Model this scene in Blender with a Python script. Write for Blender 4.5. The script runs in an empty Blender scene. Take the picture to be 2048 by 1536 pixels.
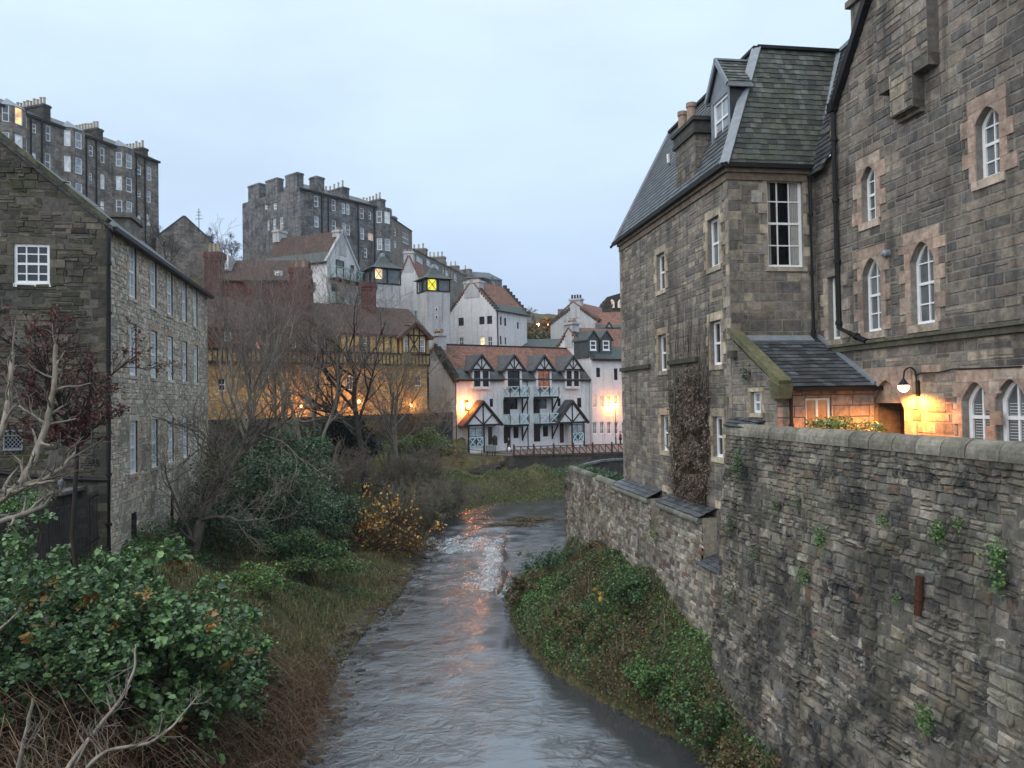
import bpy, math, random, zlib
import numpy as np
from mathutils import Vector, noise as mnoise

# ---------------------------------------------------------------- camera
SC = bpy.context.scene
EYE = 9.8
FPX = 1540.0
PITCH, ROLL = math.radians(1.2), math.radians(0.95)
F0 = np.array([0, math.cos(PITCH), math.sin(PITCH)])
R0 = np.array([1.0, 0, 0]); U0 = np.array([0, -math.sin(PITCH), math.cos(PITCH)])
CR = R0*math.cos(ROLL)-U0*math.sin(ROLL)
CU = U0*math.cos(ROLL)+R0*math.sin(ROLL)
CAM = np.array([0, 0, EYE])
cd = bpy.data.cameras.new('camera'); cam = bpy.data.objects.new('camera', cd)
SC.collection.objects.link(cam); SC.camera = cam
cd.sensor_width = 36; cd.lens = FPX/2048*36; cd.clip_end = 3000; cd.clip_start = 0.1
from mathutils import Matrix
cam.matrix_world = Matrix(((CR[0], CU[0], -F0[0], 0), (CR[1], CU[1], -F0[1], 0), (CR[2], CU[2], -F0[2], EYE), (0, 0, 0, 1)))

def ray(x, y): return F0 + CR*((x-1024)/FPX) + CU*((768-y)/FPX)
def PX(x, y, d): return CAM + d*ray(x, y)          # survey point: pixel and distance -> place
def GX(x, y, z):
    q = ray(x, y); return CAM + q*((z-EYE)/q[2])

# ---------------------------------------------------------------- sky and sun
W = bpy.data.worlds.new('World'); SC.world = W; W.use_nodes = True
nt = W.node_tree; nt.nodes.clear()
def N(t, **k):
    n = nt.nodes.new(t)
    for a, b in k.items(): setattr(n, a, b)
    return n
SUN_EL, SUN_AZ = math.radians(42), math.radians(-132)
out = N('ShaderNodeOutputWorld'); bg = N('ShaderNodeBackground'); bg.inputs[1].default_value = 0.1
sky = N('ShaderNodeTexSky', sky_type='NISHITA', sun_disc=False, sun_elevation=SUN_EL, sun_rotation=SUN_AZ)
sky.air_density = 1.0; sky.dust_density = 1.5
tc = N('ShaderNodeTexCoord'); sep = N('ShaderNodeSeparateXYZ')
nt.links.new(tc.outputs['Generated'], sep.inputs[0])
rampn = N('ShaderNodeValToRGB')
cr = rampn.color_ramp
cr.elements[0].position = 0.0; cr.elements[0].color = (0.44, 0.53, 0.72, 1)
cr.elements[1].position = 1.0; cr.elements[1].color = (0.78, 0.90, 1.0, 1)
e = cr.elements.new(0.14); e.color = (0.49, 0.62, 0.83, 1)
e = cr.elements.new(0.34); e.color = (0.60, 0.75, 0.91, 1)
e = cr.elements.new(0.55); e.color = (0.68, 0.82, 0.94, 1)
nt.links.new(sep.outputs['Z'], rampn.inputs[0])
nz = N('ShaderNodeTexNoise'); nz.inputs['Scale'].default_value = 2.3; nz.inputs['Detail'].default_value = 6
mpn = N('ShaderNodeMapping'); mpn.inputs['Scale'].default_value = (1, 1, 2.6)
nt.links.new(tc.outputs['Generated'], mpn.inputs[0]); nt.links.new(mpn.outputs[0], nz.inputs['Vector'])
mr = N('ShaderNodeMapRange'); mr.inputs[1].default_value = 0.3; mr.inputs[2].default_value = 0.7
mr.inputs[3].default_value = 7.1; mr.inputs[4].default_value = 8.9
nt.links.new(nz.outputs[0], mr.inputs[0])
sc1 = N('ShaderNodeVectorMath', operation='SCALE')
nt.links.new(rampn.outputs[0], sc1.inputs[0]); nt.links.new(mr.outputs[0], sc1.inputs['Scale'])
mx = N('ShaderNodeMix', data_type='RGBA'); mx.inputs[0].default_value = 0.93
nt.links.new(sky.outputs[0], mx.inputs[6]); nt.links.new(sc1.outputs[0], mx.inputs[7])
nt.links.new(mx.outputs[2], bg.inputs[0]); nt.links.new(bg.outputs[0], out.inputs[0])
sd = bpy.data.lights.new('sun', 'SUN'); sd.energy = 1.5; sd.angle = math.radians(90); sd.color = (1, 0.96, 0.9)
so = bpy.data.objects.new('sun', sd); SC.collection.objects.link(so)
so.rotation_euler = (math.radians(48), 0, math.radians(-48))
SC.view_settings.view_transform = 'Standard'; SC.view_settings.look = 'None'
SC.view_settings.exposure = 0.6; SC.view_settings.gamma = 1.0
SC.cycles.use_denoising = True
SC.cycles.max_bounces = 6; SC.cycles.diffuse_bounces = 3; SC.cycles.glossy_bounces = 3
SC.cycles.transmission_bounces = 2; SC.cycles.transparent_max_bounces = 8
SC.cycles.sample_clamp_indirect = 6.0
SC.cycles.caustics_reflective = False; SC.cycles.caustics_refractive = False

# ---------------------------------------------------------------- object helpers
COL = SC.collection
ORG = {}
def tag(o, label=None, cat=None, group=None, kind=None):
    if label: o['label'] = label
    if cat: o['category'] = cat
    if group: o['group'] = group
    if kind: o['kind'] = kind
    return o
def thing(name, label, cat, loc, group=None):
    o = bpy.data.objects.new(name, None); COL.objects.link(o)
    o.empty_display_size = 0.3
    if 'RS' in globals(): RS.seed(zlib.crc32(label.encode()))      # every plant keeps its own growth
    o.location = Vector(loc); ORG[o.name] = np.array(loc, float)
    return tag(o, label, cat, group, 'thing')
def finish(me, name, mat, parent, loc=None):
    o = bpy.data.objects.new(name, me); COL.objects.link(o)
    if mat is not None:
        for m in (mat if isinstance(mat, (list, tuple)) else [mat]): me.materials.append(m)
    if parent is not None:
        o.parent = parent; ORG[o.name] = ORG[parent.name]
    else:
        org = np.array(loc if loc is not None else (0, 0, 0), float)
        o.location = Vector(org); ORG[o.name] = org
    return o

class MB:
    """collects faces in world metres; build() links them as one object"""
    def __init__(s): s.v = []; s.f = []; s.c = []; s.m = []; s.col = False
    def face(s, pts, col=None, mi=0):
        k = len(s.v); s.v.extend([tuple(map(float, p)) for p in pts]); s.f.append(tuple(range(k, k+len(pts))))
        s.c.append(col if col is not None else (0.5, 0.5, 0.5)); s.m.append(mi)
        if col is not None: s.col = True
    def hexa(s, p, col=None, mi=0, skip=()):
        """p: 8 points, 0-3 back ring, 4-7 front ring"""
        k = len(s.v); s.v.extend([tuple(map(float, q)) for q in p])
        for i, f in enumerate(((3, 2, 1, 0), (4, 5, 6, 7), (0, 1, 5, 4), (1, 2, 6, 5), (2, 3, 7, 6), (3, 0, 4, 7))):
            if i in skip: continue
            s.f.append(tuple(k+j for j in f)); s.c.append(col if col is not None else (0.5, 0.5, 0.5)); s.m.append(mi)
        if col is not None: s.col = True
    def bar(s, a, b, w, h=None, up=(0, 0, 1), col=None, mi=0):
        """box beam from a to b, w wide (sideways) and h along up"""
        a = np.array(a, float); b = np.array(b, float); h = h or w
        d = b-a; L = np.linalg.norm(d)
        if L < 1e-6: return
        d /= L; up = np.array(up, float)
        sd_ = np.cross(d, up); n = np.linalg.norm(sd_)
        if n < 1e-4: up = np.array((1.0, 0, 0)); sd_ = np.cross(d, up); n = np.linalg.norm(sd_)
        sd_ /= n; u2 = np.cross(sd_, d)
        q = []
        for p in (a, b):
            for i, j in ((-1, -1), (1, -1), (1, 1), (-1, 1)): q.append(p+sd_*w/2*i+u2*h/2*j)
        s.hexa(q, col, mi)
    def tube(s, pts, rad, n=6, col=None, mi=0, cap=True):
        pts = [np.array(p, float) for p in pts]
        if not hasattr(rad, '__len__'): rad = [rad]*len(pts)
        k = len(s.v)
        for i, p in enumerate(pts):
            d = pts[min(i+1, len(pts)-1)]-pts[max(i-1, 0)]; d = d/(np.linalg.norm(d)+1e-9)
            a = np.cross(d, (0, 0, 1.0))
            if np.linalg.norm(a) < 1e-3: a = np.cross(d, (1.0, 0, 0))
            a /= np.linalg.norm(a); b = np.cross(d, a)
            for j in range(n):
                t = 2*math.pi*j/n; s.v.append(tuple(p+rad[i]*(a*math.cos(t)+b*math.sin(t))))
        c = col if col is not None else (0.5, 0.5, 0.5)
        if col is not None: s.col = True
        for i in range(len(pts)-1):
            for j in range(n):
                s.f.append((k+i*n+j, k+i*n+(j+1) % n, k+(i+1)*n+(j+1) % n, k+(i+1)*n+j)); s.c.append(c); s.m.append(mi)
        if cap:
            s.f.append(tuple(k+j for j in reversed(range(n)))); s.c.append(c); s.m.append(mi)
            m = k+(len(pts)-1)*n; s.f.append(tuple(m+j for j in range(n))); s.c.append(c); s.m.append(mi)
    def build(s, name, mat, parent=None, loc=None, uv=True, smooth=False):
        if parent is None and loc is None and s.v:
            a = np.array(s.v); loc = (a[:, 0].mean(), a[:, 1].mean(), a[:, 2].min())
        org = ORG[parent.name] if parent is not None else np.array(loc, float)
        me = bpy.data.meshes.new(name)
        V = np.array(s.v, float) if s.v else np.zeros((0, 3))
        me.from_pydata((V-org).tolist(), [], s.f)
        if uv and s.f:
            ul = me.uv_layers.new(name='UVMap'); arr = np.zeros((len(me.loops), 2)); k = 0
            for f in s.f:
                P = V[list(f)]
                n = np.cross(P[1]-P[0], P[2]-P[0]); 
                if len(f) > 3 and np.linalg.norm(n) < 1e-9: n = np.cross(P[2]-P[0], P[3]-P[0])
                l = np.linalg.norm(n); n = n/l if l > 1e-12 else np.array((0, 0, 1.0))
                if abs(n[2]) > 0.985: t = np.array((1.0, 0, 0)); b = np.array((0, 1.0, 0))
                else:
                    t = np.array((-n[1], n[0], 0)); t /= np.linalg.norm(t); b = np.cross(n, t)
                    if b[2] < 0: b = -b
                    if abs(t[0])+abs(t[1]) and (t[0] < -1e-6 or (abs(t[0]) < 1e-6 and t[1] < 0)): t = -t
                arr[k:k+len(f), 0] = P@t; arr[k:k+len(f), 1] = P@b; k += len(f)
            ul.data.foreach_set('uv', arr.ravel())
        if s.col:
            ca = me.color_attributes.new('Col', 'FLOAT_COLOR', 'CORNER'); arr = np.ones((len(me.loops), 4)); k = 0
            for f, c in zip(s.f, s.c): arr[k:k+len(f), :3] = c; k += len(f)
            ca.data.foreach_set('color', arr.ravel())
        if len(set(s.m)) > 1: me.polygons.foreach_set('material_index', s.m)
        if smooth: me.polygons.foreach_set('use_smooth', [True]*len(s.f))
        me.update()
        return finish(me, name, mat, parent, org)

def np_obj(name, V, F, mat, col=None, parent=None, loc=None, smooth=False):
    """fast build from arrays; V world coords, F (n,k) ints, col per vertex"""
    V = np.asarray(V, np.float64); F = np.asarray(F, np.int32)
    if loc is None: loc = (V[:, 0].mean(), V[:, 1].mean(), V[:, 2].min())
    org = ORG[parent.name] if parent is not None else np.array(loc, float)
    me = bpy.data.meshes.new(name); k = F.shape[1]
    me.vertices.add(len(V)); me.vertices.foreach_set('co', (V-org).astype(np.float32).ravel())
    me.loops.add(F.size); me.loops.foreach_set('vertex_index', F.ravel())
    me.polygons.add(len(F)); me.polygons.foreach_set('loop_start', np.arange(0, F.size, k, dtype=np.int32))
    try: me.polygons.foreach_set('loop_total', np.full(len(F), k, np.int32))
    except Exception: pass
    me.update(calc_edges=True)
    if col is not None:
        ca = me.color_attributes.new('Col', 'FLOAT_COLOR', 'POINT')
        a = np.ones((len(V), 4)); a[:, :3] = col; ca.data.foreach_set('color', a.ravel())
    if smooth: me.polygons.foreach_set('use_smooth', [True]*len(F))
    return finish(me, name, mat, parent, org)

GAIN = 1.0; VAR = .16
class Pl:
    """a vertical wall plane: s along it, z up, off outwards (towards the viewer's side)"""
    def __init__(s, x, y, az, out=None, bat=0.0, zt=0.0):
        a = math.radians(az); s.O = np.array((x, y, 0.0)); s.t = np.array((math.sin(a), math.cos(a), 0)); s.az = az
        n = np.array((s.t[1], -s.t[0], 0))
        ref = np.array(out, float) if out is not None else (CAM-s.O)
        if n@np.array((ref[0], ref[1], 0)) < 0: n = -n
        s.n = n; s.bat = bat; s.zt = zt
    def P(s, a, z, off=0.0): return s.O+s.t*a+np.array((0, 0, z))+s.n*(off+s.bat*(s.zt-z))
    def px(s, x, y):
        q = ray(x, y); den = q@s.n; k = ((s.O-CAM)@s.n)/den; p = CAM+q*k
        return float((p-s.O)@s.t), float(p[2])
    def rect(s, x0, y0, x1, y1):
        xm, ym = (x0+x1)/2, (y0+y1)/2
        a, b = s.px(x0, ym)[0], s.px(x1, ym)[0]
        return (min(a, b), max(a, b), s.px(xm, y1)[1], s.px(xm, y0)[1])
    def box(s, mb, a0, a1, z0, z1, o0, o1, col=None, mi=0, skip=()):
        mb.hexa([s.P(a0, z0, o0), s.P(a1, z0, o0), s.P(a1, z1, o0), s.P(a0, z1, o0),
                 s.P(a0, z0, o1), s.P(a1, z0, o1), s.P(a1, z1, o1), s.P(a0, z1, o1)], col, mi, skip)

def ev(chain, s, side):
    """height of a chain of (s,z) at s; side +1 looks just right of s"""
    c = chain
    if s <= c[0][0] and side < 0 or s < c[0][0]: return c[0][1]
    for (a, za), (b, zb) in zip(c, c[1:]):
        if b-a < 1e-9: continue
        if (side > 0 and a <= s < b) or (side < 0 and a < s <= b): return za+(zb-za)*(s-a)/(b-a)
    return c[-1][1]

def arch_pts(s0, s1, z1, ah, n=5):
    """pointed (four-centred) arch from springing (s0) over the apex to s1"""
    m = (s0+s1)/2; w = (s1-s0)/2; L = []
    for i in range(n+1):
        t = i/n; L.append((s0+w*t, z1-ah+ah*(1-(1-t)**1.7)))
    return L+[(2*m-a, z) for a, z in reversed(L[:-1])]

def wall_faces(mb, pl, top, bot, ops, depth=0.16, col=None, off=0.0, mi=0, rmi=None):
    """ops: (s0,s1,z0,z1,arch_height)"""
    ops = [tuple(o)+(0,)*(5-len(o)) for o in ops]
    br = sorted(set([a for a, _ in top]+[a for a, _ in bot]+[o[0] for o in ops]+[o[1] for o in ops]))
    lo, hi = max(top[0][0], bot[0][0]), min(top[-1][0], bot[-1][0])
    br = [b for b in br if lo-1e-6 <= b <= hi+1e-6]
    for a, b in zip(br, br[1:]):
        if b-a < 1e-5: continue
        ta, tb, ba, bb = ev(top, a, 1), ev(top, b, -1), ev(bot, a, 1), ev(bot, b, -1); m = (a+b)/2
        for o in sorted([o for o in ops if o[0] <= m <= o[1]], key=lambda o: o[2]):
            if o[2] > max(ba, bb): mb.face([pl.P(a, ba, off), pl.P(b, bb, off), pl.P(b, o[2], off), pl.P(a, o[2], off)], col, mi)
            ba = bb = o[3]
        if ta > ba+1e-4 or tb > bb+1e-4: mb.face([pl.P(a, ba, off), pl.P(b, bb, off), pl.P(b, tb, off), pl.P(a, ta, off)], col, mi)
    for s0, s1, z0, z1, ah in ops:
        ring = [(s0, z0), (s0, z1-ah)] + (arch_pts(s0, s1, z1, ah)[1:-1] if ah else []) + [(s1, z1-ah), (s1, z0)]
        for (a, za), (b, zb) in zip(ring, ring[1:]+ring[:1]):
            mb.face([pl.P(a, za, off), pl.P(b, zb, off), pl.P(b, zb, off-depth), pl.P(a, za, off-depth)], col, mi if rmi is None else rmi)
        if ah:
            A = arch_pts(s0, s1, z1, ah); h = len(A)//2
            for (a, za), (b, zb) in zip(A[:h], A[1:h+1]): mb.face([pl.P(s0, z1, off), pl.P(a, za, off), pl.P(b, zb, off)], col, mi)
            for (a, za), (b, zb) in zip(A[h:], A[h+1:]): mb.face([pl.P(s1, z1, off), pl.P(a, za, off), pl.P(b, zb, off)], col, mi)

def window(parent, pl, o, nx=2, ny=2, fm=None, gm=None, rec=0.11, fw=0.07, bar=0.03, sash=True, sill=None, name='window', off=0.0):
    """a framed window in the opening o of plane pl: frame object with its pane as sub-part"""
    s0, s1, z0, z1, ah = tuple(o)+(0,)*(5-len(o))
    mb = MB(); r0 = off-rec-0.06; r1 = off-rec
    ring = [(s0, z0), (s0, z1-ah)] + (arch_pts(s0, s1, z1, ah)[1:-1] if ah else []) + [(s1, z1-ah), (s1, z0)]
    cs, cz = (s0+s1)/2, (z0+z1)/2
    def ins(p): 
        return (cs+(p[0]-cs)*max(0, 1-2*fw/(s1-s0)), cz+(p[1]-cz)*max(0, 1-2*fw/(z1-z0)))
    for a, b in zip(ring, ring[1:]+ring[:1]):
        ia, ib = ins(a), ins(b)
        mb.face([pl.P(*a, r1), pl.P(*b, r1), pl.P(*ib, r1), pl.P(*ia, r1)])
        mb.face([pl.P(*ia, r1), pl.P(*ib, r1), pl.P(*ib, r0), pl.P(*ia, r0)])
    if sash:
        zm = z0+(z1-z0)*0.5; pl.box(mb, s0+fw*.5, s1-fw*.5, zm-fw*.4, zm+fw*.4, r0-.02, r1-.006)
    for i in range(1, nx):
        x = s0+(s1-s0)*i/nx; zt_ = z1-fw*.4 if not ah or abs(x-cs) < .1 else z1-ah
        pl.box(mb, x-bar/2, x+bar/2, z0+fw*.5, zt_, r0, r1-.012)
    for j in range(1, ny):
        z = z0+(z1-z0)*j/ny
        if sash and abs(z-(z0+z1)/2) < .02: continue
        pl.box(mb, s0+fw*.5, s1-fw*.5, z-bar/2, z+bar/2, r0, r1-.015)
    if sill: pl.box(mb, s0-.03, s1+.03, z0-sill, z0+.01, r0, r1+.05)
    fo = mb.build(name, fm or M['white_paint'], parent, uv=False)
    g = MB(); g.face([pl.P(a, z, r0+.012) for a, z in (ins(p) for p in ring)])
    g.build('pane', gm or M['glass'], fo, uv=False)
    return fo

def clip_excl(rects, ex):
    for e0, e1, f0, f1 in ex:
        nr = []
        for a, b, c, d in rects:
            if e1 <= a or e0 >= b or f1 <= c or f0 >= d: nr.append((a, b, c, d)); continue
            if a < e0: nr.append((a, e0, c, d))
            if b > e1: nr.append((e1, b, c, d))
            m0, m1 = max(a, e0), min(b, e1)
            if c < f0: nr.append((m0, m1, c, f0))
            if d > f1: nr.append((m0, m1, f1, d))
        rects = nr
    return rects

def stones(mb, pl, s0, s1, z0, z1, pal, rng, ch=(.18, .3), ln=(.25, .6), ex=(), top=None, bot=None, joint=.008, prot=(.006, .03), jit=.008, snk=.2, off=0.0, wob=0.0):
    """coursed rubble: every stone its own bevelled block with its own colour"""
    z = z0; course = 0
    while z < z1-.02:
        h = rng.uniform(*ch); h = min(h, z1-z)
        if z1-(z+h) < ch[0]*.5: h = z1-z
        s = s0-rng.uniform(0, ln[0])
        while s < s1:
            w = rng.uniform(*ln)*(1.25 if rng.random() < .15 else 1); a, b = max(s, s0), min(s+w, s1); s += w
            if b-a < .03: continue
            if rng.random() < snk and h > .14: k = z+h*rng.uniform(.38, .62); rr = [(a, b, z, k), (a, b, k, z+h)]
            else: rr = [(a, b, z, z+h)]
            for a_, b_, c_, d_ in clip_excl(rr, ex):
                if b_-a_ < .04 or d_-c_ < .03: continue
                ta = tb = d_
                ba = bb = c_
                if top: ta, tb = min(d_, ev(top, a_, 1)), min(d_, ev(top, b_, -1))
                if bot: ba, bb = max(c_, ev(bot, a_, 1)), max(c_, ev(bot, b_, -1))
                if ta-ba < .03 and tb-bb < .03: continue
                ta, tb = max(ta, ba+.004), max(tb, bb+.004)
                j = lambda: rng.uniform(-jit, jit)
                p = rng.uniform(*prot); iv = min(.014+p*.4, (b_-a_)*.25, (d_-c_)*.25)
                O = [(a_+joint/2+j(), ba+joint/2+j()), (b_-joint/2+j(), bb+joint/2+j()), (b_-joint/2+j(), tb-joint/2+j()), (a_+joint/2+j(), ta-joint/2+j())]
                cx = sum(q[0] for q in O)/4; cz = sum(q[1] for q in O)/4
                kx = 1-2*iv/max(b_-a_, .05); kz = 1-2*iv/max(d_-c_, .05)
                I = [(cx+(q[0]-cx)*kx+j()*.7, cz+(q[1]-cz)*kz+j()*.7) for q in O]
                c = pal[rng.randrange(len(pal))]; f = rng.uniform(1-VAR, 1+VAR)*GAIN; c = tuple(x*f*rng.uniform(.97, 1.03) for x in c)
                wv = wob*mnoise.noise(Vector((cx*.7, cz*.9, 3.1))) if wob else 0.0
                tl = [rng.uniform(-.25, .25)*p for _ in range(4)]
                B = [pl.P(*q, off-.02) for q in O]; T = [pl.P(*q, off+p+t+wv) for q, t in zip(I, tl)]
                mb.hexa(B+T, c, skip=(0,))
        z += h; course += 1

def surround(mb, pl, o, rng, pal, jw=(.16, .32), lint=.3, sill=.18, off=.0, p=.03, bh=.32, lx=.12, sides=True):
    """dressed margin: lintel, sill and alternating jamb blocks; returns rects to keep rubble out of"""
    s0, s1, z0, z1, ah = tuple(o)+(0,)*(5-len(o)); ex = []
    if isinstance(mb, list): mb.append(MB()); mb = mb[-1]      # every window's margin its own part
    def C():
        f = rng.uniform(.82, 1.15)*GAIN; return tuple(x*f for x in pal[rng.randrange(len(pal))])
    def blk(a, b, c, d, pp=p): pl.box(mb, a+.004, b-.004, c+.004, d-.004, off-.03, off+pp+rng.uniform(0, .008), C(), skip=(0,)); ex.append((a, b, c, d))
    if lint: blk(s0-lx, s1+lx, z1, z1+lint)
    if sill: blk(s0-lx*.6, s1+lx*.6, z0-sill, z0, p+.02)
    if ah:
        A = arch_pts(s0, s1, z1, ah); h = len(A)//2; c = C()
        for (a, za), (b, zb) in zip(A[:h], A[1:h+1]): mb.face([pl.P(s0-.001, z1+.004, off+p), pl.P(a, za, off+p), pl.P(b, zb, off+p)], c)
        for (a, za), (b, zb) in zip(A[h:], A[h+1:]): mb.face([pl.P(s1+.001, z1+.004, off+p), pl.P(a, za, off+p), pl.P(b, zb, off+p)], c)
        for (a, za), (b, zb) in zip(A, A[1:]): mb.face([pl.P(a, za, off+p), pl.P(b, zb, off+p), pl.P(b, zb, off-.02), pl.P(a, za, off-.02)], c)
    if sides:
        for sd_ in (-1, 1):
            z = z0; k = rng.random() < .5
            while z < z1-.01:
                h = min(bh*rng.uniform(.85, 1.2), z1-z)
                if z1-z-h < .1: h = z1-z
                w = jw[1] if k else jw[0]; w *= rng.uniform(.9, 1.1); k = not k
                if sd_ < 0: blk(s0-w, s0, z, z+h)
                else: blk(s1, s1+w, z, z+h)
                z += h
    return ex

def slates(mb, bl, br, tr, tl, rng, pal, w=.26, e=.19, th=.014, lift=.03):
    """a slated slope: rows of single slates, each with its own tone"""
    bl, br, tr, tl = [np.array(p, float) for p in (bl, br, tr, tl)]
    up = ((tl-bl)+(tr-br))/2; H = np.linalg.norm(up); rows = max(1, int(H/e))
    n = np.cross(br-bl, up); n /= np.linalg.norm(n)
    if n[2] < 0 or (abs(n[2]) < .05 and n@(CAM-bl) < 0): n = -n
    mb.face([bl, br, tr, tl], tuple(x*.5 for x in pal[0]))
    for r in range(rows):
        t0, t1 = r/rows, min(1, (r+1.35)/rows)
        L0, R_0 = bl+(tl-bl)*t0, br+(tr-br)*t0; L1, R_1 = bl+(tl-bl)*t1, br+(tr-br)*t1
        wid = np.linalg.norm(R_0-L0)
        if wid < .05: continue
        d0 = (R_0-L0)/wid; wd1 = np.linalg.norm(R_1-L1)
        s = -rng.uniform(0, w); ww = w*(1-.25*t0)
        a_off = (L1-L0)@d0; b_off = a_off+wd1
        while s < wid:
            q = ww*rng.uniform(.75, 1.25); a, b = max(s, 0), min(s+q-.008, wid); s += q
            if b-a < .03: continue
            ua, ub = max(a, a_off), min(b, b_off)
            if ub-ua < .005: continue
            dz = rng.uniform(-.015, .012); dz2 = dz+rng.uniform(-.008, .008)
            upv = up/H
            p0 = L0+d0*a+upv*dz+n*(lift+rng.uniform(0, .006)); p1 = L0+d0*b+upv*dz2+n*(lift+rng.uniform(0, .006))
            base = L1-d0*a_off
            p2 = base+d0*ub+n*.004; p3 = base+d0*ua+n*.004
            c = pal[rng.randrange(len(pal))]; f = rng.uniform(.55, 1.45); c = tuple(x*f for x in c)
            mb.face([p0, p1, p2, p3], c)
            mb.face([p0-n*th*1.5, p1-n*th*1.5, p1, p0], tuple(x*.35 for x in c))
# ---------------------------------------------------------------- materials
M = {}
def mat(name):
    m = bpy.data.materials.new(name); m.use_nodes = True; t = m.node_tree
    b = t.nodes['Principled BSDF']; M[name] = m
    return m, t, b
def nd(t, ty, **k):
    n = t.nodes.new(ty)
    for a, v in k.items():
        if isinstance(a, str) and a.startswith('i_'): n.inputs[a[2:].replace('_', ' ')].default_value = v
        else: setattr(n, a, v)
    return n
def lk(t, a, b): t.links.new(a, b)
def ncoord(t, scale=(1, 1, 1), out='Object'):
    tc = nd(t, 'ShaderNodeTexCoord'); mp = nd(t, 'ShaderNodeMapping'); mp.inputs['Scale'].default_value = scale
    lk(t, tc.outputs[out], mp.inputs[0]); return mp.outputs[0]
def nnoise(t, vec, scale, detail=4, rough=.55, dist=0.0):
    n = nd(t, 'ShaderNodeTexNoise'); n.inputs['Scale'].default_value = scale; n.inputs['Detail'].default_value = detail
    n.inputs['Roughness'].default_value = rough; n.inputs['Distortion'].default_value = dist
    if vec is not None: lk(t, vec, n.inputs['Vector'])
    return n.outputs[0]
def mrange(t, v, a, b, c, d):
    n = nd(t, 'ShaderNodeMapRange')
    for i, x in enumerate((a, b, c, d)): n.inputs[i+1].default_value = x
    lk(t, v, n.inputs[0]); return n.outputs[0]
def mixc(t, fac, a, b, bt='MIX'):
    n = nd(t, 'ShaderNodeMix', data_type='RGBA', blend_type=bt)
    for k, s in ((0, fac), (6, a), (7, b)):
        if isinstance(s, (int, float)): n.inputs[k].default_value = s
        elif isinstance(s, tuple): n.inputs[k].default_value = s+(1,) if len(s) == 3 else s
        else: lk(t, s, n.inputs[k])
    return n.outputs[2]
def mulv(t, a, b):
    n = nd(t, 'ShaderNodeMath', operation='MULTIPLY')
    for k, s in enumerate((a, b)):
        if isinstance(s, (int, float)): n.inputs[k].default_value = s
        else: lk(t, s, n.inputs[k])
    return n.outputs[0]
def bump(t, b, h, strength=.5, dist=.02, prev=None):
    n = nd(t, 'ShaderNodeBump'); n.inputs['Strength'].default_value = strength; n.inputs['Distance'].default_value = dist
    lk(t, h, n.inputs['Height'])
    if prev is not None: lk(t, prev, n.inputs['Normal'])
    lk(t, n.outputs[0], b.inputs['Normal']); return n.outputs[0]
def scalec(t, col, val):
    n = nd(t, 'ShaderNodeVectorMath', operation='SCALE'); lk(t, col, n.inputs[0])
    if isinstance(val, (int, float)): n.inputs['Scale'].default_value = val
    else: lk(t, val, n.inputs['Scale'])
    return n.outputs[0]
def weather(t, col, obj, soot, moss, mosscol=(.06, .075, .025), streak=.0, sootcol=(.025, .025, .027)):
    if soot:
        f = mrange(t, nnoise(t, obj, .55, 6, .62), .46, .66, 0, soot); col = mixc(t, f, col, sootcol)
    if streak:
        v = ncoord(t, (2.2, 2.2, .16)); f = mrange(t, nnoise(t, v, 1.3, 5, .6), .5, .68, 0, streak); col = mixc(t, f, col, tuple(x*.9 for x in sootcol))
    if moss:
        f = mrange(t, nnoise(t, obj, .8, 6, .66, .4), .5, .68, 0, moss); col = mixc(t, f, col, mosscol)
    return col
def stone_mat(name, soot=.5, moss=.0, mosscol=(.06, .075, .025), streak=.2, bstr=.55, spec=.25, rough=.9, smear=0, blotch=0):
    m, t, b = mat(name); obj = ncoord(t)
    a = nd(t, 'ShaderNodeAttribute', attribute_name='Col')
    n1 = nnoise(t, obj, 5.5, 8, .65); n2 = nnoise(t, obj, 38, 5, .6)
    c = scalec(t, a.outputs['Color'], mrange(t, n1, .3, .7, .6, 1.4))
    c = scalec(t, c, mrange(t, n2, .3, .7, .82, 1.18))
    if smear: c = mixc(t, mrange(t, nnoise(t, obj, 1.1, 7, .7), .42, .6, 0, smear), c, scalec(t, mixc(t, mrange(t, n2, .35, .65, 0, 1), (.115, .108, .08), (.2, .185, .145)), mrange(t, n1, .3, .7, .6, 1.3)))
    if blotch:
        c = mixc(t, mrange(t, nnoise(t, ncoord(t, (1, 1, .75)), 1.3, 8, .74, .6), .5, .58, 0, .55), c, (.3, .25, .185))
        c = mixc(t, mrange(t, nnoise(t, ncoord(t, (1.1, .9, 1)), 1.9, 8, .72, .3), .51, .59, 0, blotch), c, (.028, .028, .032))
    c = weather(t, c, obj, soot, moss, mosscol, streak)
    lk(t, c, b.inputs['Base Color']); b.inputs['Roughness'].default_value = rough; b.inputs['Specular IOR Level'].default_value = spec
    p = bump(t, b, n1, bstr, .05); bump(t, b, n2, bstr*.8, .012, p)
    return m
stone_mat('house_stone', soot=.55, moss=.08, streak=.5, blotch=.0)
stone_mat('wing_stone', soot=.5, moss=.4, streak=.45)
stone_mat('dressed_stone', soot=.35, moss=.15, streak=.25, bstr=.35)
stone_mat('wall_stone', soot=.85, moss=.55, mosscol=(.085, .085, .045), streak=.45, bstr=.95, spec=.35, rough=.75, smear=.8, blotch=.9)
stone_mat('river_wall_stone', soot=.5, moss=.45, mosscol=(.06, .07, .03), streak=.35, bstr=.7)
stone_mat('left_stone', soot=.22, moss=.05, streak=.22)
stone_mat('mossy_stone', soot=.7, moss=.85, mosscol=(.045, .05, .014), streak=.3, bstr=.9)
stone_mat('coping_stone', soot=.4, moss=.6, mosscol=(.09, .1, .05), streak=.0, bstr=.9)
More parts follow.
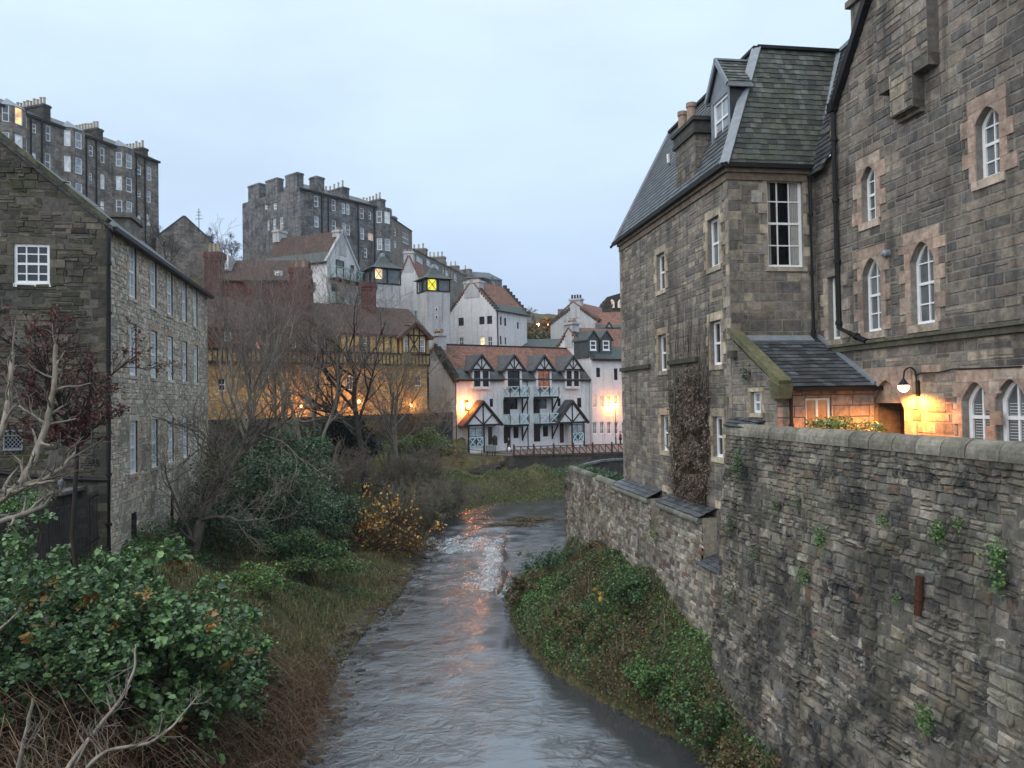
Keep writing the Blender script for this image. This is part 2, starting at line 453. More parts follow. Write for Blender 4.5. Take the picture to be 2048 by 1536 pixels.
stone_mat('slate', soot=.25, moss=.45, mosscol=(.05, .06, .025), streak=.2, bstr=.5, spec=.5, rough=.55)
stone_mat('slate_clean', soot=.2, moss=.03, streak=.15, bstr=.5, spec=.6, rough=.45)

def plain(name, col, rough=.7, noise=.25, scale=6, spec=.3, metal=0, bstr=.15, soot=0, moss=0, streak=0, mosscol=(.06, .075, .025), emit=None, estr=0, sootcol=(.025, .025, .027)):
    m, t, b = mat(name); obj = ncoord(t)
    n1 = nnoise(t, obj, scale, 7, .62)
    rgb = nd(t, 'ShaderNodeRGB'); rgb.outputs[0].default_value = col+(1,)
    c = scalec(t, rgb.outputs[0], mrange(t, n1, .3, .7, 1-noise, 1+noise))
    c = weather(t, c, obj, soot, moss, mosscol, streak, sootcol)
    lk(t, c, b.inputs['Base Color']); b.inputs['Roughness'].default_value = rough
    b.inputs['Specular IOR Level'].default_value = spec; b.inputs['Metallic'].default_value = metal
    if bstr: bump(t, b, n1, bstr, .03)
    if emit:
        b.inputs['Emission Color'].default_value = emit+(1,); b.inputs['Emission Strength'].default_value = estr
    return m
plain('white_paint', (.84, .85, .86), .45, .06, 9)
plain('mortar', (.13, .12, .105), .95, .35, 8, soot=.5, bstr=.5)
plain('mortar_house', (.26, .24, .215), .95, .3, 8, soot=.5, streak=.4, bstr=.5)
plain('mortar_light', (.33, .29, .235), .95, .35, 8, soot=.35, bstr=.5)
plain('harling', (.7, .68, .685), .95, .1, 3, bstr=.25, soot=.12, streak=.3, sootcol=(.2, .2, .2))
plain('harling_old', (.48, .475, .48), .95, .12, 4, bstr=.25, streak=.55, soot=.2, sootcol=(.17, .17, .17))
plain('ochre_wall', (.6, .4, .17), .95, .2, 5, bstr=.35, soot=.25, streak=.3)
plain('dark_timber', (.016, .014, .013), .7, .3, 12)
plain('brown_timber', (.045, .03, .022), .8, .3, 12)
plain('blue_paint', (.5, .67, .71), .5, .06, 9)
plain('green_paint', (.30, .50, .47), .5, .06, 9)
plain('red_timber', (.075, .026, .022), .75, .3, 10)
plain('iron', (.012, .012, .013), .45, .25, 14, spec=.5)
plain('rust_iron', (.06, .022, .013), .85, .5, 18)
plain('lead', (.21, .235, .27), .5, .2, 5, spec=.5)
plain('gutter_black', (.01, .01, .011), .55, .2, 10)
plain('red_brick', (.13, .05, .042), .9, .35, 9, soot=.45, streak=.3)
plain('clay_pot', (.33, .235, .18), .8, .25, 10, soot=.3)
plain('pale_pot', (.42, .36, .28), .8, .25, 10, soot=.3)
plain('dark_pot', (.05, .035, .03), .8, .25, 10)
plain('soil', (.045, .034, .024), 1, .4, 3)
plain('path', (.16, .13, .12), .95, .2, 3)
plain('dark_door', (.02, .018, .018), .6, .2, 9)
plain('brown_door', (.05, .026, .018), .6, .3, 9)
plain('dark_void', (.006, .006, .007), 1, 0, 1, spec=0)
plain('brick_infill', (.13, .05, .033), .95, .4, 7, soot=.3)
plain('grey_render', (.17, .17, .175), .9, .3, 2, streak=.5, soot=.4)
plain('dead_wood', (.12, .09, .06), .9, .4, 8)
plain('coat_dark', (.02, .022, .028), .9, .2, 10)
plain('trousers_dark', (.015, .016, .02), .9, .2, 10)
plain('coat_red', (.35, .02, .03), .9, .2, 10)
plain('skin', (.45, .27, .2), .6, .1, 10)
plain('hair', (.04, .025, .018), .7, .2, 20)
plain('white_cloth', (.75, .75, .74), .9, .1, 10)
plain('sign_face', (.11, .115, .125), .5, .25, 20)

def brick_mat(name, cols, mortar, bw, rh, noise=.3, soot=.4, moss=.0, streak=.3, msize=.02, bstr=.4, rough=.9, spec=.25, sq=1.0, mosscol=(.05, .06, .025), swarp=.03, sootcol=(.025, .025, .027)):
    """masonry, tiles or slates laid out along the surface itself (metres)"""
    m, t, b = mat(name); uv = nd(t, 'ShaderNodeUVMap').outputs[0]; obj = ncoord(t)
    wn = nd(t, 'ShaderNodeTexNoise'); wn.inputs['Scale'].default_value = 2.4; wn.inputs['Detail'].default_value = 3
    lk(t, uv, wn.inputs['Vector'])
    wv = nd(t, 'ShaderNodeVectorMath', operation='SCALE'); wv.inputs['Scale'].default_value = swarp; lk(t, wn.outputs[1], wv.inputs[0])
    av = nd(t, 'ShaderNodeVectorMath', operation='ADD'); lk(t, uv, av.inputs[0]); lk(t, wv.outputs[0], av.inputs[1])
    br = nd(t, 'ShaderNodeTexBrick'); lk(t, av.outputs[0], br.inputs['Vector'])
    br.inputs['Scale'].default_value = 1; br.inputs['Brick Width'].default_value = bw; br.inputs['Row Height'].default_value = rh
    br.inputs['Mortar Size'].default_value = msize; br.inputs['Mortar Smooth'].default_value = .3; br.squash = sq
    br.inputs['Color1'].default_value = (0, 0, 0, 1); br.inputs['Color2'].default_value = (1, 1, 1, 1); br.inputs['Mortar'].default_value = (.5, .5, .5, 1)
    rp = nd(t, 'ShaderNodeValToRGB'); e = rp.color_ramp; e.interpolation = 'LINEAR'
    e.elements[0].color = cols[0]+(1,); e.elements[1].color = cols[-1]+(1,)
    for i, c in enumerate(cols[1:-1]):
        q = e.elements.new((i+1)/(len(cols)-1)); q.color = c+(1,)
    lk(t, br.outputs['Color'], rp.inputs[0])
    c = mixc(t, br.outputs['Fac'], rp.outputs[0], mortar)
    n1 = nnoise(t, obj, 4.5, 7, .62)
    c = scalec(t, c, mrange(t, n1, .3, .7, 1-noise, 1+noise))
    c = weather(t, c, obj, soot, moss, mosscol, streak, sootcol)
    lk(t, c, b.inputs['Base Color']); b.inputs['Roughness'].default_value = rough; b.inputs['Specular IOR Level'].default_value = spec
    iv = nd(t, 'ShaderNodeMath', operation='SUBTRACT'); iv.inputs[0].default_value = 1; lk(t, br.outputs['Fac'], iv.inputs[1])
    p = bump(t, b, iv.outputs[0], bstr, .03); bump(t, b, n1, bstr*.6, .04, p)
    return m
brick_mat('tenement_stone', [(.155, .138, .125), (.25, .22, .195), (.33, .285, .24)], (.2, .18, .16), .62, .3, soot=.6, streak=.5)
brick_mat('tenement_grey', [(.115, .12, .13), (.18, .18, .185), (.24, .23, .22)], (.15, .152, .158), .62, .3, soot=.65, streak=.6)
brick_mat('tenement_tan', [(.19, .17, .15), (.27, .24, .205)], (.2, .185, .165), .62, .3, soot=.4, streak=.4)
brick_mat('slate_roof', [(.045, .05, .055), (.075, .08, .085), (.1, .105, .105)], (.02, .02, .022), .3, .2, msize=.012, soot=.2, moss=.25, streak=.2, rough=.55, spec=.5)
brick_mat('green_slate', [(.045, .06, .06), (.07, .088, .085)], (.02, .025, .025), .35, .24, msize=.012, soot=.2, moss=.2, streak=.3, rough=.55, spec=.5)
brick_mat('red_tile', [(.2, .09, .066), (.265, .13, .094), (.31, .165, .122)], (.1, .055, .045), .26, .3, msize=.022, soot=.22, streak=.25, rough=.85)
brick_mat('brown_tile', [(.085, .055, .047), (.115, .072, .06), (.14, .09, .075)], (.045, .032, .03), .2, .22, msize=.02, soot=.35, moss=.2, streak=.35, rough=.85)
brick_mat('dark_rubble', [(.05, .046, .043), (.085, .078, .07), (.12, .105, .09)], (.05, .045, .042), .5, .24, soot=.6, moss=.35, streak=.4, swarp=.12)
brick_mat('ochre_rubble', [(.45, .28, .12), (.58, .37, .16), (.66, .45, .21)], (.46, .32, .16), .45, .26, soot=.3, streak=.3, swarp=.1)
brick_mat('garden_rubble', [(.1, .09, .075), (.16, .14, .11), (.21, .18, .14)], (.1, .09, .08), .4, .2, soot=.5, moss=.4, streak=.3, swarp=.1)

def glass_mat(name, base, rough=.04, emit=None, estr=0, var=.3, spec=.8):
    m, t, b = mat(name); obj = ncoord(t); n = nnoise(t, obj, 1.4, 3)
    rgb = nd(t, 'ShaderNodeRGB'); rgb.outputs[0].default_value = base+(1,)
    c = scalec(t, rgb.outputs[0], mrange(t, n, .35, .65, 1-var, 1+var)); lk(t, c, b.inputs['Base Color'])
    b.inputs['Roughness'].default_value = rough; b.inputs['Specular IOR Level'].default_value = spec
    if emit:
        rgb2 = nd(t, 'ShaderNodeRGB'); rgb2.outputs[0].default_value = emit+(1,)
        ec = scalec(t, rgb2.outputs[0], mrange(t, n, .4, .6, .6, 1.3)); lk(t, ec, b.inputs['Emission Color']); b.inputs['Emission Strength'].default_value = estr
    bump(t, b, nnoise(t, obj, 2.2, 1), .03, .02)
glass_mat('glass', (.02, .023, .027))
glass_mat('glass_dark', (.006, .006, .008), spec=.35)
glass_mat('glass_grey', (.13, .145, .155), rough=.12, spec=.5)
glass_mat('glass_pale', (.3, .34, .38), rough=.2, spec=.5)
glass_mat('glass_peach', (.34, .24, .15), rough=.2, spec=.4)
glass_mat('lit_warm', (.3, .2, .1), emit=(1, .5, .18), estr=.85)
glass_mat('lit_orange', (.3, .15, .1), emit=(1, .36, .18), estr=.7)
glass_mat('lit_dim', (.2, .15, .1), emit=(1, .55, .3), estr=.32)
glass_mat('lit_pale', (.3, .25, .15), emit=(1, .74, .42), estr=.75)
glass_mat('lit_yellow', (.4, .35, .02), emit=(1, .85, .04), estr=.62)
glass_mat('lit_brown', (.12, .04, .015), emit=(.5, .13, .04), estr=.22)
glass_mat('glass_painted_sky', (.5, .53, .57), rough=.2, spec=.5)  # pale base colour stands in for bright sky reflected at a grazing angle
glass_mat('blind', (.85, .86, .87), rough=.3, spec=.5)
plain('curtain', (.33, .31, .3), .9, .15, 5)
plain('lamp_glow', (1, .8, .5), .3, 0, 1, emit=(1, .36, .09), estr=45, bstr=0)
plain('lamp_soft', (1, .8, .5), .3, 0, 1, emit=(1, .56, .22), estr=9, bstr=0)

def leaf_mat(name, rough=.5, trans=.25, spec=.4):
    m, t, b = mat(name); a = nd(t, 'ShaderNodeAttribute', attribute_name='Col')
    obj = ncoord(t); c = scalec(t, a.outputs['Color'], mrange(t, nnoise(t, obj, 9, 2), .3, .7, .8, 1.2))
    lk(t, c, b.inputs['Base Color']); b.inputs['Roughness'].default_value = rough; b.inputs['Specular IOR Level'].default_value = spec
    if trans:
        tr = nd(t, 'ShaderNodeBsdfTranslucent'); lk(t, c, tr.inputs[0])
        mx_ = nd(t, 'ShaderNodeMixShader'); mx_.inputs[0].default_value = trans
        lk(t, b.outputs[0], mx_.inputs[1]); lk(t, tr.outputs[0], mx_.inputs[2])
        lk(t, mx_.outputs[0], t.nodes['Material Output'].inputs['Surface'])
leaf_mat('leaf'); leaf_mat('leaf_gloss', .35, .15, .5); leaf_mat('grass_blade', .7, .3, .2); leaf_mat('twig', .9, 0, .15)
def bark(name, c1, c2, scale=6):
    m, t, b = mat(name); obj = ncoord(t, (1, 1, .35)); n = nnoise(t, obj, scale, 7, .65)
    lk(t, mixc(t, mrange(t, n, .35, .65, 0, 1), c1, c2), b.inputs['Base Color']); b.inputs['Roughness'].default_value = .9; b.inputs['Specular IOR Level'].default_value = .2
    bump(t, b, n, .7, .03)
bark('bark_grey', (.1, .085, .07), (.22, .19, .155)); bark('bark_dark', (.026, .022, .018), (.06, .05, .042))
bark('bark_pale', (.16, .135, .105), (.34, .30, .245), 9); bark('bark_brown', (.04, .03, .022), (.09, .068, .05)); bark('bark_red', (.04, .014, .011), (.08, .03, .022))

# river water with foam where the water breaks
m, t, b = mat('river_water')
obj = ncoord(t); a = nd(t, 'ShaderNodeAttribute', attribute_name='Col'); sp = nd(t, 'ShaderNodeSeparateColor'); lk(t, a.outputs['Color'], sp.inputs[0])
fo1 = nnoise(t, ncoord(t, (1.6, .8, 1)), 2.6, 8, .72, 1.2)
th = nd(t, 'ShaderNodeMath', operation='ADD'); lk(t, fo1, th.inputs[0]); lk(t, mrange(t, sp.outputs[0], 0, 1, -.34, .11), th.inputs[1])
foam = mrange(t, th.outputs[0], .44, .68, 0, 1)
lk(t, mixc(t, foam, (.058, .06, .068), (.52, .55, .58)), b.inputs['Base Color'])
lk(t, mrange(t, foam, 0, 1, .11, .6), b.inputs['Roughness']); b.inputs['Specular IOR Level'].default_value = .5; b.inputs['IOR'].default_value = 3.2
w1 = nnoise(t, ncoord(t, (.85, 1.15, 1)), 1.5, 6, .62, 1.3); w2 = nnoise(t, ncoord(t, (1, 1.5, 1)), 7.5, 3, .55, .4)
nb = nd(t, 'ShaderNodeBump'); nb.inputs['Distance'].default_value = .14; pat = mrange(t, nnoise(t, ncoord(t, (1, .6, 1)), .45, 4, .6, .5), .38, .62, .25, 1.25)
lk(t, mulv(t, pat, mrange(t, sp.outputs[1], 0, 1, .06, 1.0)), nb.inputs['Strength']); lk(t, w1, nb.inputs['Height'])
nb2 = nd(t, 'ShaderNodeBump'); nb2.inputs['Distance'].default_value = .016; lk(t, mulv(t, pat, mrange(t, sp.outputs[1], 0, 1, .04, .8)), nb2.inputs['Strength']); lk(t, w2, nb2.inputs['Height']); lk(t, nb.outputs[0], nb2.inputs['Normal'])
lk(t, nb2.outputs[0], b.inputs['Normal'])

# earth, moss and litter of the banks
m, t, b = mat('bank_earth'); obj = ncoord(t)
c = mixc(t, mrange(t, nnoise(t, obj, .5, 7, .7), .4, .6, 0, 1), (.085, .065, .043), (.11, .115, .05))
c = mixc(t, mrange(t, nnoise(t, obj, 1.7, 7, .7), .5, .62, 0, .8), c, (.17, .15, .08))
c = mixc(t, mrange(t, nnoise(t, obj, 6, 5, .7), .55, .7, 0, .7), c, (.035, .022, .014))
lk(t, c, b.inputs['Base Color']); b.inputs['Roughness'].default_value = 1; b.inputs['Specular IOR Level'].default_value = .1
bump(t, b, nnoise(t, obj, 7, 8, .7), .9, .12)
# ---------------------------------------------------------------- ground and river
UR = np.array((math.sin(math.radians(-8.6)), math.cos(math.radians(-8.6)), 0)); VR = np.array((UR[1], -UR[0], 0))
UL = np.array((math.sin(math.radians(-11)), math.cos(math.radians(-11)), 0)); VL = np.array((UL[1], -UL[0], 0))
def RF(u, v, z=0.0): return UR*u+VR*v+np.array((0, 0, z))
def LF(u, v, z=0.0): return UL*u+VL*v+np.array((0, 0, z))
LEFT = np.array([(-4.6, -30), (-5.2, 0), (-5.7, 14), (-5.9, 20.9), (-6.3, 25.6), (-6.5, 30), (-6.4, 33.4), (-5.8, 38.8), (-5.7, 49), (-5.3, 56.7), (-5.1, 62), (-3.7, 67), (-1.3, 69.7), (5.4, 73.6), (11, 75.8), (20, 78), (40, 82), (90, 92)], float)
RIGHT = np.array([(7, -30), (6.4, 0), (5.9, 14), (5.6, 18.5), (5.4, 20.4), (4.9, 21.8), (3.9, 23.3), (2.7, 25.3), (1.2, 28.1), (.2, 31.7), (-.3, 36.2), (0, 39.6), (1.1, 41.8), (3.0, 43.3), (6, 44.6), (10, 48), (17, 55), (32, 63), (60, 70), (92, 76)], float)
POLY = np.vstack([LEFT, RIGHT[::-1]])
def seg_dist(X, Y, L):
    D = np.full(X.shape, 1e9)
    for (x0, y0), (x1, y1) in zip(L[:-1], L[1:]):
        dx, dy = x1-x0, y1-y0; t_ = np.clip(((X-x0)*dx+(Y-y0)*dy)/(dx*dx+dy*dy), 0, 1)
        D = np.minimum(D, np.hypot(X-x0-t_*dx, Y-y0-t_*dy))
    return D
def in_poly(X, Y, Pg):
    ins = np.zeros(X.shape, bool); n = len(Pg)
    for i in range(n):
        x0, y0 = Pg[i]; x1, y1 = Pg[(i+1) % n]
        if y0 == y1: continue
        c = ((y0 > Y) != (y1 > Y)) & (X < (x1-x0)*(Y-y0)/(y1-y0)+x0); ins ^= c
    return ins
CTRL = np.array([(-7.5, 16, 1.4), (-10, 16, 2.8), (-14, 16, 4.2), (-20, 16, 5.0), (-8, 5, 3), (-14, 5, 5), (-9, 28, 1.3), (-12, 28, 3.0), (-14.7, 28, 4.3), (-20, 25, 4.7), (-8.5, 36, .7), (-10.5, 38, 1.3), (-13, 40, 2.4), (-17, 46, 3.6),
    (-8, 47, .8), (-10, 50, 1.6), (-14, 55, 3.2), (-7, 58, .9), (-9.5, 62, 2.6), (-12, 64, 3.0), (-20, 62, 4.4), (-26, 67, 5.2), (-14, 66, 3.4), (-17, 66, 3.8), (-11, 70, 3.6), (-9, 76, 4.4), (-5.5, 82, 4.1), (0, 83, 4.1), (10, 90, 4.1), (25, 95, 4.2), (45, 100, 5), (-3, 73, 1.2), (2, 76.2, 1.9), (8, 78.4, 2.1), (20, 82, 2.3), (-6, 68, 1.6), (-7.5, 72, 3.6),
    (-25, 85, 13), (-25, 95, 19), (-35, 100, 23), (-45, 95, 23), (-60, 100, 27), (-30, 120, 26), (-12, 100, 16), (-2, 103, 14), (8, 108, 12), (20, 108, 8), (22, 122, 16), (-10, 140, 22), (12, 140, 16), (30, 145, 20), (0, 160, 20), (4, 125, 13.5), (60, 150, 18), (-40, 62, 9), (-40, 40, 6.5), (-60, 62, 16), (-100, 90, 30), (90, 110, 10), (-30, 0, 8), (-90, 0, 14), (0, 230, 36), (-100, 200, 40), (100, 230, 30), (0, 420, 40), (-250, 200, 45), (250, 200, 25), (250, 0, 12), (60, 30, 10), (60, -20, 10)], float)
def tps(A, B):
    r2 = (A[:, None, 0]-B[None, :, 0])**2+(A[:, None, 1]-B[None, :, 1])**2
    return r2*np.log(r2+1e-6)*.5
_n = len(CTRL); _K = tps(CTRL, CTRL)+np.eye(_n)*.4; _Pm = np.c_[np.ones(_n), CTRL[:, :2]]
_sol = np.linalg.solve(np.block([[_K, _Pm], [_Pm.T, np.zeros((3, 3))]]), np.r_[CTRL[:, 2], 0, 0, 0])
WB_U = np.array((-30, 10, 17, 19, 22.9, 28.5, 36, 42.3)); WB_Z = np.array((.3, .6, 1.0, 1.4, 2.1, 2.6, 2.2, 1.6))
_rs = np.random.RandomState(5)
_wk = [(_rs.uniform(.25, 2.2), _rs.uniform(0, 6.28), _rs.uniform(0, 6.28)) for _ in range(26)]
def rough(X, Y):
    r = np.zeros(X.shape)
    for f, a, p in _wk: r += np.sin(f*(X*math.cos(a)+Y*math.sin(a))+p)/(f+.4)
    return r*.13
def smooth(x): x = np.clip(x, 0, 1); return x*x*(3-2*x)
def ground(X, Y):
    X = np.atleast_1d(np.asarray(X, float)); Y = np.atleast_1d(np.asarray(Y, float)); sh = X.shape
    x, y = X.ravel(), Y.ravel()
    h = tps(np.c_[x, y], CTRL)@_sol[:_n]+np.c_[np.ones(len(x)), x, y]@_sol[_n:]
    h = np.clip(h, .35, 48)
    dl = seg_dist(x, y, LEFT); dr = seg_dist(x, y, RIGHT)
    u = x*UR[0]+y*UR[1]; v = x*VR[0]+y*VR[1]
    right = (v > 0)*(dr < dl) | (v > 8.5)*(u < 44)
    base = np.interp(u, WB_U, WB_Z); dw = np.clip(9.3-v, 0, 20); tt = (dr/(dr+dw+.01))**1.7
    hr = base*smooth(tt)*.65+base*.35*np.clip(dr/.5, 0, 1)+.12
    plat = np.where(u < 21.8, 7.0, 5.0)
    hr = np.where((v > 10.15) & (u < 41.9), plat, hr)
    gard = 4.2+np.clip((u-44)/40, -1, .0)*0
    hr = np.where((u >= 41.9) | (v > 15) & (u > 34), np.minimum(.2+np.clip(dr, 0, 4)*1.1, 4.2), hr)
    z = np.where(right, hr, h*smooth(dl/3.2)*.8+h*.2*np.clip(dl/.6, 0, 1))
    # level path in front of the white houses, held up by the low wall
    onp = (y > 79.1+.21*(x-.1)) & (x > -5) & (x < 45) & (y < 98+.1*x) & (~right)
    z = np.where(onp, 4.05, z)
    z = z+rough(x, y)*np.clip(np.minimum(dl, dr)/3, 0.15, 1)*np.where(onp | (right & (v > 9.5)), .1, 1)
    ins = in_poly(x, y, POLY); de = np.minimum(dl, dr)
    z = np.where(ins, -.15-np.clip(de, 0, 1.2)*.5, np.maximum(z, .03+.1*np.clip(de, 0, 1)))
    return z.reshape(sh)
def gz(x, y): return float(ground([x], [y])[0])
def grid_obj(name, xs, ys, Zf, mat_, **k):
    X, Y = np.meshgrid(xs, ys); Z = Zf(X, Y); nx, ny = len(xs), len(ys)
    V = np.c_[X.ravel(), Y.ravel(), Z.ravel()]
    i = np.arange(nx-1)[None, :]+np.arange(ny-1)[:, None]*nx
    F = np.stack([i, i+1, i+nx+1, i+nx], -1).reshape(-1, 4)
    return V, F
xs = np.r_[np.arange(-600, -60, 20), np.arange(-60, -24, 1.5), np.arange(-24, 16, .4), np.arange(16, 60, 1.5), np.arange(60, 621, 20)]
ys = np.r_[np.arange(-120, -4, 8), np.arange(-4, 12, 1), np.arange(12, 86, .4), np.arange(86, 160, 2), np.arange(160, 900, 20)]
V, F = grid_obj('ground', xs, ys, ground, None)
tag(np_obj('ground', V, F, M['bank_earth'], loc=(0, 0, 0), smooth=True), 'earth and grass banks rising from the river', None, None, 'structure')

# river
def up_level(x, y):
    weir = smooth((x+.75+.12*np.sin(y*1.3))/.22)*smooth((y-38.6)/.8)
    rap = smooth((y-50)/9)
    return np.maximum(weir, rap)*.34
xs = np.arange(-9, 42, .16); ys = np.r_[np.arange(-20, 12, 2), np.arange(12, 64, .16), np.arange(64, 86, .35)]
def wz(X, Y):
    z = up_level(X, Y); rng_ = np.random.RandomState(3)
    near = smooth((64-Y)/20)
    rapid = np.exp(-((Y-51)/8)**2)*smooth((1-X)/2)
    r = np.zeros(X.shape)
    for _ in range(22):
        f = rng_.uniform(1.5, 6); a = rng_.normal(1.57, .7); p = rng_.uniform(0, 6.28)
        r += np.sin(f*(X*math.cos(a)+Y*math.sin(a))+p+1.6*np.sin(.6*X+.5*Y+p))/f
    calm = smooth((seg_dist(X, Y, RIGHT)-.6)/2.5)
    return z+r*.008*(.15+.85*calm)+r*rapid*.05-.25*smooth((86-200-Y)/1)
X, Y = np.meshgrid(xs, ys); V, F = grid_obj('river', xs, ys, wz, None)
fx, fy = X.ravel(), Y.ravel()
foam = np.exp(-((fx+1.5)/1.1)**2)*smooth((fy-37.5)/3)*smooth((55-fy)/3)*.85
foam = np.maximum(foam, np.exp(-((fy-52.5)/5.5)**2)*smooth((.2-fx)/1.5)*.72)
foam = np.maximum(foam, np.exp(-((fx+1.8)/2.0)**2)*np.exp(-((fy-42)/5)**2)*.75)
foam = np.maximum(foam, np.exp(-((fx+4)/1.5)**2)*np.exp(-((fy-60)/5)**2)*.5)
calm = smooth((seg_dist(fx, fy, RIGHT)-.5)/3.2)
agit = np.clip(.10+.55*calm+.4*np.exp(-((fy-48)/10)**2), 0, 1)
cen = np.c_[fx[F].mean(1), fy[F].mean(1)]
keep = in_poly(cen[:, 0], cen[:, 1], POLY) | (np.minimum(seg_dist(cen[:, 0], cen[:, 1], LEFT), seg_dist(cen[:, 0], cen[:, 1], RIGHT)) < .7)
F = F[keep]; used = np.unique(F); remap = np.zeros(len(V), int); remap[used] = np.arange(len(used))
colw = np.c_[foam, agit, np.zeros(len(fx))][used]
tag(np_obj('river', V[used], remap[F], M['river_water'], col=colw, loc=(0, 0, 0), smooth=True), 'dark river rippling between the banks with a foaming weir', None, None, 'structure')

# paved path in front of the white houses
mb = MB()
pp = [(-5.6, 84.2), (-.4, 79.2), (12, 81.6), (40, 87), (44, 100), (9.5, 96), (-5.5, 86.5)]
mb.face([(x, y, 4.1) for x, y in pp]); tag(mb.build('path', M['path'], loc=(0, 80, 4.1)), 'paved path in front of the white houses', None, None, 'structure')
# ---------------------------------------------------------------- stone house by the water (right)
rng = random.Random(11)
GAIN = 1.5; VAR = .12
PAL_H = [(0.105, 0.092, 0.081), (0.136, 0.118, 0.102), (0.161, 0.138, 0.116), (0.122, 0.111, 0.101), (0.091, 0.085, 0.08), (0.195, 0.165, 0.133), (0.143, 0.117, 0.099), (0.175, 0.15, 0.124)]
PAL_W = [(0.132, 0.118, 0.101), (0.179, 0.158, 0.13), (0.152, 0.135, 0.115), (0.107, 0.098, 0.09), (0.203, 0.175, 0.14), (0.233, 0.199, 0.158), (0.141, 0.124, 0.104), (0.127, 0.115, 0.104)]
PAL_D = [(.33, .275, .205), (.3, .25, .19), (.36, .3, .22), (.27, .225, .175), (.34, .26, .19)]
PAL_P = [(0.33, 0.24, 0.19), (0.276, 0.204, 0.165), (0.309, 0.252, 0.209), (0.259, 0.194, 0.158)]
PAL_SL = [(.05, .058, .068), (.075, .085, .095), (.1, .11, .12), (.06, .07, .075), (.08, .08, .095)]
PAL_SLM = [(.06, .068, .055), (.075, .085, .065), (.095, .1, .08), (.055, .065, .06), (.11, .115, .105)]
oV = RF(0, 10.06); plA = Pl(oV[0], oV[1], -8.6, out=-VR)            # river front of the wing, s = u
oV = RF(0, 12.9); plC = Pl(oV[0], oV[1], -8.6, out=-VR)             # great gable, s = u
oU = RF(22, 0); plB = Pl(oU[0], oU[1], 81.4, out=-UR)               # end wall of the wing, s = v
oP = RF(19.3, 0); plP = Pl(oP[0], oP[1], 81.4, out=-UR)             # porch front, s = v
HOUSE = thing('stone_house', 'large dark stone house with slated mansard roof and gothic windows above the river wall', 'house', RF(24, 14, 5))
ZE = EYE+7.0
A = lambda *r: plA.rect(*r)
wA = [A(1314, 506, 1330.5, 581), A(1416, 435, 1440, 534), A(1317, 669, 1334, 742), A(1421, 641, 1444, 730), A(1322.5, 830, 1338, 902), A(1426.5, 833, 1447, 915), A(1328, 985, 1341, 1024), A(1436, 1019, 1450, 1110)]
wPorch = A(1502, 783.6, 1523.6, 826)
wB = plB.rect(1534, 358, 1606, 534)
C_ = lambda *r: plC.rect(*r)
wC = [C_(1657, 552, 1681, 679)+(0,), C_(1726, 515, 1763, 663)+(.42,), C_(1822, 482, 1870, 648)+(.45,), C_(1724, 332, 1753, 443)+(.3,), C_(1952, 212, 2001, 355)+(.3,), C_(1926, 764, 1982, 905)+(.42,), C_(1993, 758, 2056, 915)+(.42,)]
wDoor = C_(1740, 760, 1810, 870)+(.75,)

# wing river front
SUR = []
mb = MB(); st = MB(); ds = MB(); ex = []
for i, o in enumerate(wA):
    if i < 6: ex += surround(SUR, plA, o, rng, PAL_D, lint=.26, jw=(.14, .3), sill=.16, lx=.16)
    else: ex += surround(SUR, plA, o, rng, PAL_D, lint=.24, sides=False, sill=0, lx=.1); ex.append(o)
    ex.append(o)
ex += surround(SUR, plA, wPorch, rng, PAL_D, lint=.12, sill=.12, jw=(.1, .2)); ex.append(wPorch)
zt = 19.3+.001
topA = [(19.3, EYE+.3), (22, EYE+1.72), (22, ZE), (33.4, ZE)]
wall_faces(mb, plA, topA, [(19.3, 3.0), (33.4, 2.0)], wA+[wPorch], depth=.22)
# blocked niche and pale quoins on both corners
nic = A(1421, 567, 1451, 602)
plA.box(ds, *nic, -.02, .02, PAL_D[1]); plA.box(ds, nic[0]+.22, nic[1]-.22, nic[2]+.15, nic[3]-.2, -.02, .032, PAL_W[0]); ex.append(nic)
def quoins(pl, s, dirn, z0, z1, pal, lens=(.25, .45), hh=.32, corner=None):
    z = z0; k = 0
    while z < z1-.05:
        h = min(hh*rng.uniform(.85, 1.15), z1-z); w = lens[k % 2]*rng.uniform(.9, 1.1); a, b = (s, s+w) if dirn > 0 else (s-w, s)
        f_ = rng.uniform(.8, 1.15)*GAIN; c = tuple(x*f_ for x in pal[rng.randrange(len(pal))])
        pl.box(ds, a+.003, b-.003, z+.004, z+h-.004, -.03, .028, c); ex.append((a, b, z, z+h)); z += h; k += 1
PAL_Q = [(0.196, 0.17, 0.145), (0.244, 0.21, 0.172), (0.167, 0.15, 0.133), (0.272, 0.23, 0.179)]
quoins(plA, 22.0, 1, EYE+1.75, ZE-.4, PAL_Q); quoins(plA, 33.4, -1, 3.5, ZE-.4, PAL_Q, (.2, .35)); quoins(plA, 22, 1, 5, EYE+1.2, PAL_Q, (.2, .38))
stones(st, plA, 19.3, 33.4, 3.2, ZE-.42, PAL_W, rng, ch=(.17, .3), ln=(.3, .75), ex=ex, top=topA, prot=(.004, .02), joint=.02)
mb.build('wall_core', M['mortar_house'], HOUSE); st.build('wall', M['house_stone'], HOUSE)
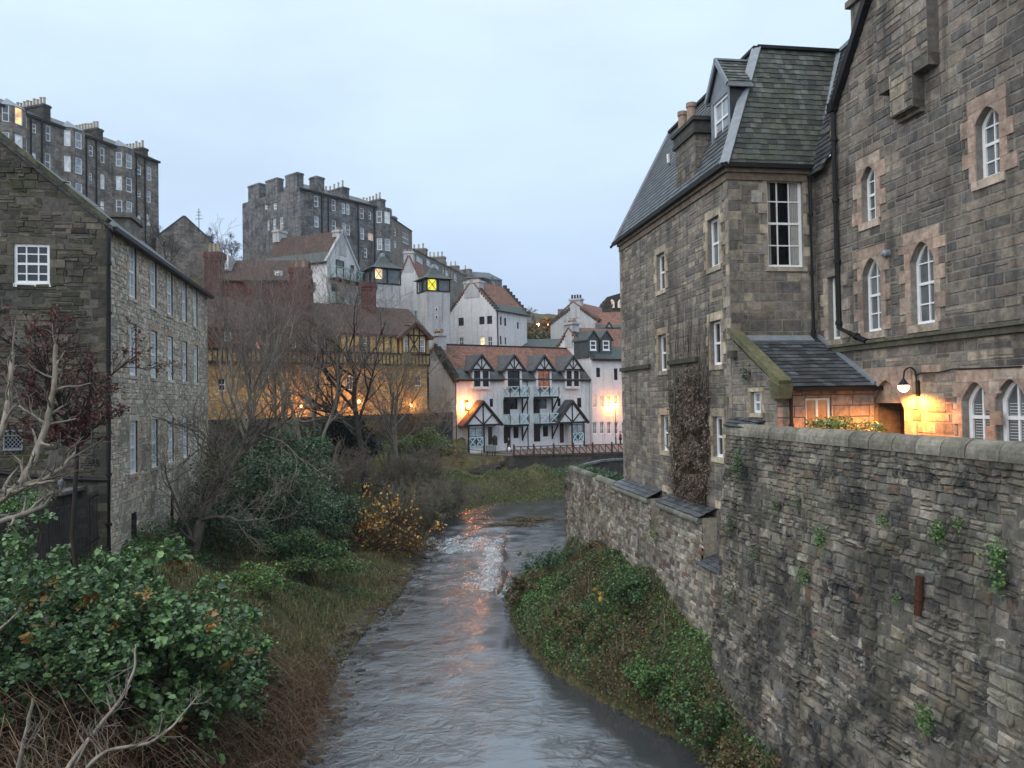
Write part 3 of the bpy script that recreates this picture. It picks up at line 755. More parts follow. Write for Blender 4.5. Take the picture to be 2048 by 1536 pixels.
# wing end wall
mb = MB(); st = MB(); exB = [wB]
exB += surround(SUR, plB, wB, rng, PAL_Q, lint=.22, sill=.14, jw=(.12, .26), lx=.14)
wall_faces(mb, plB, [(10.06, ZE), (12.95, ZE)], [(10.06, EYE-3), (12.95, EYE-3)], [wB], depth=.2)
ex = exB; quoins(plB, 10.06, 1, EYE+1.6, ZE-.4, PAL_W, (.42, .28))
stones(st, plB, 10.06, 12.9, EYE-1, ZE-.42, PAL_W, rng, ch=(.26, .36), ln=(.5, 1.0), ex=ex, prot=(.003, .012), snk=.08, joint=.012)
c = (.36, .35, .31); plB.box(ds, wB[0]-.5, wB[0]-.15, wB[3]-.75, wB[3]-.38, -.02, .036, c)
mb.build('wall_core', M['mortar_house'], HOUSE); st.build('wall', M['wing_stone'], HOUSE)
# great gable
mb = MB(); st = MB(); exC = []
for i, o in enumerate(wC):
    if i < 5: exC += surround(SUR, plC, o, rng, PAL_P if i else PAL_Q, lint=.3 if o[4] else .22, sill=.2, jw=(.2, .42), lx=.22, bh=.36)
    exC.append(o[:4])
for o in wC[5:]: exC += surround(SUR, plC, o, rng, PAL_P, lint=.28, sill=.15, jw=(.14, .3), lx=.15)
exC += surround(SUR, plC, wDoor, rng, PAL_P, lint=.34, sill=0, jw=(.3, .5), lx=.3); exC.append(wDoor[:4])
topC = [(5.5, 17.0), (14.4, 27.2), (19.05, 20.45), (20.72, 18.25), (21.1, 17.9), (21.1, ZE+.12), (22.0, ZE+.12)]
wall_faces(mb, plC, topC, [(5.5, 6.5), (22, 6.5)], wC+[wDoor], depth=.24)
sc_z = plC.px(1850, 675)[1]
stones(st, plC, 5.5, 22, sc_z+.12, 27, PAL_H, rng, snk=.1, ch=(.2, .31), ln=(.35, .78), ex=exC, top=topC, prot=(.004, .024), joint=.022)
stones(st, plC, 5.5, 22, 7.0, sc_z-.14, PAL_H+PAL_P[:1]+PAL_Q, rng, ch=(.2, .3), ln=(.35, .8), ex=exC, top=topC, prot=(.003, .014), joint=.018)
mb.build('wall_core', M['mortar_house'], HOUSE); st.build('wall', M['house_stone'], HOUSE)
# chimney breast, corbelled out of the gable
sA, zA = plC.px(1782, 60)[0], 0
sb1 = plC.px(1880, 130)[0]; sb0 = plC.px(1778, 180)[0]; zb = plC.px(1830, 160)[1]
mbb = MB(); stb = MB()
plBr = Pl(*(plC.O+plC.n*.32)[:2], -8.6, out=-VR)
plC.box(mbb, sb1, sb0, zb, 26, -.1, .31); stones(stb, plBr, sb1, sb0, zb+.3, 26, PAL_H+PAL_Q, rng, ch=(.22, .34), ln=(.3, .6), prot=(.003, .012), top=[(sb1, 26), (sb0, 26)])
r2 = C_(1803, 150, 1850, 236); plC.box(mbb, r2[0], r2[1], r2[2]+.12, zb+.5, 0, .33)
stones(stb, plBr, r2[0], r2[1], r2[2]+.14, zb+.3, PAL_Q, rng, ch=(.3, .4), ln=(.35, .6), prot=(.012, .02), off=.012)
for (a, b, zz) in ((sb1, r2[0], zb), (r2[1], sb0, zb), (r2[0], r2[1], r2[2])):
    for k in range(3): plC.box(ds, a, b, zz+.1*k+.005, zz+.1*(k+1), -.02, .14+.08*k, PAL_Q[k % 2])
ch = mbb.build('chimney_breast', M['mortar'], HOUSE); stb.build('stone_facing', M['house_stone'], ch)
# string courses
plC.box(ds, 5.5, 21.7, sc_z-.13, sc_z+.02, -.02, .10, (.1, .1, .075)); plC.box(ds, 5.5, 21.7, sc_z+.02, sc_z+.1, -.02, .16, (.13, .125, .09))
for x0, x1, y in ((1244, 1302, 736), (1340, 1398, 722)):
    r = (plA.px(x0, y)[0], plA.px(x1, y)[0]); z = plA.px((x0+x1)/2, y)[1]; plA.box(ds, min(r), max(r), z-.08, z+.08, -.02, .13, (.07, .068, .055))
plA.box(ds, 22.0, 33.4, ZE-.42, ZE-.2, -.02, .06, (.22, .17, .13)); plA.box(ds, 22, 33.4, ZE-.2, ZE-.02, -.02, .14, (.2, .165, .125))
plB.box(ds, 10.0, 12.9, ZE-.42, ZE-.2, -.02, .06, (.2, .155, .12)); plB.box(ds, 9.93, 12.9, ZE-.2, ZE-.02, -.02, .14, (.22, .17, .13))
ds.build('dressed_stonework', M['dressed_stone'], HOUSE)
for m_ in SUR: m_.build('surround', M['dressed_stone'], HOUSE)
# windows
GL = ['glass', 'glass_grey', 'glass', 'lit_brown', 'glass', 'glass', 'glass_dark', 'glass_dark']
for i, o in enumerate(wA): window(HOUSE, plA, o, 2, 2, gm=M[GL[i] if i != 3 else 'glass'], rec=.13, fw=.09, sill=.1)
window(HOUSE, plA, wPorch, 2, 2, gm=M['glass_pale'], rec=.1, fw=.07)
wf = window(HOUSE, plB, wB, 3, 4, gm=M['glass_dark'], rec=.1, fw=.085, bar=.035, sill=.1)
# curtains drawn to the sides of the tall window
cm = MB()
for side in (-1, 1):
    edge = wB[1] if side > 0 else wB[0]; n = 9; wd = .27 if side > 0 else .12
    for i in range(n):
        a, b = edge-side*(.07+wd*i/n), edge-side*(.07+wd*(i+1)/n)
        o0, o1 = (-.126-.016*(i % 2)), (-.126-.016*((i+1) % 2))
        z0 = wB[2]+.1
        cm.face([plB.P(a, z0, o0), plB.P(b, z0, o1), plB.P(b, wB[3]-.08, o1), plB.P(a, wB[3]-.08, o0)])
cm.build('curtain', M['curtain'], wf, uv=False)
for i, o in enumerate(wC):
    if i < 5: window(HOUSE, plC, o, 2, 4 if i in (1, 2) else 3 if i == 0 else 4, gm=M['glass_grey'], rec=.16, fw=.085, bar=.035, sill=.1)
for o in wC[5:]:
    f = window(HOUSE, plC, o, 2, 2, gm=M['glass_grey'], rec=.16, fw=.1, bar=.05, sill=.12)
    sh = MB(); z = o[2]+.15                                        # louvred shutters inside
    while z < o[3]-.5:
        for a, b in ((o[0]+.14, (o[0]+o[1])/2-.05), ((o[0]+o[1])/2+.05, o[1]-.14)):
            sh.hexa([plC.P(a, z, -.215), plC.P(b, z, -.215), plC.P(b, z+.045, -.235), plC.P(a, z+.045, -.235), plC.P(a, z-.008, -.205), plC.P(b, z-.008, -.205), plC.P(b, z+.037, -.222), plC.P(a, z+.037, -.222)])
        z += .062
    sh.build('shutter', M['white_paint'], f, uv=False)
# door set deep under a stone arch
dm = MB(); zd = plC.px(1775, 806)[1]
plC.box(dm, wDoor[0], wDoor[1], zd, wDoor[3], -.24, -.1, (.4, .31, .235)); ty = dm.build('tympanum', M['dressed_stone'], HOUSE)
dm = MB(); plC.box(dm, wDoor[0], wDoor[1], 7, zd, -1.0, -.9); dr_ = dm.build('door', M['brown_door'], HOUSE)
dm = MB(); dm.face([plC.P(wDoor[0]-.02, 7, -.2), plC.P(wDoor[0]-.02, zd, -.2), plC.P(wDoor[0]-.02, zd, -1), plC.P(wDoor[0]-.02, 7, -1)]); dm.face([plC.P(wDoor[1]+.02, 7, -.2), plC.P(wDoor[1]+.02, zd, -.2), plC.P(wDoor[1]+.02, zd, -1), plC.P(wDoor[1]+.02, 7, -1)]); dm.face([plC.P(wDoor[0]-.02, zd, -.22), plC.P(wDoor[1]+.02, zd, -.22), plC.P(wDoor[1]+.02, zd, -1), plC.P(wDoor[0]-.02, zd, -1)]); dm.build('door_reveal', M['mortar'], HOUSE)
hm = MB(); hm.tube([plC.P(wDoor[0]+.25, 8.2, -.86), plC.P(wDoor[0]+.25, 8.35, -.86)], .025); hm.build('handle', M['iron'], dr_, uv=False)

# mansard roof
zT = EYE+11.15
NL, NR, FL = RF(21.82, 9.88, ZE), RF(21.82, 13.0, ZE), RF(33.65, 9.88, ZE)
TN, TF, TR = RF(23.0, 11.6, zT), RF(30.9, 11.6, zT), RF(23.0, 14.6, zT)
rf = MB(); slates(rf, FL, NL, TN, TF, rng, PAL_SL, .27, .19); roof = rf.build('mansard_roof', M['slate_clean'], HOUSE)
rf = MB(); slates(rf, NL, NR, TR, TN, rng, PAL_SLM, .27, .2); rf.build('front_slates', M['slate'], roof)
rf = MB()
rf.face([TN, TR, RF(23, 17, zT), RF(30.9, 17, zT), TF]); rf.face([FL, TF, RF(30.9, 17, zT), RF(33.65, 19, ZE)])
up3 = np.array((0, 0, .04))
rf.bar(TN+up3, TR+up3, .22, .1); rf.bar(TN+up3, TF+up3, .22, .1); rf.build('roof_top', M['gutter_black'], roof)
hp = MB(); nh = (-UR-VR)*.7; hp.bar(NL+nh*.02, TN+nh*.03, .3, .05, up=(-UR-VR+np.array((0, 0, .4)))); hp.build('lead_hip', M['lead'], roof); hp = MB(); hp.bar(FL-VR*.03, TF-VR*.03, .1, .12)
hp.build('lead_verge', M['lead'], roof)
# right-hand slope between mansard and gable, facing the river
rf = MB(); d0, d1, d2, d3 = RF(22.35, 12.62, ZE-.3), RF(21.14, 12.62, ZE-.3), RF(18.4, 14.5, zT+.4), RF(23.0, 14.5, zT)
slates(rf, d0, d1, d2, d3, rng, PAL_SL, .27, .19); rf.build('valley_slates', M['slate_clean'], roof)
lv = MB(); lv.bar(RF(21.9, 12.72, ZE+.02), RF(22.95, 14.4, zT), .16, .04, up=(-UR-VR)); lv.bar(d2+up3, d3+up3, .2, .12); lv.build('lead_valley', M['lead'], roof)
# gutters
g = MB()
for p, q in ((RF(33.7, 9.84, ZE-.02), RF(21.78, 9.84, ZE-.02)), (RF(21.78, 9.84, ZE-.02), RF(21.78, 12.95, ZE-.02))): g.bar(p, q, .15, .13)
g.tube([RF(33.7, 9.84, ZE-.02), RF(33.95, 9.8, ZE-.1)], .06)
# black verge of the gable
vg = [plC.P(20.78, 18.15, .08), plC.P(19.05, 20.45, .08), plC.P(14.4, 27.2, .08), plC.P(5.5, 17, .08)]
for p, q in zip(vg, vg[1:]): g.bar(p, q, .26, .2)
g.build('gutter', M['gutter_black'], HOUSE)
# dormer in the river slope
zd0, zd1 = plA.px(1440, 282)[1], 0
DU0, DU1 = 23.12, 24.5; vF = 10.42
dm = MB(); oD = RF(0, vF); plD = Pl(oD[0], oD[1], -8.6, out=-VR)
wD = plD.rect(1426, 196, 1456, 278); z_ap = plD.px(1434, 130)[1]; z_ev = plD.px(1456, 168)[1]; z_b = plD.px(1440, 292)[1]
DU0, DU1 = wD[0]-.16, wD[1]+.16; um = (DU0+DU1)/2
wall_faces(dm, plD, [(DU0, z_ev), (um, z_ap), (DU1, z_ev)], [(DU0, z_b-.2), (DU1, z_b-.2)], [wD], depth=.08)
dorm = dm.build('dormer', M['lead'], HOUSE)
vS = lambda z: 9.9+(z-ZE)/(zT-ZE)*1.72+.08
for uu in (DU0, DU1): dc = MB(); slates(dc, RF(uu, vS(z_b), z_b-.2), RF(uu, vF, z_b-.2), RF(uu, vF, z_ev), RF(uu, vS(z_ev), z_ev), rng, PAL_SL, .25, .17); dc.build('cheek', M['slate_clean'], dorm)
dc = MB(); ov = .12
slates(dc, RF(DU0-.12, vS(z_ev), z_ev-.08), RF(DU0-.12, vF-ov, z_ev-.08), RF(um, vF-ov, z_ap+.06), RF(um, vS(z_ap), z_ap+.06), rng, PAL_SLM, .25, .17)
slates(dc, RF(DU1+.12, vF-ov, z_ev-.08), RF(DU1+.12, vS(z_ev), z_ev-.08), RF(um, vS(z_ap), z_ap+.06), RF(um, vF-ov, z_ap+.06), rng, PAL_SLM, .25, .17)
dc.build('dormer_roof', M['slate_clean'], dorm)
dc = MB(); dc.bar(RF(um, vF-ov-.05, z_ap+.1), RF(um, vS(z_ap), z_ap+.1), .12, .06)
for uu in (DU0-.12, DU1+.12): dc.bar(RF(uu, vF-ov, z_ev-.1), RF(uu, vS(z_ev), z_ev-.1), .08, .1); dc.bar(RF(uu, vF-ov-.01, z_ev-.07), RF(um, vF-ov-.01, z_ap+.06), .06, .14)
dc.build('lead_flashing', M['lead'], dorm)
window(dorm, plD, wD, 2, 2, gm=M['glass_pale'], rec=.05, fw=.09, sill=.1)
# wall-head chimney with pots
cu0, cu1 = plA.px(1392, 350)[0], plA.px(1352, 350)[0]; zc0 = ZE-.4; zc1 = plA.px(1368, 262)[1]
cm = MB(); plA.box(cm, cu0+.02, cu1-.02, zc0, zc1, -.55, .0)
chm = cm.build('chimney', M['mortar'], HOUSE)
cs = MB(); stones(cs, plA, cu0, cu1, zc0, zc1, PAL_H, rng, ch=(.2, .32), ln=(.25, .5), prot=(.005, .015))
oc = RF(cu0+.02, 0); plq = Pl(oc[0], oc[1], 81.4, out=-UR); stones(cs, plq, 10.06, 10.62, zc0, zc1, PAL_H, rng, ch=(.2, .32), ln=(.25, .5), prot=(.005, .015))
plA.box(cs, cu0-.12, cu1+.1, zc1-.42, zc1-.3, -.62, .08, (.06, .06, .055)); plA.box(cs, cu0-.06, cu1+.05, zc1-.3, zc1, -.6, .05, (.08, .078, .07)); plA.box(cs, cu0-.16, cu1+.13, zc1, zc1+.13, -.65, .13, (.06, .06, .055))
cs.build('stone_facing', M['house_stone'], chm)
for k in (.28, .72): 
    p = MB(); c0 = RF(cu0+(cu1-cu0)*k, 10.15, zc1+.13); p.tube([c0, c0+np.array((0, 0, .5)), c0+np.array((0, 0, .52)), c0+np.array((0, 0, .66))], [.17, .15, .18, .18], 12); p.build('chimney_pot', M['clay_pot'], chm, uv=False)
# chimney behind the gable
cm = MB(); b0 = PX(1738, 70, 23.6); bu, bv = b0@UR, b0@VR
for (a, z0, z1) in ((0, -2.2, 2.6), (.12, 1.05, 1.25)): cm.hexa([RF(bu-.45-a, bv-.3-a, b0[2]+z0), RF(bu+.45+a, bv-.3-a, b0[2]+z0), RF(bu+.45+a, bv+1.1, b0[2]+z0), RF(bu-.45-a, bv+1.1, b0[2]+z0), RF(bu-.45-a, bv-.3-a, b0[2]+z1), RF(bu+.45+a, bv-.3-a, b0[2]+z1), RF(bu+.45+a, bv+1.1, b0[2]+z1), RF(bu-.45-a, bv+1.1, b0[2]+z1)])
cm.build('chimney', M['tenement_stone'], HOUSE)
# boiler flue elbow on the far slates
fl = MB(); q = PX(1340, 330, 29.5); fl.tube([q, q+np.array((-.1, -.2, .05)), q+np.array((-.12, -.25, .35))], .06, 8); fl.build('flue_pipe', M['white_paint'], HOUSE, uv=False)
# downpipes
def pipe(pts, r=.055, joints=True, m='gutter_black', parent=HOUSE, nm='downpipe'):
    p = MB(); p.tube(pts, r, 8)
    if joints:
        for a, b in zip(pts, pts[1:]):
            L = np.linalg.norm(np.array(b)-np.array(a)); d = (np.array(b)-np.array(a))/max(L, .01); k = .9
            while k < L: p.tube([np.array(a)+d*k, np.array(a)+d*(k+.1)], r*1.35, 8); k += 1.8
    p.build(nm, M[m], parent, uv=False)
pipe([plB.P(12.66, ZE-.25, .08), plB.P(12.66, ZE-.5, .12), plB.P(12.68, EYE+1.75, .1)])
s1, z1 = plC.px(1673, 214); s2, z2 = plC.px(1689, 655); s3, z3 = plC.px(1742, 682)
pipe([plC.P(s1, z1, .12), plC.P(s1, z2, .1), plC.P(s3, z3, .14)], .075)
plh = MB(); plC.box(plh, s1-.12, s1+.12, z1-.15, z1+.12, .02, .24); plh.build('hopper', M['gutter_black'], HOUSE, uv=False)
al = MB(); q = plC.P(*plC.px(1777, 507), .0); al.tube([q, q+plC.n*.14, q+plC.n*.2], [.11, .1, .04], 10); al.build('wall_vent', M['lead'], HOUSE, uv=False)
ck = MB(); pts = [plC.P(*plC.px(x, y), .05) for x, y in ((1834, 752), (1846, 746), (1880, 745), (1910, 738), (1960, 737), (2048, 733))]; ck.tube(pts, .018, 5); ck.build('cable', M['gutter_black'], HOUSE, uv=False)

# porch
st = MB(); mb = MB(); wP = plP.rect(1612, 796, 1663, 900); zpe = EYE+.22
wall_faces(mb, plP, [(10.06, zpe), (12.9, zpe)], [(10.06, 6.8), (12.9, 6.8)], [wP], depth=.14)
stones(st, plP, 10.06, 12.9, 7, zpe, PAL_P+PAL_Q, rng, ch=(.26, .36), ln=(.4, .8), ex=[wP], prot=(.003, .01), snk=.05)
pc = mb.build('porch', M['mortar'], HOUSE); st.build('stone_facing', M['dressed_stone'], pc)
window(pc, plP, wP, 2, 1, gm=M['glass_peach'], rec=.06, fw=.06, bar=.06, sash=False)
rf = MB(); slates(rf, RF(19.12, 10.2, EYE+.22), RF(19.12, 13.0, EYE+.22), RF(21.95, 13.0, EYE+1.72), RF(21.95, 10.2, EYE+1.72), rng, PAL_SL, .3, .22); rf.build('porch_roof', M['slate_clean'], pc)
lf = MB(); lf.hexa([RF(21.72, 10.3, EYE+1.62), RF(21.72, 12.6, EYE+1.62), RF(22.02, 12.6, EYE+1.76), RF(22.02, 10.3, EYE+1.76), RF(21.7, 10.3, EYE+1.67), RF(21.7, 12.6, EYE+1.67), RF(22.0, 12.6, EYE+1.85), RF(22.0, 10.3, EYE+1.85)])
lf.bar(RF(19.15, 12.86, EYE+.3), RF(21.95, 12.86, EYE+1.82), .1, .1); lf.build('lead_flashing', M['lead'], pc)
sk = MB(); a, b = RF(18.95, 10.13, EYE+.33), RF(22.05, 10.13, EYE+2.0); sk.bar(a, b, .36, .16, col=(.17, .16, .09)); sk.hexa([RF(18.95, 9.95, EYE-.08), RF(18.95, 10.3, EYE-.08), RF(19.4, 10.3, EYE-.08), RF(19.4, 9.95, EYE-.08), RF(18.9, 9.9, EYE+.28), RF(18.9, 10.34, EYE+.28), RF(19.4, 10.34, EYE+.45), RF(19.4, 9.9, EYE+.45)], (.15, .14, .085))
sk.build('skew_coping', M['coping_stone'], pc)
g = MB(); g.bar(RF(19.08, 10.3, EYE+.16), RF(19.08, 13, EYE+.16), .11, .1); g.build('gutter', M['gutter_black'], pc)
pipe([RF(19.2, 10.42, EYE+.15), RF(19.2, 10.42, 7.2)], .05, parent=pc)
bk = MB(); q = plA.px(1472, 708); plA.box(bk, q[0]-.12, q[0]+.18, q[1]-.12, q[1]+.1, 0, .2, (.09, .085, .075)); bk.build('corbel', M['dressed_stone'], HOUSE)

# wall lantern by the door
wl = plC.px(1838, 775); LA = thing('wall_lantern', 'lit swan neck lantern on the stone wall beside the arched doorway', 'lamp', plC.P(wl[0], wl[1], 0))
lm = MB(); b0 = plC.P(wl[0], wl[1]-.1, .03); plC.box(lm, wl[0]-.05, wl[0]+.05, wl[1]-.22, wl[1]+.18, 0, .06)
arc = [plC.P(wl[0], wl[1]+.1, .06)]
for k in range(9):
    t_ = math.pi*k/8; arc.append(plC.P(wl[0], wl[1]+.34+.16*math.sin(t_), .2+.16-.16*math.cos(t_)-.12))
arc.append(plC.P(wl[0], wl[1]+.2, .42)); lm.tube(arc, .02, 6); lm.build('bracket', M['gutter_black'], LA, uv=False)
c0 = plC.P(wl[0], wl[1]+.06, .42); sh = MB(); sh.tube([c0+np.array((0, 0, .17)), c0+np.array((0, 0, .06)), c0], [.03, .09, .15], 12); sh.build('lamp_shade', M['gutter_black'], LA, uv=False)
gl = MB(); gl.tube([c0+np.array((0, 0, z)) for z in (0, -.04, -.09, -.14, -.17)], [.125, .135, .125, .085, .03], 12); gl.build('globe', M['lamp_soft'], LA, uv=False, smooth=True)
def plight(name, loc, energy, col, parent, size=.12):
    l = bpy.data.lights.new(name, 'POINT'); l.energy = energy; l.color = col; l.shadow_soft_size = size
    o = bpy.data.objects.new(name, l); COL.objects.link(o)
    o.parent = parent; o.location = Vector(np.array(loc)-ORG[parent.name]); return o
sl_ = bpy.data.lights.new('bulb', 'SPOT'); sl_.energy = 560; sl_.color = (1, .31, .045); sl_.spot_size = math.radians(172); sl_.spot_blend = .35; sl_.shadow_soft_size = .1
slo = bpy.data.objects.new('bulb', sl_); COL.objects.link(slo); slo.parent = LA; slo.location = Vector(c0+np.array((0, 0, -.2))-ORG[LA.name])

# ---------------------------------------------------------------- garden wall beside the river
GAIN = 1.38; VAR = .24
PAL_G = [(.15, .14, .12), (.19, .175, .145), (.12, .112, .1), (.22, .2, .165), (.085, .083, .085), (.17, .15, .125), (.26, .24, .2), (.14, .132, .125), (.18, .155, .13), (.1, .097, .09), (.2, .18, .155), (.29, .27, .235), (.15, .14, .13), (.12, .11, .1), (.14, .09, .065), (.22, .2, .165)]
zw = 8.8; oG = RF(0, 9.62); plG = Pl(oG[0], oG[1], -8.6, out=-VR, bat=.085, zt=zw)
GW = thing('garden_wall', 'tall dark rubble retaining wall with rounded coping rising from the river bank', 'wall', RF(12, 9.6, 0))
mb = MB(); mb.hexa([RF(3, 9.64, zw), RF(21.55, 9.64, zw), RF(21.55, 10.1, zw), RF(3, 10.1, zw), RF(3, 8.87, 0), RF(21.55, 8.87, 0), RF(21.55, 10.1, 0), RF(3, 10.1, 0)])
mb.build('wall_core', M['mortar'], GW)
st = MB()
stones(st, plG, 3, 21.55, 6.9, zw, PAL_G, rng, ch=(.1, .21), ln=(.1, .36), prot=(.004, .035), jit=.022, wob=.05, snk=.2)
stones(st, plG, 3, 21.55, 3.6, 6.9, PAL_G, rng, ch=(.11, .27), ln=(.1, .42), prot=(.006, .07), jit=.03, wob=.07, snk=.25)
stones(st, plG, 3, 21.55, -.2, 3.6, PAL_G, rng, ch=(.15, .38), ln=(.12, .6), prot=(.01, .09), jit=.045, wob=.09, snk=.3)
oE = RF(21.55, 0); plGE = Pl(oE[0], oE[1], 81.4, out=UR)
st.build('wall', M['wall_stone'], GW)
cp = MB(); u = 3.0
while u < 21.3:
    L = rng.uniform(.55, .85); r = .2*rng.uniform(.94, 1.06); f_ = rng.uniform(.8, 1.2); c = tuple(x*f_ for x in (.24, .225, .185)); k0 = rng.uniform(-.012, .012)
    ring = []
    for uu, rr in ((u+.012, r*.93), (u+.05, r), (u+L-.05, r), (u+L-.012, r*.93)):
        ring.append([RF(uu, 9.78+k0-rr*1.12*math.cos(t_), zw-.03+rr*1.25*math.sin(t_)) for t_ in [math.pi*j/9 for j in range(10)]]+[RF(uu, 9.78+k0+rr*1.1, zw-.12), RF(uu, 9.78+k0-rr*1.12, zw-.12)])
    for a, b in zip(ring, ring[1:]):
        for j in range(len(a)): cp.face([a[j], a[(j+1) % len(a)], b[(j+1) % len(a)], b[j]], c)
    cp.face(ring[0][::-1], c); cp.face(ring[-1], c); u += L
cp.build('coping', M['coping_stone'], GW, smooth=False)
sl = MB(); slates(sl, RF(21.5, 9.5, 8.95), RF(20.3, 9.62, 8.9), RF(19.9, 10.05, 9.12), RF(21.9, 10.05, 9.2), rng, PAL_SL, .3, .16); sl.build('slate_capping', M['slate_clean'], GW)
ip = MB(); q0, q1 = GX(0, 0, 0), 0
s, z = plG.px(1869, 1150); s_b, z_b2 = plG.px(1870, 1228); ip.tube([plG.P(s, z, .1), plG.P(s, z_b2, .1)], .07, 10); ip.tube([plG.P(s, (z+z_b2)/2, .1), plG.P(s, (z+z_b2)/2-.08, .1)], .09, 10); ip.build('rusty_pipe', M['rust_iron'], GW, uv=False)

# lower river wall under the wing
PAL_R = [(.2, .185, .16), (.26, .24, .2), (.16, .145, .125), (.3, .275, .23), (.13, .12, .11), (.22, .19, .155), (.15, .095, .07), (.24, .2, .17), (.33, .3, .26)]
zr = 5.95; oR = RF(0, 9.55); plR = Pl(oR[0], oR[1], -8.6, out=-VR, bat=.05, zt=zr)
RW = thing('river_wall', 'pale low rubble river wall stepping past the basement windows of the stone house', 'wall', RF(32, 9.5, 1))
n1 = (wA[6][0]-.15, wA[6][1]+.15, wA[6][2]-.9, 9); n2 = (21.5, wA[7][1]+.05, wA[7][2]-.3, 9)
topR = [(21.55, n2[2]), (n2[1], n2[2]), (n2[1], zr), (n1[0], zr), (n1[0], n1[2]), (n1[1], n1[2]), (n1[1], zr), (42.4, zr-.1)]
mb = MB(); wall_faces(mb, plR, topR, [(21.55, 0), (42.4, 0)], [], off=-.02)
oE = RF(42.4, 0); plRE = Pl(oE[0], oE[1], 81.4, out=UR)
for a, b in ((n2[1], 0), (n1[0], 0), (n1[1], 0), (42.4, 1)):
    z0 = 0 if b else min(n1[2], n2[2]); mb.face([RF(a, 9.57, zr), RF(a, 10.05, zr), RF(a, 10.05, z0), RF(a, 9.57+(-.3 if b else 0), z0)])
for (a, b, z) in ((21.55, n2[1], n2[2]), (n1[0], n1[1], n1[2]), (n2[1], n1[0], zr), (n1[1], 42.4, zr-.05)): mb.face([RF(a, 9.55, z), RF(b, 9.55, z), RF(b, 10.1, z), RF(a, 10.1, z)])
mb.face([RF(34, 10.1, zr), RF(42.4, 10.1, zr), RF(42.4, 10.1, 3), RF(34, 10.1, 3)])
mb.build('wall_core', M['mortar_light'], RW); st = MB()
stones(st, plR, 21.55, 42.4, .4, zr, PAL_R, rng, ch=(.12, .26), ln=(.14, .42), prot=(.008, .04), jit=.015, snk=.2, top=topR, wob=.03)
stones(st, plRE, 9.3, 10.05, .4, zr-.1, PAL_R, rng, ch=(.15, .26), ln=(.2, .4), prot=(.005, .02))
st.build('wall', M['river_wall_stone'], RW)
for a, b in ((n2[1]-.05, n1[0]+.05), (n1[1]-.05, 33.2)): sl = MB(); slates(sl, RF(b, 9.42, zr+.02), RF(a, 9.42, zr+.02), RF(a, 10.05, zr+.3), RF(b, 10.05, zr+.3), rng, PAL_SL, .3, .2); sl.build('slate_ledge', M['slate_clean'], RW)
sl = MB(); slates(sl, RF(n2[1], 9.3, n2[2]+.02), RF(21.5, 9.3, n2[2]+.02), RF(21.5, 10.05, n2[2]+.3), RF(n2[1], 10.05, n2[2]+.3), rng, PAL_SL, .3, .2)
sl.build('slate_ledge', M['slate_clean'], RW)
for a, b in ((n2[1], n1[0]), (n1[1], 33.4), (33.5, 36.5), (37.2, 42.45)):
    u = a; cp = MB()
    while u < b-.2:
        L = min(rng.uniform(.9, 1.5), b-u); f_ = rng.uniform(.85, 1.15); c = tuple(x*f_ for x in (.2, .2, .165)); f = u > 33.3
        rr = .2 if f else .13; cen = (9.7 if f else 9.5); zz = zr+(-.05 if f else -.1)
        ring = [[RF(uu, cen-r_*math.cos(t_), zz+r_*math.sin(t_)) for t_ in [math.pi*(j/8*1.3-.15) for j in range(9)]] for uu, r_ in ((u+.01, rr*.92), (u+.06, rr), (u+L-.06, rr), (u+L-.01, rr*.92))]
        for p, q in zip(ring, ring[1:]):
            for j in range(8): cp.face([p[j], p[j+1], q[j+1], q[j]], c)
        cp.face(ring[0][::-1], c); cp.face(ring[-1], c); u += L
    cp.build('coping', M['coping_stone'], RW)
# ---------------------------------------------------------------- stone building on the left bank
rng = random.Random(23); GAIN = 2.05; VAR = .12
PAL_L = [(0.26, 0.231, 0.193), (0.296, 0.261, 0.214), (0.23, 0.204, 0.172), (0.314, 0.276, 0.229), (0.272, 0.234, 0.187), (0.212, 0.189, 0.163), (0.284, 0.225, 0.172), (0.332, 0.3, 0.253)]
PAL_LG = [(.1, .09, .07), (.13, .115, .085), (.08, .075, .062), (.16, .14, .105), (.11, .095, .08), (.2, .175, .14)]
oL = VL*(-9.1); plL = Pl(oL[0], oL[1], -11, out=VL)                 # long side, s = u
oLg = UL*30.3; plLG = Pl(oLg[0], oLg[1], 79, out=-UL)               # gable, s = v
MILL = thing('stone_building', 'tall rubble stone building with a mossy gable and five window bays on the left bank', 'building', LF(39, -14, 4))
ZL = 16.35
wl_px = [(258, 488, 275, 598), (301, 525, 315, 616), (335, 547, 348, 628), (366, 561, 378, 645), (390, 584, 398, 660),
         (257, 648, 275, 751), (299, 661, 315, 756), (334, 672, 347, 760), (363, 685, 375, 766), (386, 695, 396, 771),
         (256, 835, 271, 954), (299, 839, 315, 932), (333, 836, 345, 927), (362, 838, 372, 915), (386, 838, 393, 905)]
wL = [plL.rect(*r) for r in wl_px]
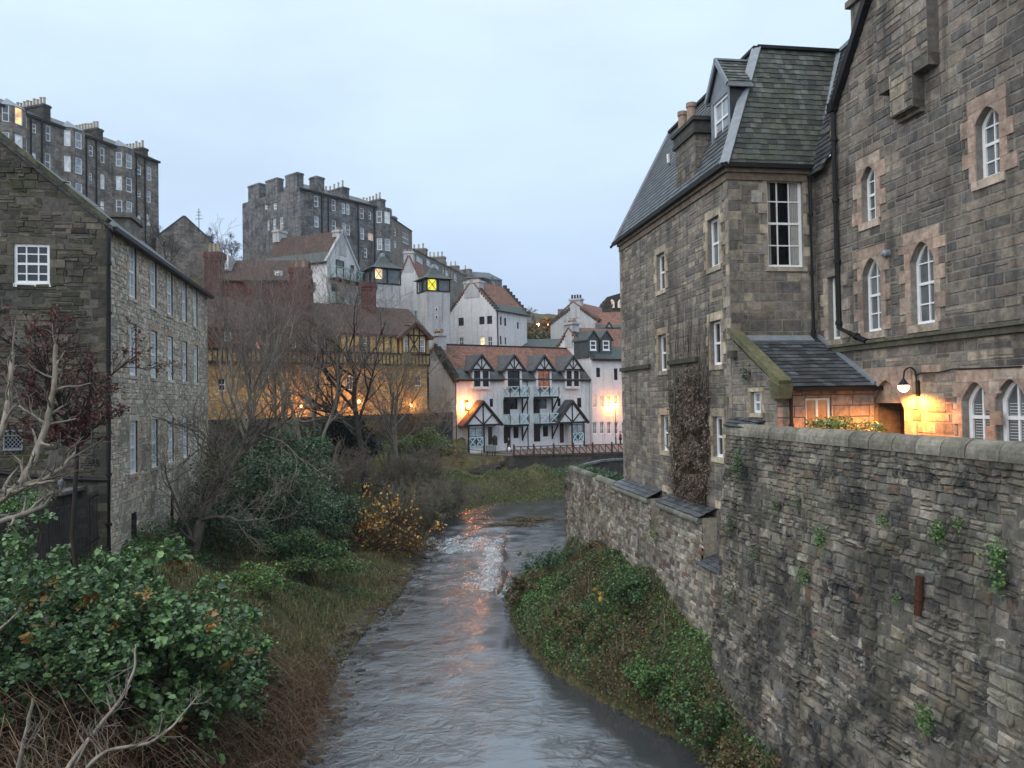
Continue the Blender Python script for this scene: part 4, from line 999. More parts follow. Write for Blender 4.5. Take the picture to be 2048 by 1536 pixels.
# even bays: windows 1.0 m wide with the openings measured along the front
bays = [np.mean([(wL[r*5+i][0]+wL[r*5+i][1])/2 for r in range(3)]) for i in range(5)]
rowz = [(np.median([wL[r*5+i][2] for i in range(4)]), np.median([wL[r*5+i][3] for i in range(4)])) for r in range(3)]
wL = [(bays[i]-.55, bays[i]+.55, rowz[r][0], rowz[r][1]) for r in range(3) for i in range(5)]
dL = (bays[0]-.35, bays[0]+.4, plL.px(262, 1085)[1], plL.px(262, 1028)[1])
SUR = []
mb = MB(); st = MB(); ds = MB(); ex = []
for o in wL: ex += surround(SUR, plL, o, rng, [(.28, .25, .2), (.24, .21, .17), (.28, .2, .14), (.31, .28, .23)], lint=.24, sill=.14, jw=(.12, .24), lx=.12); ex.append(o)
ex.append(dL)
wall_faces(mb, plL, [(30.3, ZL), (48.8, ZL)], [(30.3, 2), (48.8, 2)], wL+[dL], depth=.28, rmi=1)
stones(st, plL, 30.3, 48.8, 2.5, ZL-.05, PAL_L, rng, ch=(.13, .28), ln=(.15, .48), ex=ex, prot=(.004, .03), jit=.03, snk=.3, wob=.04)
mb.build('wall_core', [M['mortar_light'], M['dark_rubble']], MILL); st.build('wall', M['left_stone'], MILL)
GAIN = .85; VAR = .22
mb = MB(); st = MB(); ex = []
def Gp(x, y): return plLG.px(x, y)
wG = plLG.rect(28, 488, 100, 567); vG = plLG.rect(10, 862, 44, 898)
pk = -15.6; zpk = ZL+.1+(-9.1-pk)*.84
topG = [(-22.2, ZL+.1), (pk, zpk), (-9.1, ZL+.1)]
ex += surround(SUR, plLG, wG, rng, [(.17, .15, .12), (.13, .115, .09)], lint=.26, sill=0, jw=(.2, .5), lx=.2); ex += [wG, vG]
wall_faces(mb, plLG, topG, [(-22.2, 2), (-9.1, 2)], [wG, vG], depth=.1)
quoins(plLG, -9.1, -1, 2.5, ZL-.1, PAL_LG, (.3, .5))
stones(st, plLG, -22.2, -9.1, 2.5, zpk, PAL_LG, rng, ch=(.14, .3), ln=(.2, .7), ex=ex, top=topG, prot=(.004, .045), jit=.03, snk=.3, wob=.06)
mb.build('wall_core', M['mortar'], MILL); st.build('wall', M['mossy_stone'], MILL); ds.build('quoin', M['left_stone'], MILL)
for m_ in SUR: m_.build('surround', M['left_stone'], MILL)
for i, o in enumerate(wL): window(MILL, plL, o, 2, 4, gm=M['glass_painted_sky'], rec=.055, fw=.13, bar=.04, sill=.08)
f = window(MILL, plLG, wG, 3, 4, gm=M['glass'], rec=.03, fw=.1, bar=.045, sill=.12)
vt = MB()
plLG.box(vt, vG[0]-.04, vG[1]+.04, vG[2]-.05, vG[2]+.02, 0, .07); plLG.box(vt, vG[0]-.04, vG[1]+.04, vG[3]-.02, vG[3]+.04, 0, .05)
for a in (vG[0]-.04, vG[1]): plLG.box(vt, a, a+.04, vG[2]+.02, vG[3]-.02, 0, .05)
k = vG[0]-.5
while k < vG[1]+.1:
    for sgn in (1, -1):
        a, b = (k, vG[2]), (k+.55, vG[3])
        if sgn < 0: a, b = (k+.55, vG[2]), (k, vG[3])
        def cl(p, q):
            (x0, z0), (x1, z1) = p, q; T = [0, 1]
            for lim, s_ in ((vG[0], 1), (vG[1], -1)):
                d0, d1 = (x0-lim)*s_, (x1-lim)*s_
                if d0 < 0 and d1 < 0: return None
                if d0 < 0: T[0] = max(T[0], d0/(d0-d1))
                if d1 < 0: T[1] = min(T[1], d0/(d0-d1))
            return [(x0+(x1-x0)*t_, z0+(z1-z0)*t_) for t_ in T]
        c = cl(a, b)
        if c: vt.bar(plLG.P(*c[0], -.01), plLG.P(*c[1], -.01), .018, .02, up=plLG.n)
    k += .13
vt.build('lattice_vent', M['lead'], MILL); vb_ = MB(); plLG.box(vb_, *vG, -.12, -.09); vb_.build('vent_back', M['dark_void'], MILL)
dd = MB(); plL.box(dd, *dL, -.26, -.2); dd.build('door', M['dark_door'], MILL)
# roof, skews, gutter
rf = MB()
e0, e1 = LF(30.15, -8.85, ZL+.02), LF(48.95, -8.85, ZL+.02); r0_, r1_ = LF(30.15, pk, zpk+.12), LF(48.95, pk, zpk+.12)
b0_, b1_ = LF(30.15, -22.4, ZL+.02), LF(48.95, -22.4, ZL+.02)
rf.face([e0, e1, r1_, r0_]); rf.face([b0_, b1_, r1_, r0_]); dn = np.array((0, 0, -.16)); rf.face([e0+dn, e1+dn, r1_+dn, r0_+dn]); rf.face([e0, r0_, r0_+dn, e0+dn]); rf.face([e1, r1_, r1_+dn, e1+dn]); rf.face([b0_, r0_, r0_+dn, b0_+dn])
rf.build('roof', M['slate_roof'], MILL)
sk = MB()
for a, b in ((LF(30.2, -9.0, ZL+.22), LF(30.2, pk, zpk+.24)), (LF(30.2, pk, zpk+.24), LF(30.2, -22.4, ZL+.1))):
    n = 9
    for k in range(n): c = (.13, .125, .08); f_ = rng.uniform(.8, 1.25); sk.bar(a+(b-a)*(k+.01)/n, a+(b-a)*(k+.99)/n, .42, .16, col=tuple(x*f_ for x in c))
sk.build('skew_coping', M['mossy_stone'], MILL)
g = MB(); g.bar(LF(30.2, -8.83, ZL-.05), LF(49.05, -8.83, ZL-.05), .22, .16); g.build('gutter', M['gutter_black'], MILL)
pipe([LF(30.2, -9.0, ZL-.05), LF(30.15, -9.0, ZL-.4), LF(30.2, -9.05, 8.3), LF(30.2, -9.05, 3.5)], .085, parent=MILL)
pipe([LF(30.2, -9.05, 7.15), LF(30.2, -11, 7.3), LF(30.2, -14, 7.75)], .08, parent=MILL, nm='waste_pipe')
pipe([plL.P(*plL.px(341, 988), .08), plL.P(*plL.px(341, 1075), .08)], .06, m='rust_iron', parent=MILL, nm='rusty_pipe')
# chimney with a flat stone cap riding behind the eave
cm = MB(); q = PX(243, 455, 41); cu, cv = q@UL, q@VL
cm.hexa([LF(cu-.8, cv-.85, ZL-.5), LF(cu+1.4, cv-.85, ZL-.5), LF(cu+1.4, cv+.6, ZL-.5), LF(cu-.8, cv+.6, ZL-.5), LF(cu-.8, cv-.85, q[2]+.35), LF(cu+1.4, cv-.85, q[2]+.35), LF(cu+1.4, cv+.6, q[2]+.35), LF(cu-.8, cv+.6, q[2]+.35)])
cm.hexa([LF(cu-.95, cv-1.0, q[2]+.35), LF(cu+1.55, cv-1.0, q[2]+.35), LF(cu+1.55, cv+.75, q[2]+.35), LF(cu-.95, cv+.75, q[2]+.35), LF(cu-.95, cv-1.0, q[2]+.6), LF(cu+1.55, cv-1.0, q[2]+.6), LF(cu+1.55, cv+.75, q[2]+.6), LF(cu-.95, cv+.75, q[2]+.6)])
cm.build('chimney', M['tenement_tan'], MILL)

# low dark wall and iron railings by the gable
LW = thing('terrace_wall', 'low dark stone terrace wall behind the iron railings below the mossy gable', 'wall', PX(90, 1060, 27))
mb = MB(); pts = [(-30, 1010), (110, 992), (216, 962)]
wa = [PX(x, y, d) for (x, y), d in zip(pts, (24.5, 26.5, 29.6))]
for a, b in zip(wa, wa[1:]):
    n = np.array((-(b-a)[1], (b-a)[0], 0)); n /= np.linalg.norm(n); lo = np.array((0, 0, -3.4))
    mb.hexa([a+lo, b+lo, b+lo+n*.4, a+lo+n*.4, a, b, b+n*.4, a+n*.4])
mb.build('wall', M['dark_rubble'], LW); mb = MB()
for a, b in zip(wa, wa[1:]): mb.bar(a+np.array((0, .2, .06)), b+np.array((0, .2, .06)), .5, .12)
mb.build('coping', M['grey_render'], LW)
FN = thing('iron_railing', 'black spiked iron railing stepping down the left bank among the leaves', 'railing', PX(90, 1100, 25))
mb = MB(); lines = [((-20, 1075), (95, 1048), 21, 23.5, 1.5), ((95, 1030), (212, 975), 24, 28.5, 1.9), ((35, 1170), (100, 1175), 17.5, 18.2, 1.7)]
for (x0, y0), (x1, y1), d0_, d1_, h in lines:
    mb = MB()
    a, b = PX(x0, y0, d0_), PX(x1, y1, d1_); L = np.linalg.norm(b-a); n = int(L/.125); dnv = np.array((0, 0, -h))
    mb.bar(a+np.array((0, 0, -.12)), b+np.array((0, 0, -.12)), .02, .05); mb.bar(a+dnv*.88, b+dnv*.88, .02, .05)
    for k in range(n+1):
        p = a+(b-a)*k/n; mb.bar(p, p+dnv, .022 if k % 12 else .06); mb.tube([p, p+np.array((0, 0, .09))], [.02, .002], 4)
    mb.build('spiked_panel', M['iron'], FN)
LP = thing('garden_lamp', 'small pale garden lamp on the terrace wall beside the railing', 'lamp', PX(121, 985, 26.3))
mb = MB(); q = PX(121, 990, 26.3); mb.tube([q, q+np.array((0, 0, .35))], [.05, .045], 8); mb.build('post', M['grey_render'], LP); mb = MB(); mb.tube([q+np.array((0, 0, .35)), q+np.array((0, 0, .5)), q+np.array((0, 0, .56))], [.07, .1, .03], 8); mb.build('lamp_shade', M['lead'], LP)
# ---------------------------------------------------------------- houses across the river and tenements on the hill
rng = random.Random(37)
c1 = lambda x, y: (x/3.135, 150+y/3.135)
c4 = lambda x, y: (380+x/3.49, 320+y/3.49)
c5 = lambda x, y: (380+x/3.84, 600+y/3.84)
c6 = lambda x, y: (820+x/3.49, 520+y/3.49)
def R_(pl, c, x0, y0, x1, y1): a, b = c(x0, y0), c(x1, y1); return pl.rect(a[0], a[1], b[0], b[1])
def pots(parent, p0, p1, n, h=.9, r=.13, m='pale_pot'):
    for k in range(n):
        p = np.array(p0)+(np.array(p1)-np.array(p0))*((k+.5)/n); hh = h*rng.uniform(.8, 1.1)
        mb = MB(); mb.tube([p, p+np.array((0, 0, hh*.85)), p+np.array((0, 0, hh*.86)), p+np.array((0, 0, hh))], [r*1.15, r*.85, r*1.1, r*1.05], 7); mb.build('chimney_pot', M[m], parent, uv=False)
def stack(parent, pl, s0, s1, z0, z1, o0, o1, m, cap=.12, n=0, ph=.9, pm='pale_pot', pr=.13, nm='chimney'):
    """chimney stack given in a wall plane: s range, z range, offset range"""
    mb = MB(); pl.box(mb, s0, s1, z0, z1, o0, o1); pl.box(mb, s0-cap, s1+cap, z1-.3, z1-.1, o0-cap, o1+cap); pl.box(mb, s0-cap*.5, s1+cap*.5, z1-.1, z1, o0-cap*.5, o1+cap*.5)
    o = mb.build(nm, M[m], parent)
    if n: pots(o, pl.P(s0, z1, (o0+o1)/2), pl.P(s1, z1, (o0+o1)/2), n, ph, pr, pm)
    return o
def house(root, O, az, w, dp, zb, ze, zr, ridge, ops, wm, rm, eave=.25, depth=.12, low=None, lowm='green_slate', th=.18, skew=None, roofname='roof'):
    """gabled house: front plane through O along az (s to the right), depth dp behind it"""
    pf = Pl(O[0], O[1], az); t_ = pf.t; bk = -pf.n
    O2 = pf.O+t_*w; pr_ = Pl(O2[0], O2[1], math.degrees(math.atan2(bk[0], bk[1])), out=t_); pl_ = Pl(O[0], O[1], math.degrees(math.atan2(bk[0], bk[1])), out=-t_)
    pb = Pl(*(pf.O+bk*dp)[:2], az, out=bk)
    L = lambda a, b, z: pf.O+t_*a+bk*b+np.array((0, 0, z))
    mb = MB(); fl = [(0, ze), (w, ze)]; gs = [(0, ze), (dp/2, zr), (dp, ze)]
    if ridge == 'side': fl, gs = [(0, ze), (w/2, zr), (w, ze)], [(0, ze), (dp, ze)]
    wall_faces(mb, pf, fl, [(0, zb), (w, zb)], ops.get('front', []), depth)
    wall_faces(mb, pr_, gs, [(0, zb), (dp, zb)], ops.get('right', []), depth)
    wall_faces(mb, pl_, gs, [(0, zb), (dp, zb)], ops.get('left', []), depth)
    wall_faces(mb, pb, fl, [(0, zb), (w, zb)], [])
    wl_ = mb.build('wall', M[wm], root)
    rf = MB(); LOW = []
    def slope(e0, e1, r1, r0):
        n = np.cross(e1-e0, r0-e0); n /= np.linalg.norm(n); n = n if n[2] > 0 else -n
        if low:
            m0, m1 = e0+(r0-e0)*low, e1+(r1-e1)*low
            lo = MB(); lo.hexa([e0, e1, m1, m0, e0+n*th*1.05, e1+n*th*1.05, m1+n*th*1.05, m0+n*th*1.05]); LOW.append(lo); e0, e1 = m0, m1
        rf.hexa([e0, e1, r1, r0, e0+n*th, e1+n*th, r1+n*th, r0+n*th])
    ov = .12
    if ridge == 'front':
        sl_ = (zr-ze)/(dp/2); dz = eave*sl_
        slope(L(-ov, -eave, ze-dz), L(w+ov, -eave, ze-dz), L(w+ov, dp/2, zr), L(-ov, dp/2, zr)); slope(L(-ov, dp+eave, ze-dz), L(w+ov, dp+eave, ze-dz), L(w+ov, dp/2, zr), L(-ov, dp/2, zr))
    else:
        sl_ = (zr-ze)/(w/2); dz = eave*sl_
        slope(L(-eave, -ov, ze-dz), L(-eave, dp+ov, ze-dz), L(w/2, dp+ov, zr), L(w/2, -ov, zr)); slope(L(w+eave, -ov, ze-dz), L(w+eave, dp+ov, ze-dz), L(w/2, dp+ov, zr), L(w/2, -ov, zr))
    ro = rf.build(roofname, M[rm], root)
    for lo in LOW: lo.build('slate_eaves', M[lowm], ro)
    return pf, pr_, pl_, L, ro
def crowsteps(parent, pl, a, b, n, w=.45, m='dark_rubble', hh=.45, o=(-.35, .08)):
    """stepped coping from a=(s,z) up to b=(s,z)"""
    mb = MB()
    for k in range(n):
        s0 = a[0]+(b[0]-a[0])*k/n; s1 = a[0]+(b[0]-a[0])*(k+1)/n; z = a[1]+(b[1]-a[1])*(k+1)/n
        pl.box(mb, min(s0, s1), max(s0, s1), z-hh, z+.12, *o)
    mb.build('crow_step', M[m], parent)

# ---- long tenement on the left skyline
T1 = thing('tenement', 'long dark stone tenement with canted bays and three pot-lined chimney stacks, left of the skyline', 'building', PX(150, 560, 100))
a = PX(318, 330, 115); plT = Pl(a[0]-24.4*.3535*1.25, a[1]-24.4*.9354*1.25, 20.7, out=(1, -.4, 0))
sT = plT.px(318, 500)[0]; zt_ = plT.px(318, 326)[1]; zt0 = plT.px(60, 228)[1]; zE = (zt_+zt0)/2
w1px = [((205, 305), (230, 365)), ((288, 318), (320, 415)), ((558, 440), (585, 510)), ((630, 455), (658, 550)), ((860, 565), (888, 625)), ((920, 575), (952, 660)),
        ((200, 485), (228, 550)), ((283, 490), (320, 600)), ((560, 615), (580, 660)), ((630, 620), (658, 715)), ((862, 725), (885, 765)), ((922, 725), (948, 800)), ((860, 880), (884, 930)), ((920, 870), (946, 945)), ((630, 790), (656, 880))]
wT = [R_(plT, c1, *p, *q) for p, q in w1px]
lvl = sorted([o[3] for o in wT if o[1]-o[0] > 0])
mb = MB(); wall_faces(mb, plT, [(-6, zE), (sT, zE)], [(-6, 18), (sT, 18)], wT, depth=.15)
e_ = Pl(*plT.P(sT, 0)[:2], 110.7, out=plT.t); wall_faces(mb, e_, [(-12, zE), (0, zE)] if e_.t@plT.n > 0 else [(0, zE), (12, zE)], [(-12, 18), (0, 18)] if e_.t@plT.n > 0 else [(0, 18), (12, 18)], [])
mb.build('wall', M['tenement_stone'], T1)
for o in wT: window(T1, plT, o, 1, 2, gm=M[rng.choice(['glass_grey', 'glass', 'glass_pale', 'blind', 'glass_grey'])], rec=.1, fw=.12, sash=True, sill=.2)
for bi, (pairs, z00) in enumerate(((((20, 200), (65, 305), (100, 218), (148, 330)), 18), (((408, 360), (448, 458), (478, 375), (515, 475)), 18), (((732, 495), (768, 582), (792, 510), (825, 600)), 18))):
    A0 = R_(plT, c1, *pairs[0], *pairs[1]); A1 = R_(plT, c1, *pairs[2], *pairs[3])
    s0, s1 = A0[0]-.5, A1[1]+.5; sm0, sm1 = s0+.9, s1-.9; pj = .9
    foot = [(s0, 0), (sm0, pj), (sm1, pj), (s1, 0)]
    mb = MB(); zw0, zw1 = (A0[2]+A1[2])/2, (A0[3]+A1[3])/2
    bays_ = []
    for (a0, o0), (a1, o1) in zip(foot, foot[1:]):
        p, q = plT.P(a0, 0, o0), plT.P(a1, 0, o1); d = q-p; ln_ = np.linalg.norm(d[:2]); pb_ = Pl(p[0], p[1], math.degrees(math.atan2(d[0], d[1])), out=plT.n)
        ops = []
        nw = 2 if ln_ > 2 else 1
        for k in range(5):
            for j in range(nw):
                cs_ = ln_*(j+.5)/nw; wd_ = min(.5, ln_*.3); ops.append((cs_-wd_, cs_+wd_, zw0-k*3.35, zw1-k*3.35))
        wall_faces(mb, pb_, [(0, zE+.05), (ln_, zE+.05)], [(0, 18), (ln_, 18)], ops, depth=.12); bays_.append((pb_, ops))
    rz = zE+.05; mb2 = MB(); ap = plT.P((s0+s1)/2, rz+1.5, -1.2); P4 = [plT.P(a_, rz, o_+.1) for a_, o_ in foot]
    for p, q in zip(P4, P4[1:]): mb2.face([p, q, ap])
    by = mb.build('bay', M['tenement_stone'], T1); mb2.build('bay_roof', M['lead'], by)
    for pb_, ops in bays_:
        for k, o in enumerate(ops): window(by, pb_, o, 1, 2, gm=M['lit_warm'] if (bi == 0 and k == 0 and pb_ is bays_[1][0]) else M['lit_dim'] if (bi == 2 and k == 4) else M[rng.choice(['glass_pale', 'glass_grey', 'glass_pale', 'glass', 'blind'])], rec=.06, fw=.12, sill=.16)
rf = MB(); zr_ = zE+3.2
rf.face([plT.P(-6.2, zE, .25), plT.P(sT+.1, zE, .25), plT.P(sT+.1, zr_, -6), plT.P(-6.2, zr_, -6)]); rf.face([plT.P(-6.2, zE, -12.2), plT.P(sT+.1, zE, -12.2), plT.P(sT+.1, zr_, -6), plT.P(-6.2, zr_, -6)])
rf.build('roof', M['slate_roof'], T1); g = MB(); g.bar(plT.P(-6.2, zE-.1, .2), plT.P(sT+.1, zE-.1, .2), .3, .3); g.build('gutter', M['gutter_black'], T1)
mb = MB(); e2 = plT.P(sT, 0, 0)
mb.face([plT.P(sT, zE, 0), plT.P(sT, zr_, -6), plT.P(sT, zE, -12)]); mb.build('gable', M['tenement_stone'], T1)
for (x0, x1, yb, yt, n) in ((60, 112, 250, 208, 13), (162, 217, 290, 256, 14), (250, 307, 330, 295, 13)):
    # cross-wall stacks running back from the front
    sA_ = plT.px(x1-6, yt)[0]; q = plT.px(x1-6, yt); zt2 = q[1]
    mb = MB(); plT.box(mb, sA_-.7, sA_+.3, zE-.5, zt2, -9, -.8); plT.box(mb, sA_-.8, sA_+.4, zt2-.35, zt2-.1, -9.1, -.7)
    ck_ = mb.build('chimney', M['dark_rubble'], T1); pots(ck_, plT.P(sA_-.2, zt2, -8.8), plT.P(sA_-.2, zt2, -1.0), n, 1.1, .17, 'pale_pot')
for x, y0, y1 in ((61, 215, 330), (83, 235, 345), (172, 275, 430), (192, 330, 430), (272, 320, 450), (289, 330, 450)):
    s, z = plT.px(x, y0); pipe([plT.P(s, zE-.2, .1), plT.P(s, 20, .1)], .1, joints=False, parent=T1)

# ---- small gabled annexe between the tenements
AN = thing('gabled_house', 'small dark stone house with a plain gable standing between the two big tenements', 'house', PX(360, 500, 108))
O = PX(400, 480, 104); 
pf, pr_, pl_, L, ro = house(AN, PX(312, 480, 112), 62, 7.6, 9, 18, PX(350, 462, 108)[2], PX(366, 412, 108)[2], 'side', {}, 'tenement_stone', 'slate_roof')
ae = MB(); q = PX(398, 470, 104); ae.tube([q, q+np.array((0, 0, 3.6))], .05, 5)
for k, l in ((2.2, .5), (2.7, .4), (3.1, .3)): ae.tube([q+np.array((-l, 0, k)), q+np.array((l, 0, k))], .035, 4)
ae.build('aerial', M['iron'], AN, uv=False)

# ---- big tenement in the middle of the skyline
T2 = thing('tenement', 'big dark tenement with three square stacks on its end wall, middle of the skyline', 'building', PX(640, 560, 130))
k0 = PX(600, 377, 120); plM = Pl(k0[0], k0[1], 38.6, out=(1, -1, 0)); zM = k0[2]
plE = Pl(k0[0], k0[1], -51.4, out=(-.6, -1, 0))
sM = plM.px(779, 480)[0]; sE = plE.px(485, 450)[0]
P_ = [((865, 250), (898, 325)), ((990, 275), (1018, 355)), ((1060, 300), (1085, 375)), ((1090, 305), (1115, 380)), ((1187, 335), (1215, 410)), ((1247, 360), (1265, 415)),
      ((868, 390), (900, 470)), ((992, 420), (1020, 500)), ((1066, 440), (1090, 520)), ((1094, 450), (1118, 525)), ((1190, 470), (1217, 555)), ((1243, 510), (1280, 560)), ((1215, 615), (1238, 680))]
wM = [R_(plM, c4, *p, *q) for p, q in P_]
wE = [R_(plE, c4, *p, *q) for p, q in (((523, 305), (540, 345)), ((583, 290), (605, 345)), ((540, 420), (555, 490)), ((580, 410), (600, 485)), ((628, 398), (650, 485)))]
mb = MB(); wall_faces(mb, plM, [(0, zM), (sM, zM)], [(0, 22), (sM, 22)], wM, depth=.15)
zE2 = zM+.4; s0_, s1_ = min(0, sE), max(0, sE)
wall_faces(mb, plE, [(s0_, zE2), (s1_, zE2)], [(s0_, 20), (s1_, 20)], wE, depth=.15)
far = plE.P(sE, 0); 
mb.face([plM.P(sM, 22), plM.P(sM, zM), plM.P(sM, zM, -abs(sE)), plM.P(sM, 22, -abs(sE))])
mb.build('wall', M['tenement_grey'], T2)
for i, o in enumerate(wM): window(T2, plM, o, 1 if i != 11 else 2, 2, gm=M['lit_dim'] if i == 11 else M[rng.choice(['glass_grey', 'glass', 'glass_pale', 'glass_grey'])], rec=.1, fw=.12, sill=.2)
for o in wE: window(T2, plE, o, 1, 2, gm=M['glass_pale'], rec=.08, fw=.13)
# canted bay at the far end
o1 = R_(plM, c4, 1305, 362, 1340, 445); sb_ = (o1[0]-.4, R_(plM, c4, 1355, 370, 1385, 455)[1]+.5)
mb = MB(); ft = [(sb_[0], 0), (sb_[0]+.8, 1.1), (sb_[1]-.8, 1.1), (sb_[1], 0)]; bb = []
for (a0, q0), (a1, q1) in zip(ft, ft[1:]):
    p, q = plM.P(a0, 0, q0), plM.P(a1, 0, q1); d = q-p; ln_ = np.linalg.norm(d[:2]); pb_ = Pl(p[0], p[1], math.degrees(math.atan2(d[0], d[1])), out=plM.n); nw = 2 if ln_ > 2 else 1; ops = []
    for k in range(2):
        for j in range(nw): cs_ = ln_*(j+.5)/nw; ops.append((cs_-ln_/nw*.33, cs_+ln_/nw*.33, o1[2]-k*4.7, o1[3]-k*4.7))
    wall_faces(mb, pb_, [(0, zM), (ln_, zM)], [(0, o1[2]-6.3), (ln_, o1[2]-6.3)], ops, depth=.1); bb.append((pb_, ops))
by = mb.build('bay', M['tenement_grey'], T2)
for i, (pb_, ops) in enumerate(bb):
    for k, o in enumerate(ops): window(by, pb_, o, 1, 2, gm=M['lit_orange'] if i == 1 and k == 2 else M[rng.choice(['glass_pale', 'glass_grey', 'glass_pale', 'glass', 'blind'])], rec=.06, fw=.12, sill=.16)
dE = abs(sE); rf = MB(); zr2 = zM+3.6
rf.face([plM.P(0, zM, .2), plM.P(sM, zM, .2), plM.P(sM, zr2, -dE/2), plM.P(5, zr2, -dE/2)]); rf.face([plM.P(0, zM, .2), plM.P(5, zr2, -dE/2), plM.P(0, zM, -dE)]); rf.face([plM.P(0, zM, -dE), plM.P(sM, zM, -dE), plM.P(sM, zr2, -dE/2), plM.P(5, zr2, -dE/2)])
rf.build('roof', M['slate_roof'], T2); g = MB(); g.bar(plM.P(-.2, zM-.05, .2), plM.P(sM, zM-.05, .2), .3, .3); g.build('gutter', M['gutter_black'], T2)
for (x0, x1, y) in ((407, 485, 170), (530, 610, 133), (668, 750, 95)):
    a_, b_ = plE.px(*c4(x0, 300))[0], plE.px(*c4(x1, 300))[0]; zz = plE.px(*c4((x0+x1)/2, y))[1]
    stack(T2, plE, min(a_, b_), max(a_, b_), zM-1, zz, -1.2, .03, 'tenement_grey', .08)
for (x0, x1, y, n, wdt) in ((905, 962, 118, 0, 1.6), (1080, 1135, 190, 7, 1.3), (1335, 1388, 272, 9, 1.3)):
    s, z = plM.px(*c4(x1-8, y)); mb = MB(); back = -9 if n else -2.4
    plM.box(mb, s-wdt, s, zM-.4, z, back, -.6); plM.box(mb, s-wdt-.1, s+.1, z-.35, z-.12, back-.1, -.5); ck_ = mb.build('chimney', M['tenement_grey'], T2)
    if n: pots(ck_, plM.P(s-wdt/2, z, -8.6), plM.P(s-wdt/2, z, -.9), n, 1.15, .17, 'pale_pot')
for x in (917, 963, 1170, 1282): s, z = plM.px(*c4(x, 330)); pipe([plM.P(s, zM-.2, .1), plM.P(s, 22, .1)], .11, joints=False, parent=T2)

# ---- receding terraces
def terrace(label, x0, x1, yt0, yt1, d0, d1, wins, stks, m, base=20, extra=None):
    root = thing('terrace', label, 'building', PX((x0+x1)/2, (yt0+yt1)/2+60, (d0+d1)/2))
    a_, b_ = PX(x0, yt0, d0), PX(x1, yt1, d1); d = b_-a_; az = math.degrees(math.atan2(d[0], d[1])); ln_ = np.linalg.norm(d[:2]); pl = Pl(a_[0], a_[1], az)
    ws = [R_(pl, lambda x, y: (x, y), *w) for w in wins]; za, zb = a_[2], b_[2]
    mb = MB(); wall_faces(mb, pl, [(0, za), (ln_, zb)], [(0, base), (ln_, base)], ws, depth=.15)
    mb.face([pl.P(ln_, base), pl.P(ln_, zb), pl.P(ln_, zb, -9), pl.P(ln_, base, -9)]); mb.face([pl.P(0, base), pl.P(0, za), pl.P(0, za, -9), pl.P(0, base, -9)]); mb.build('wall', M[m], root)
    for w in ws: window(root, pl, w, 2 if w[1]-w[0] > 1.6 else 1, 2, gm=M[rng.choice(['glass_pale', 'glass_grey', 'glass'])], rec=.08, fw=.14)
    rf = MB(); rf.face([pl.P(0, za, .25), pl.P(ln_, zb, .25), pl.P(ln_, zb+2.6, -4.5), pl.P(0, za+2.6, -4.5)]); rf.face([pl.P(0, za, -9), pl.P(ln_, zb, -9), pl.P(ln_, zb+2.6, -4.5), pl.P(0, za+2.6, -4.5)])
    rf.face([pl.P(0, za, .25), pl.P(0, za+2.6, -4.5), pl.P(0, za, -9)]); rf.face([pl.P(ln_, zb, .25), pl.P(ln_, zb+2.6, -4.5), pl.P(ln_, zb, -9)]); rf.build('roof', M['slate_roof'], root)
    for (x, y, n) in stks:
        s, z = pl.px(x, y); mb = MB(); pl.box(mb, s-1.4, s, min(za, zb)-1, z, -7.5, -1); pl.box(mb, s-1.5, s+.1, z-.4, z-.1, -7.6, -.9); ck_ = mb.build('chimney', M['tenement_tan'], root)
        if n: pots(ck_, pl.P(s-.7, z, -7.2), pl.P(s-.7, z, -1.3), n, 1.2, .2)
    return root, pl
terrace('grey tenement block stepping down right of the big middle tenement, with paired sashes', 781, 824, 424+10, 463, 140, 150, [(788, 457, 792, 472), (805, 466, 817, 487), (788, 482, 793, 495), (806, 499, 817, 519)], [(804, 434, 5)], 'tenement_tan')
terrace('long lower stone terrace running away to the right below the skyline', 823, 932, 497, 552, 150, 205, [(833, 514, 846, 534), (853, 519, 861, 532), (870, 530, 878, 543), (885, 535, 888, 548), (891, 541, 897, 555), (903, 544, 905, 558), (908, 548, 914, 562)], [(864, 498, 6), (900, 514, 6), (926, 532, 5)], 'tenement_tan')
FT, plf = terrace('small far grey block with a curved attic at the right end of the skyline terraces', 932, 1004, 556, 560, 215, 235, [(970, 563, 975, 580), (984, 563, 990, 580)], [(938, 540, 2), (950, 538, 2)], 'grey_render')
mb = MB(); q = PX(962, 556, 222)
for k in range(8):
    t0, t1 = math.pi*k/8, math.pi*(k+1)/8
    mb.face([q+np.array((-3.4*math.cos(t0), -1, 1.5*math.sin(t0))), q+np.array((-3.4*math.cos(t1), -1, 1.5*math.sin(t1))), q+np.array((-3.4*math.cos(t1), 5, 1.5*math.sin(t1))), q+np.array((-3.4*math.cos(t0), 5, 1.5*math.sin(t0)))])
    mb.face([q+np.array((-3.4*math.cos(t0), -1, 1.5*math.sin(t0))), q+np.array((-3.4*math.cos(t1), -1, 1.5*math.sin(t1))), q+np.array((0, -1, 0))])
mb.build('curved_attic', M['lead'], FT)

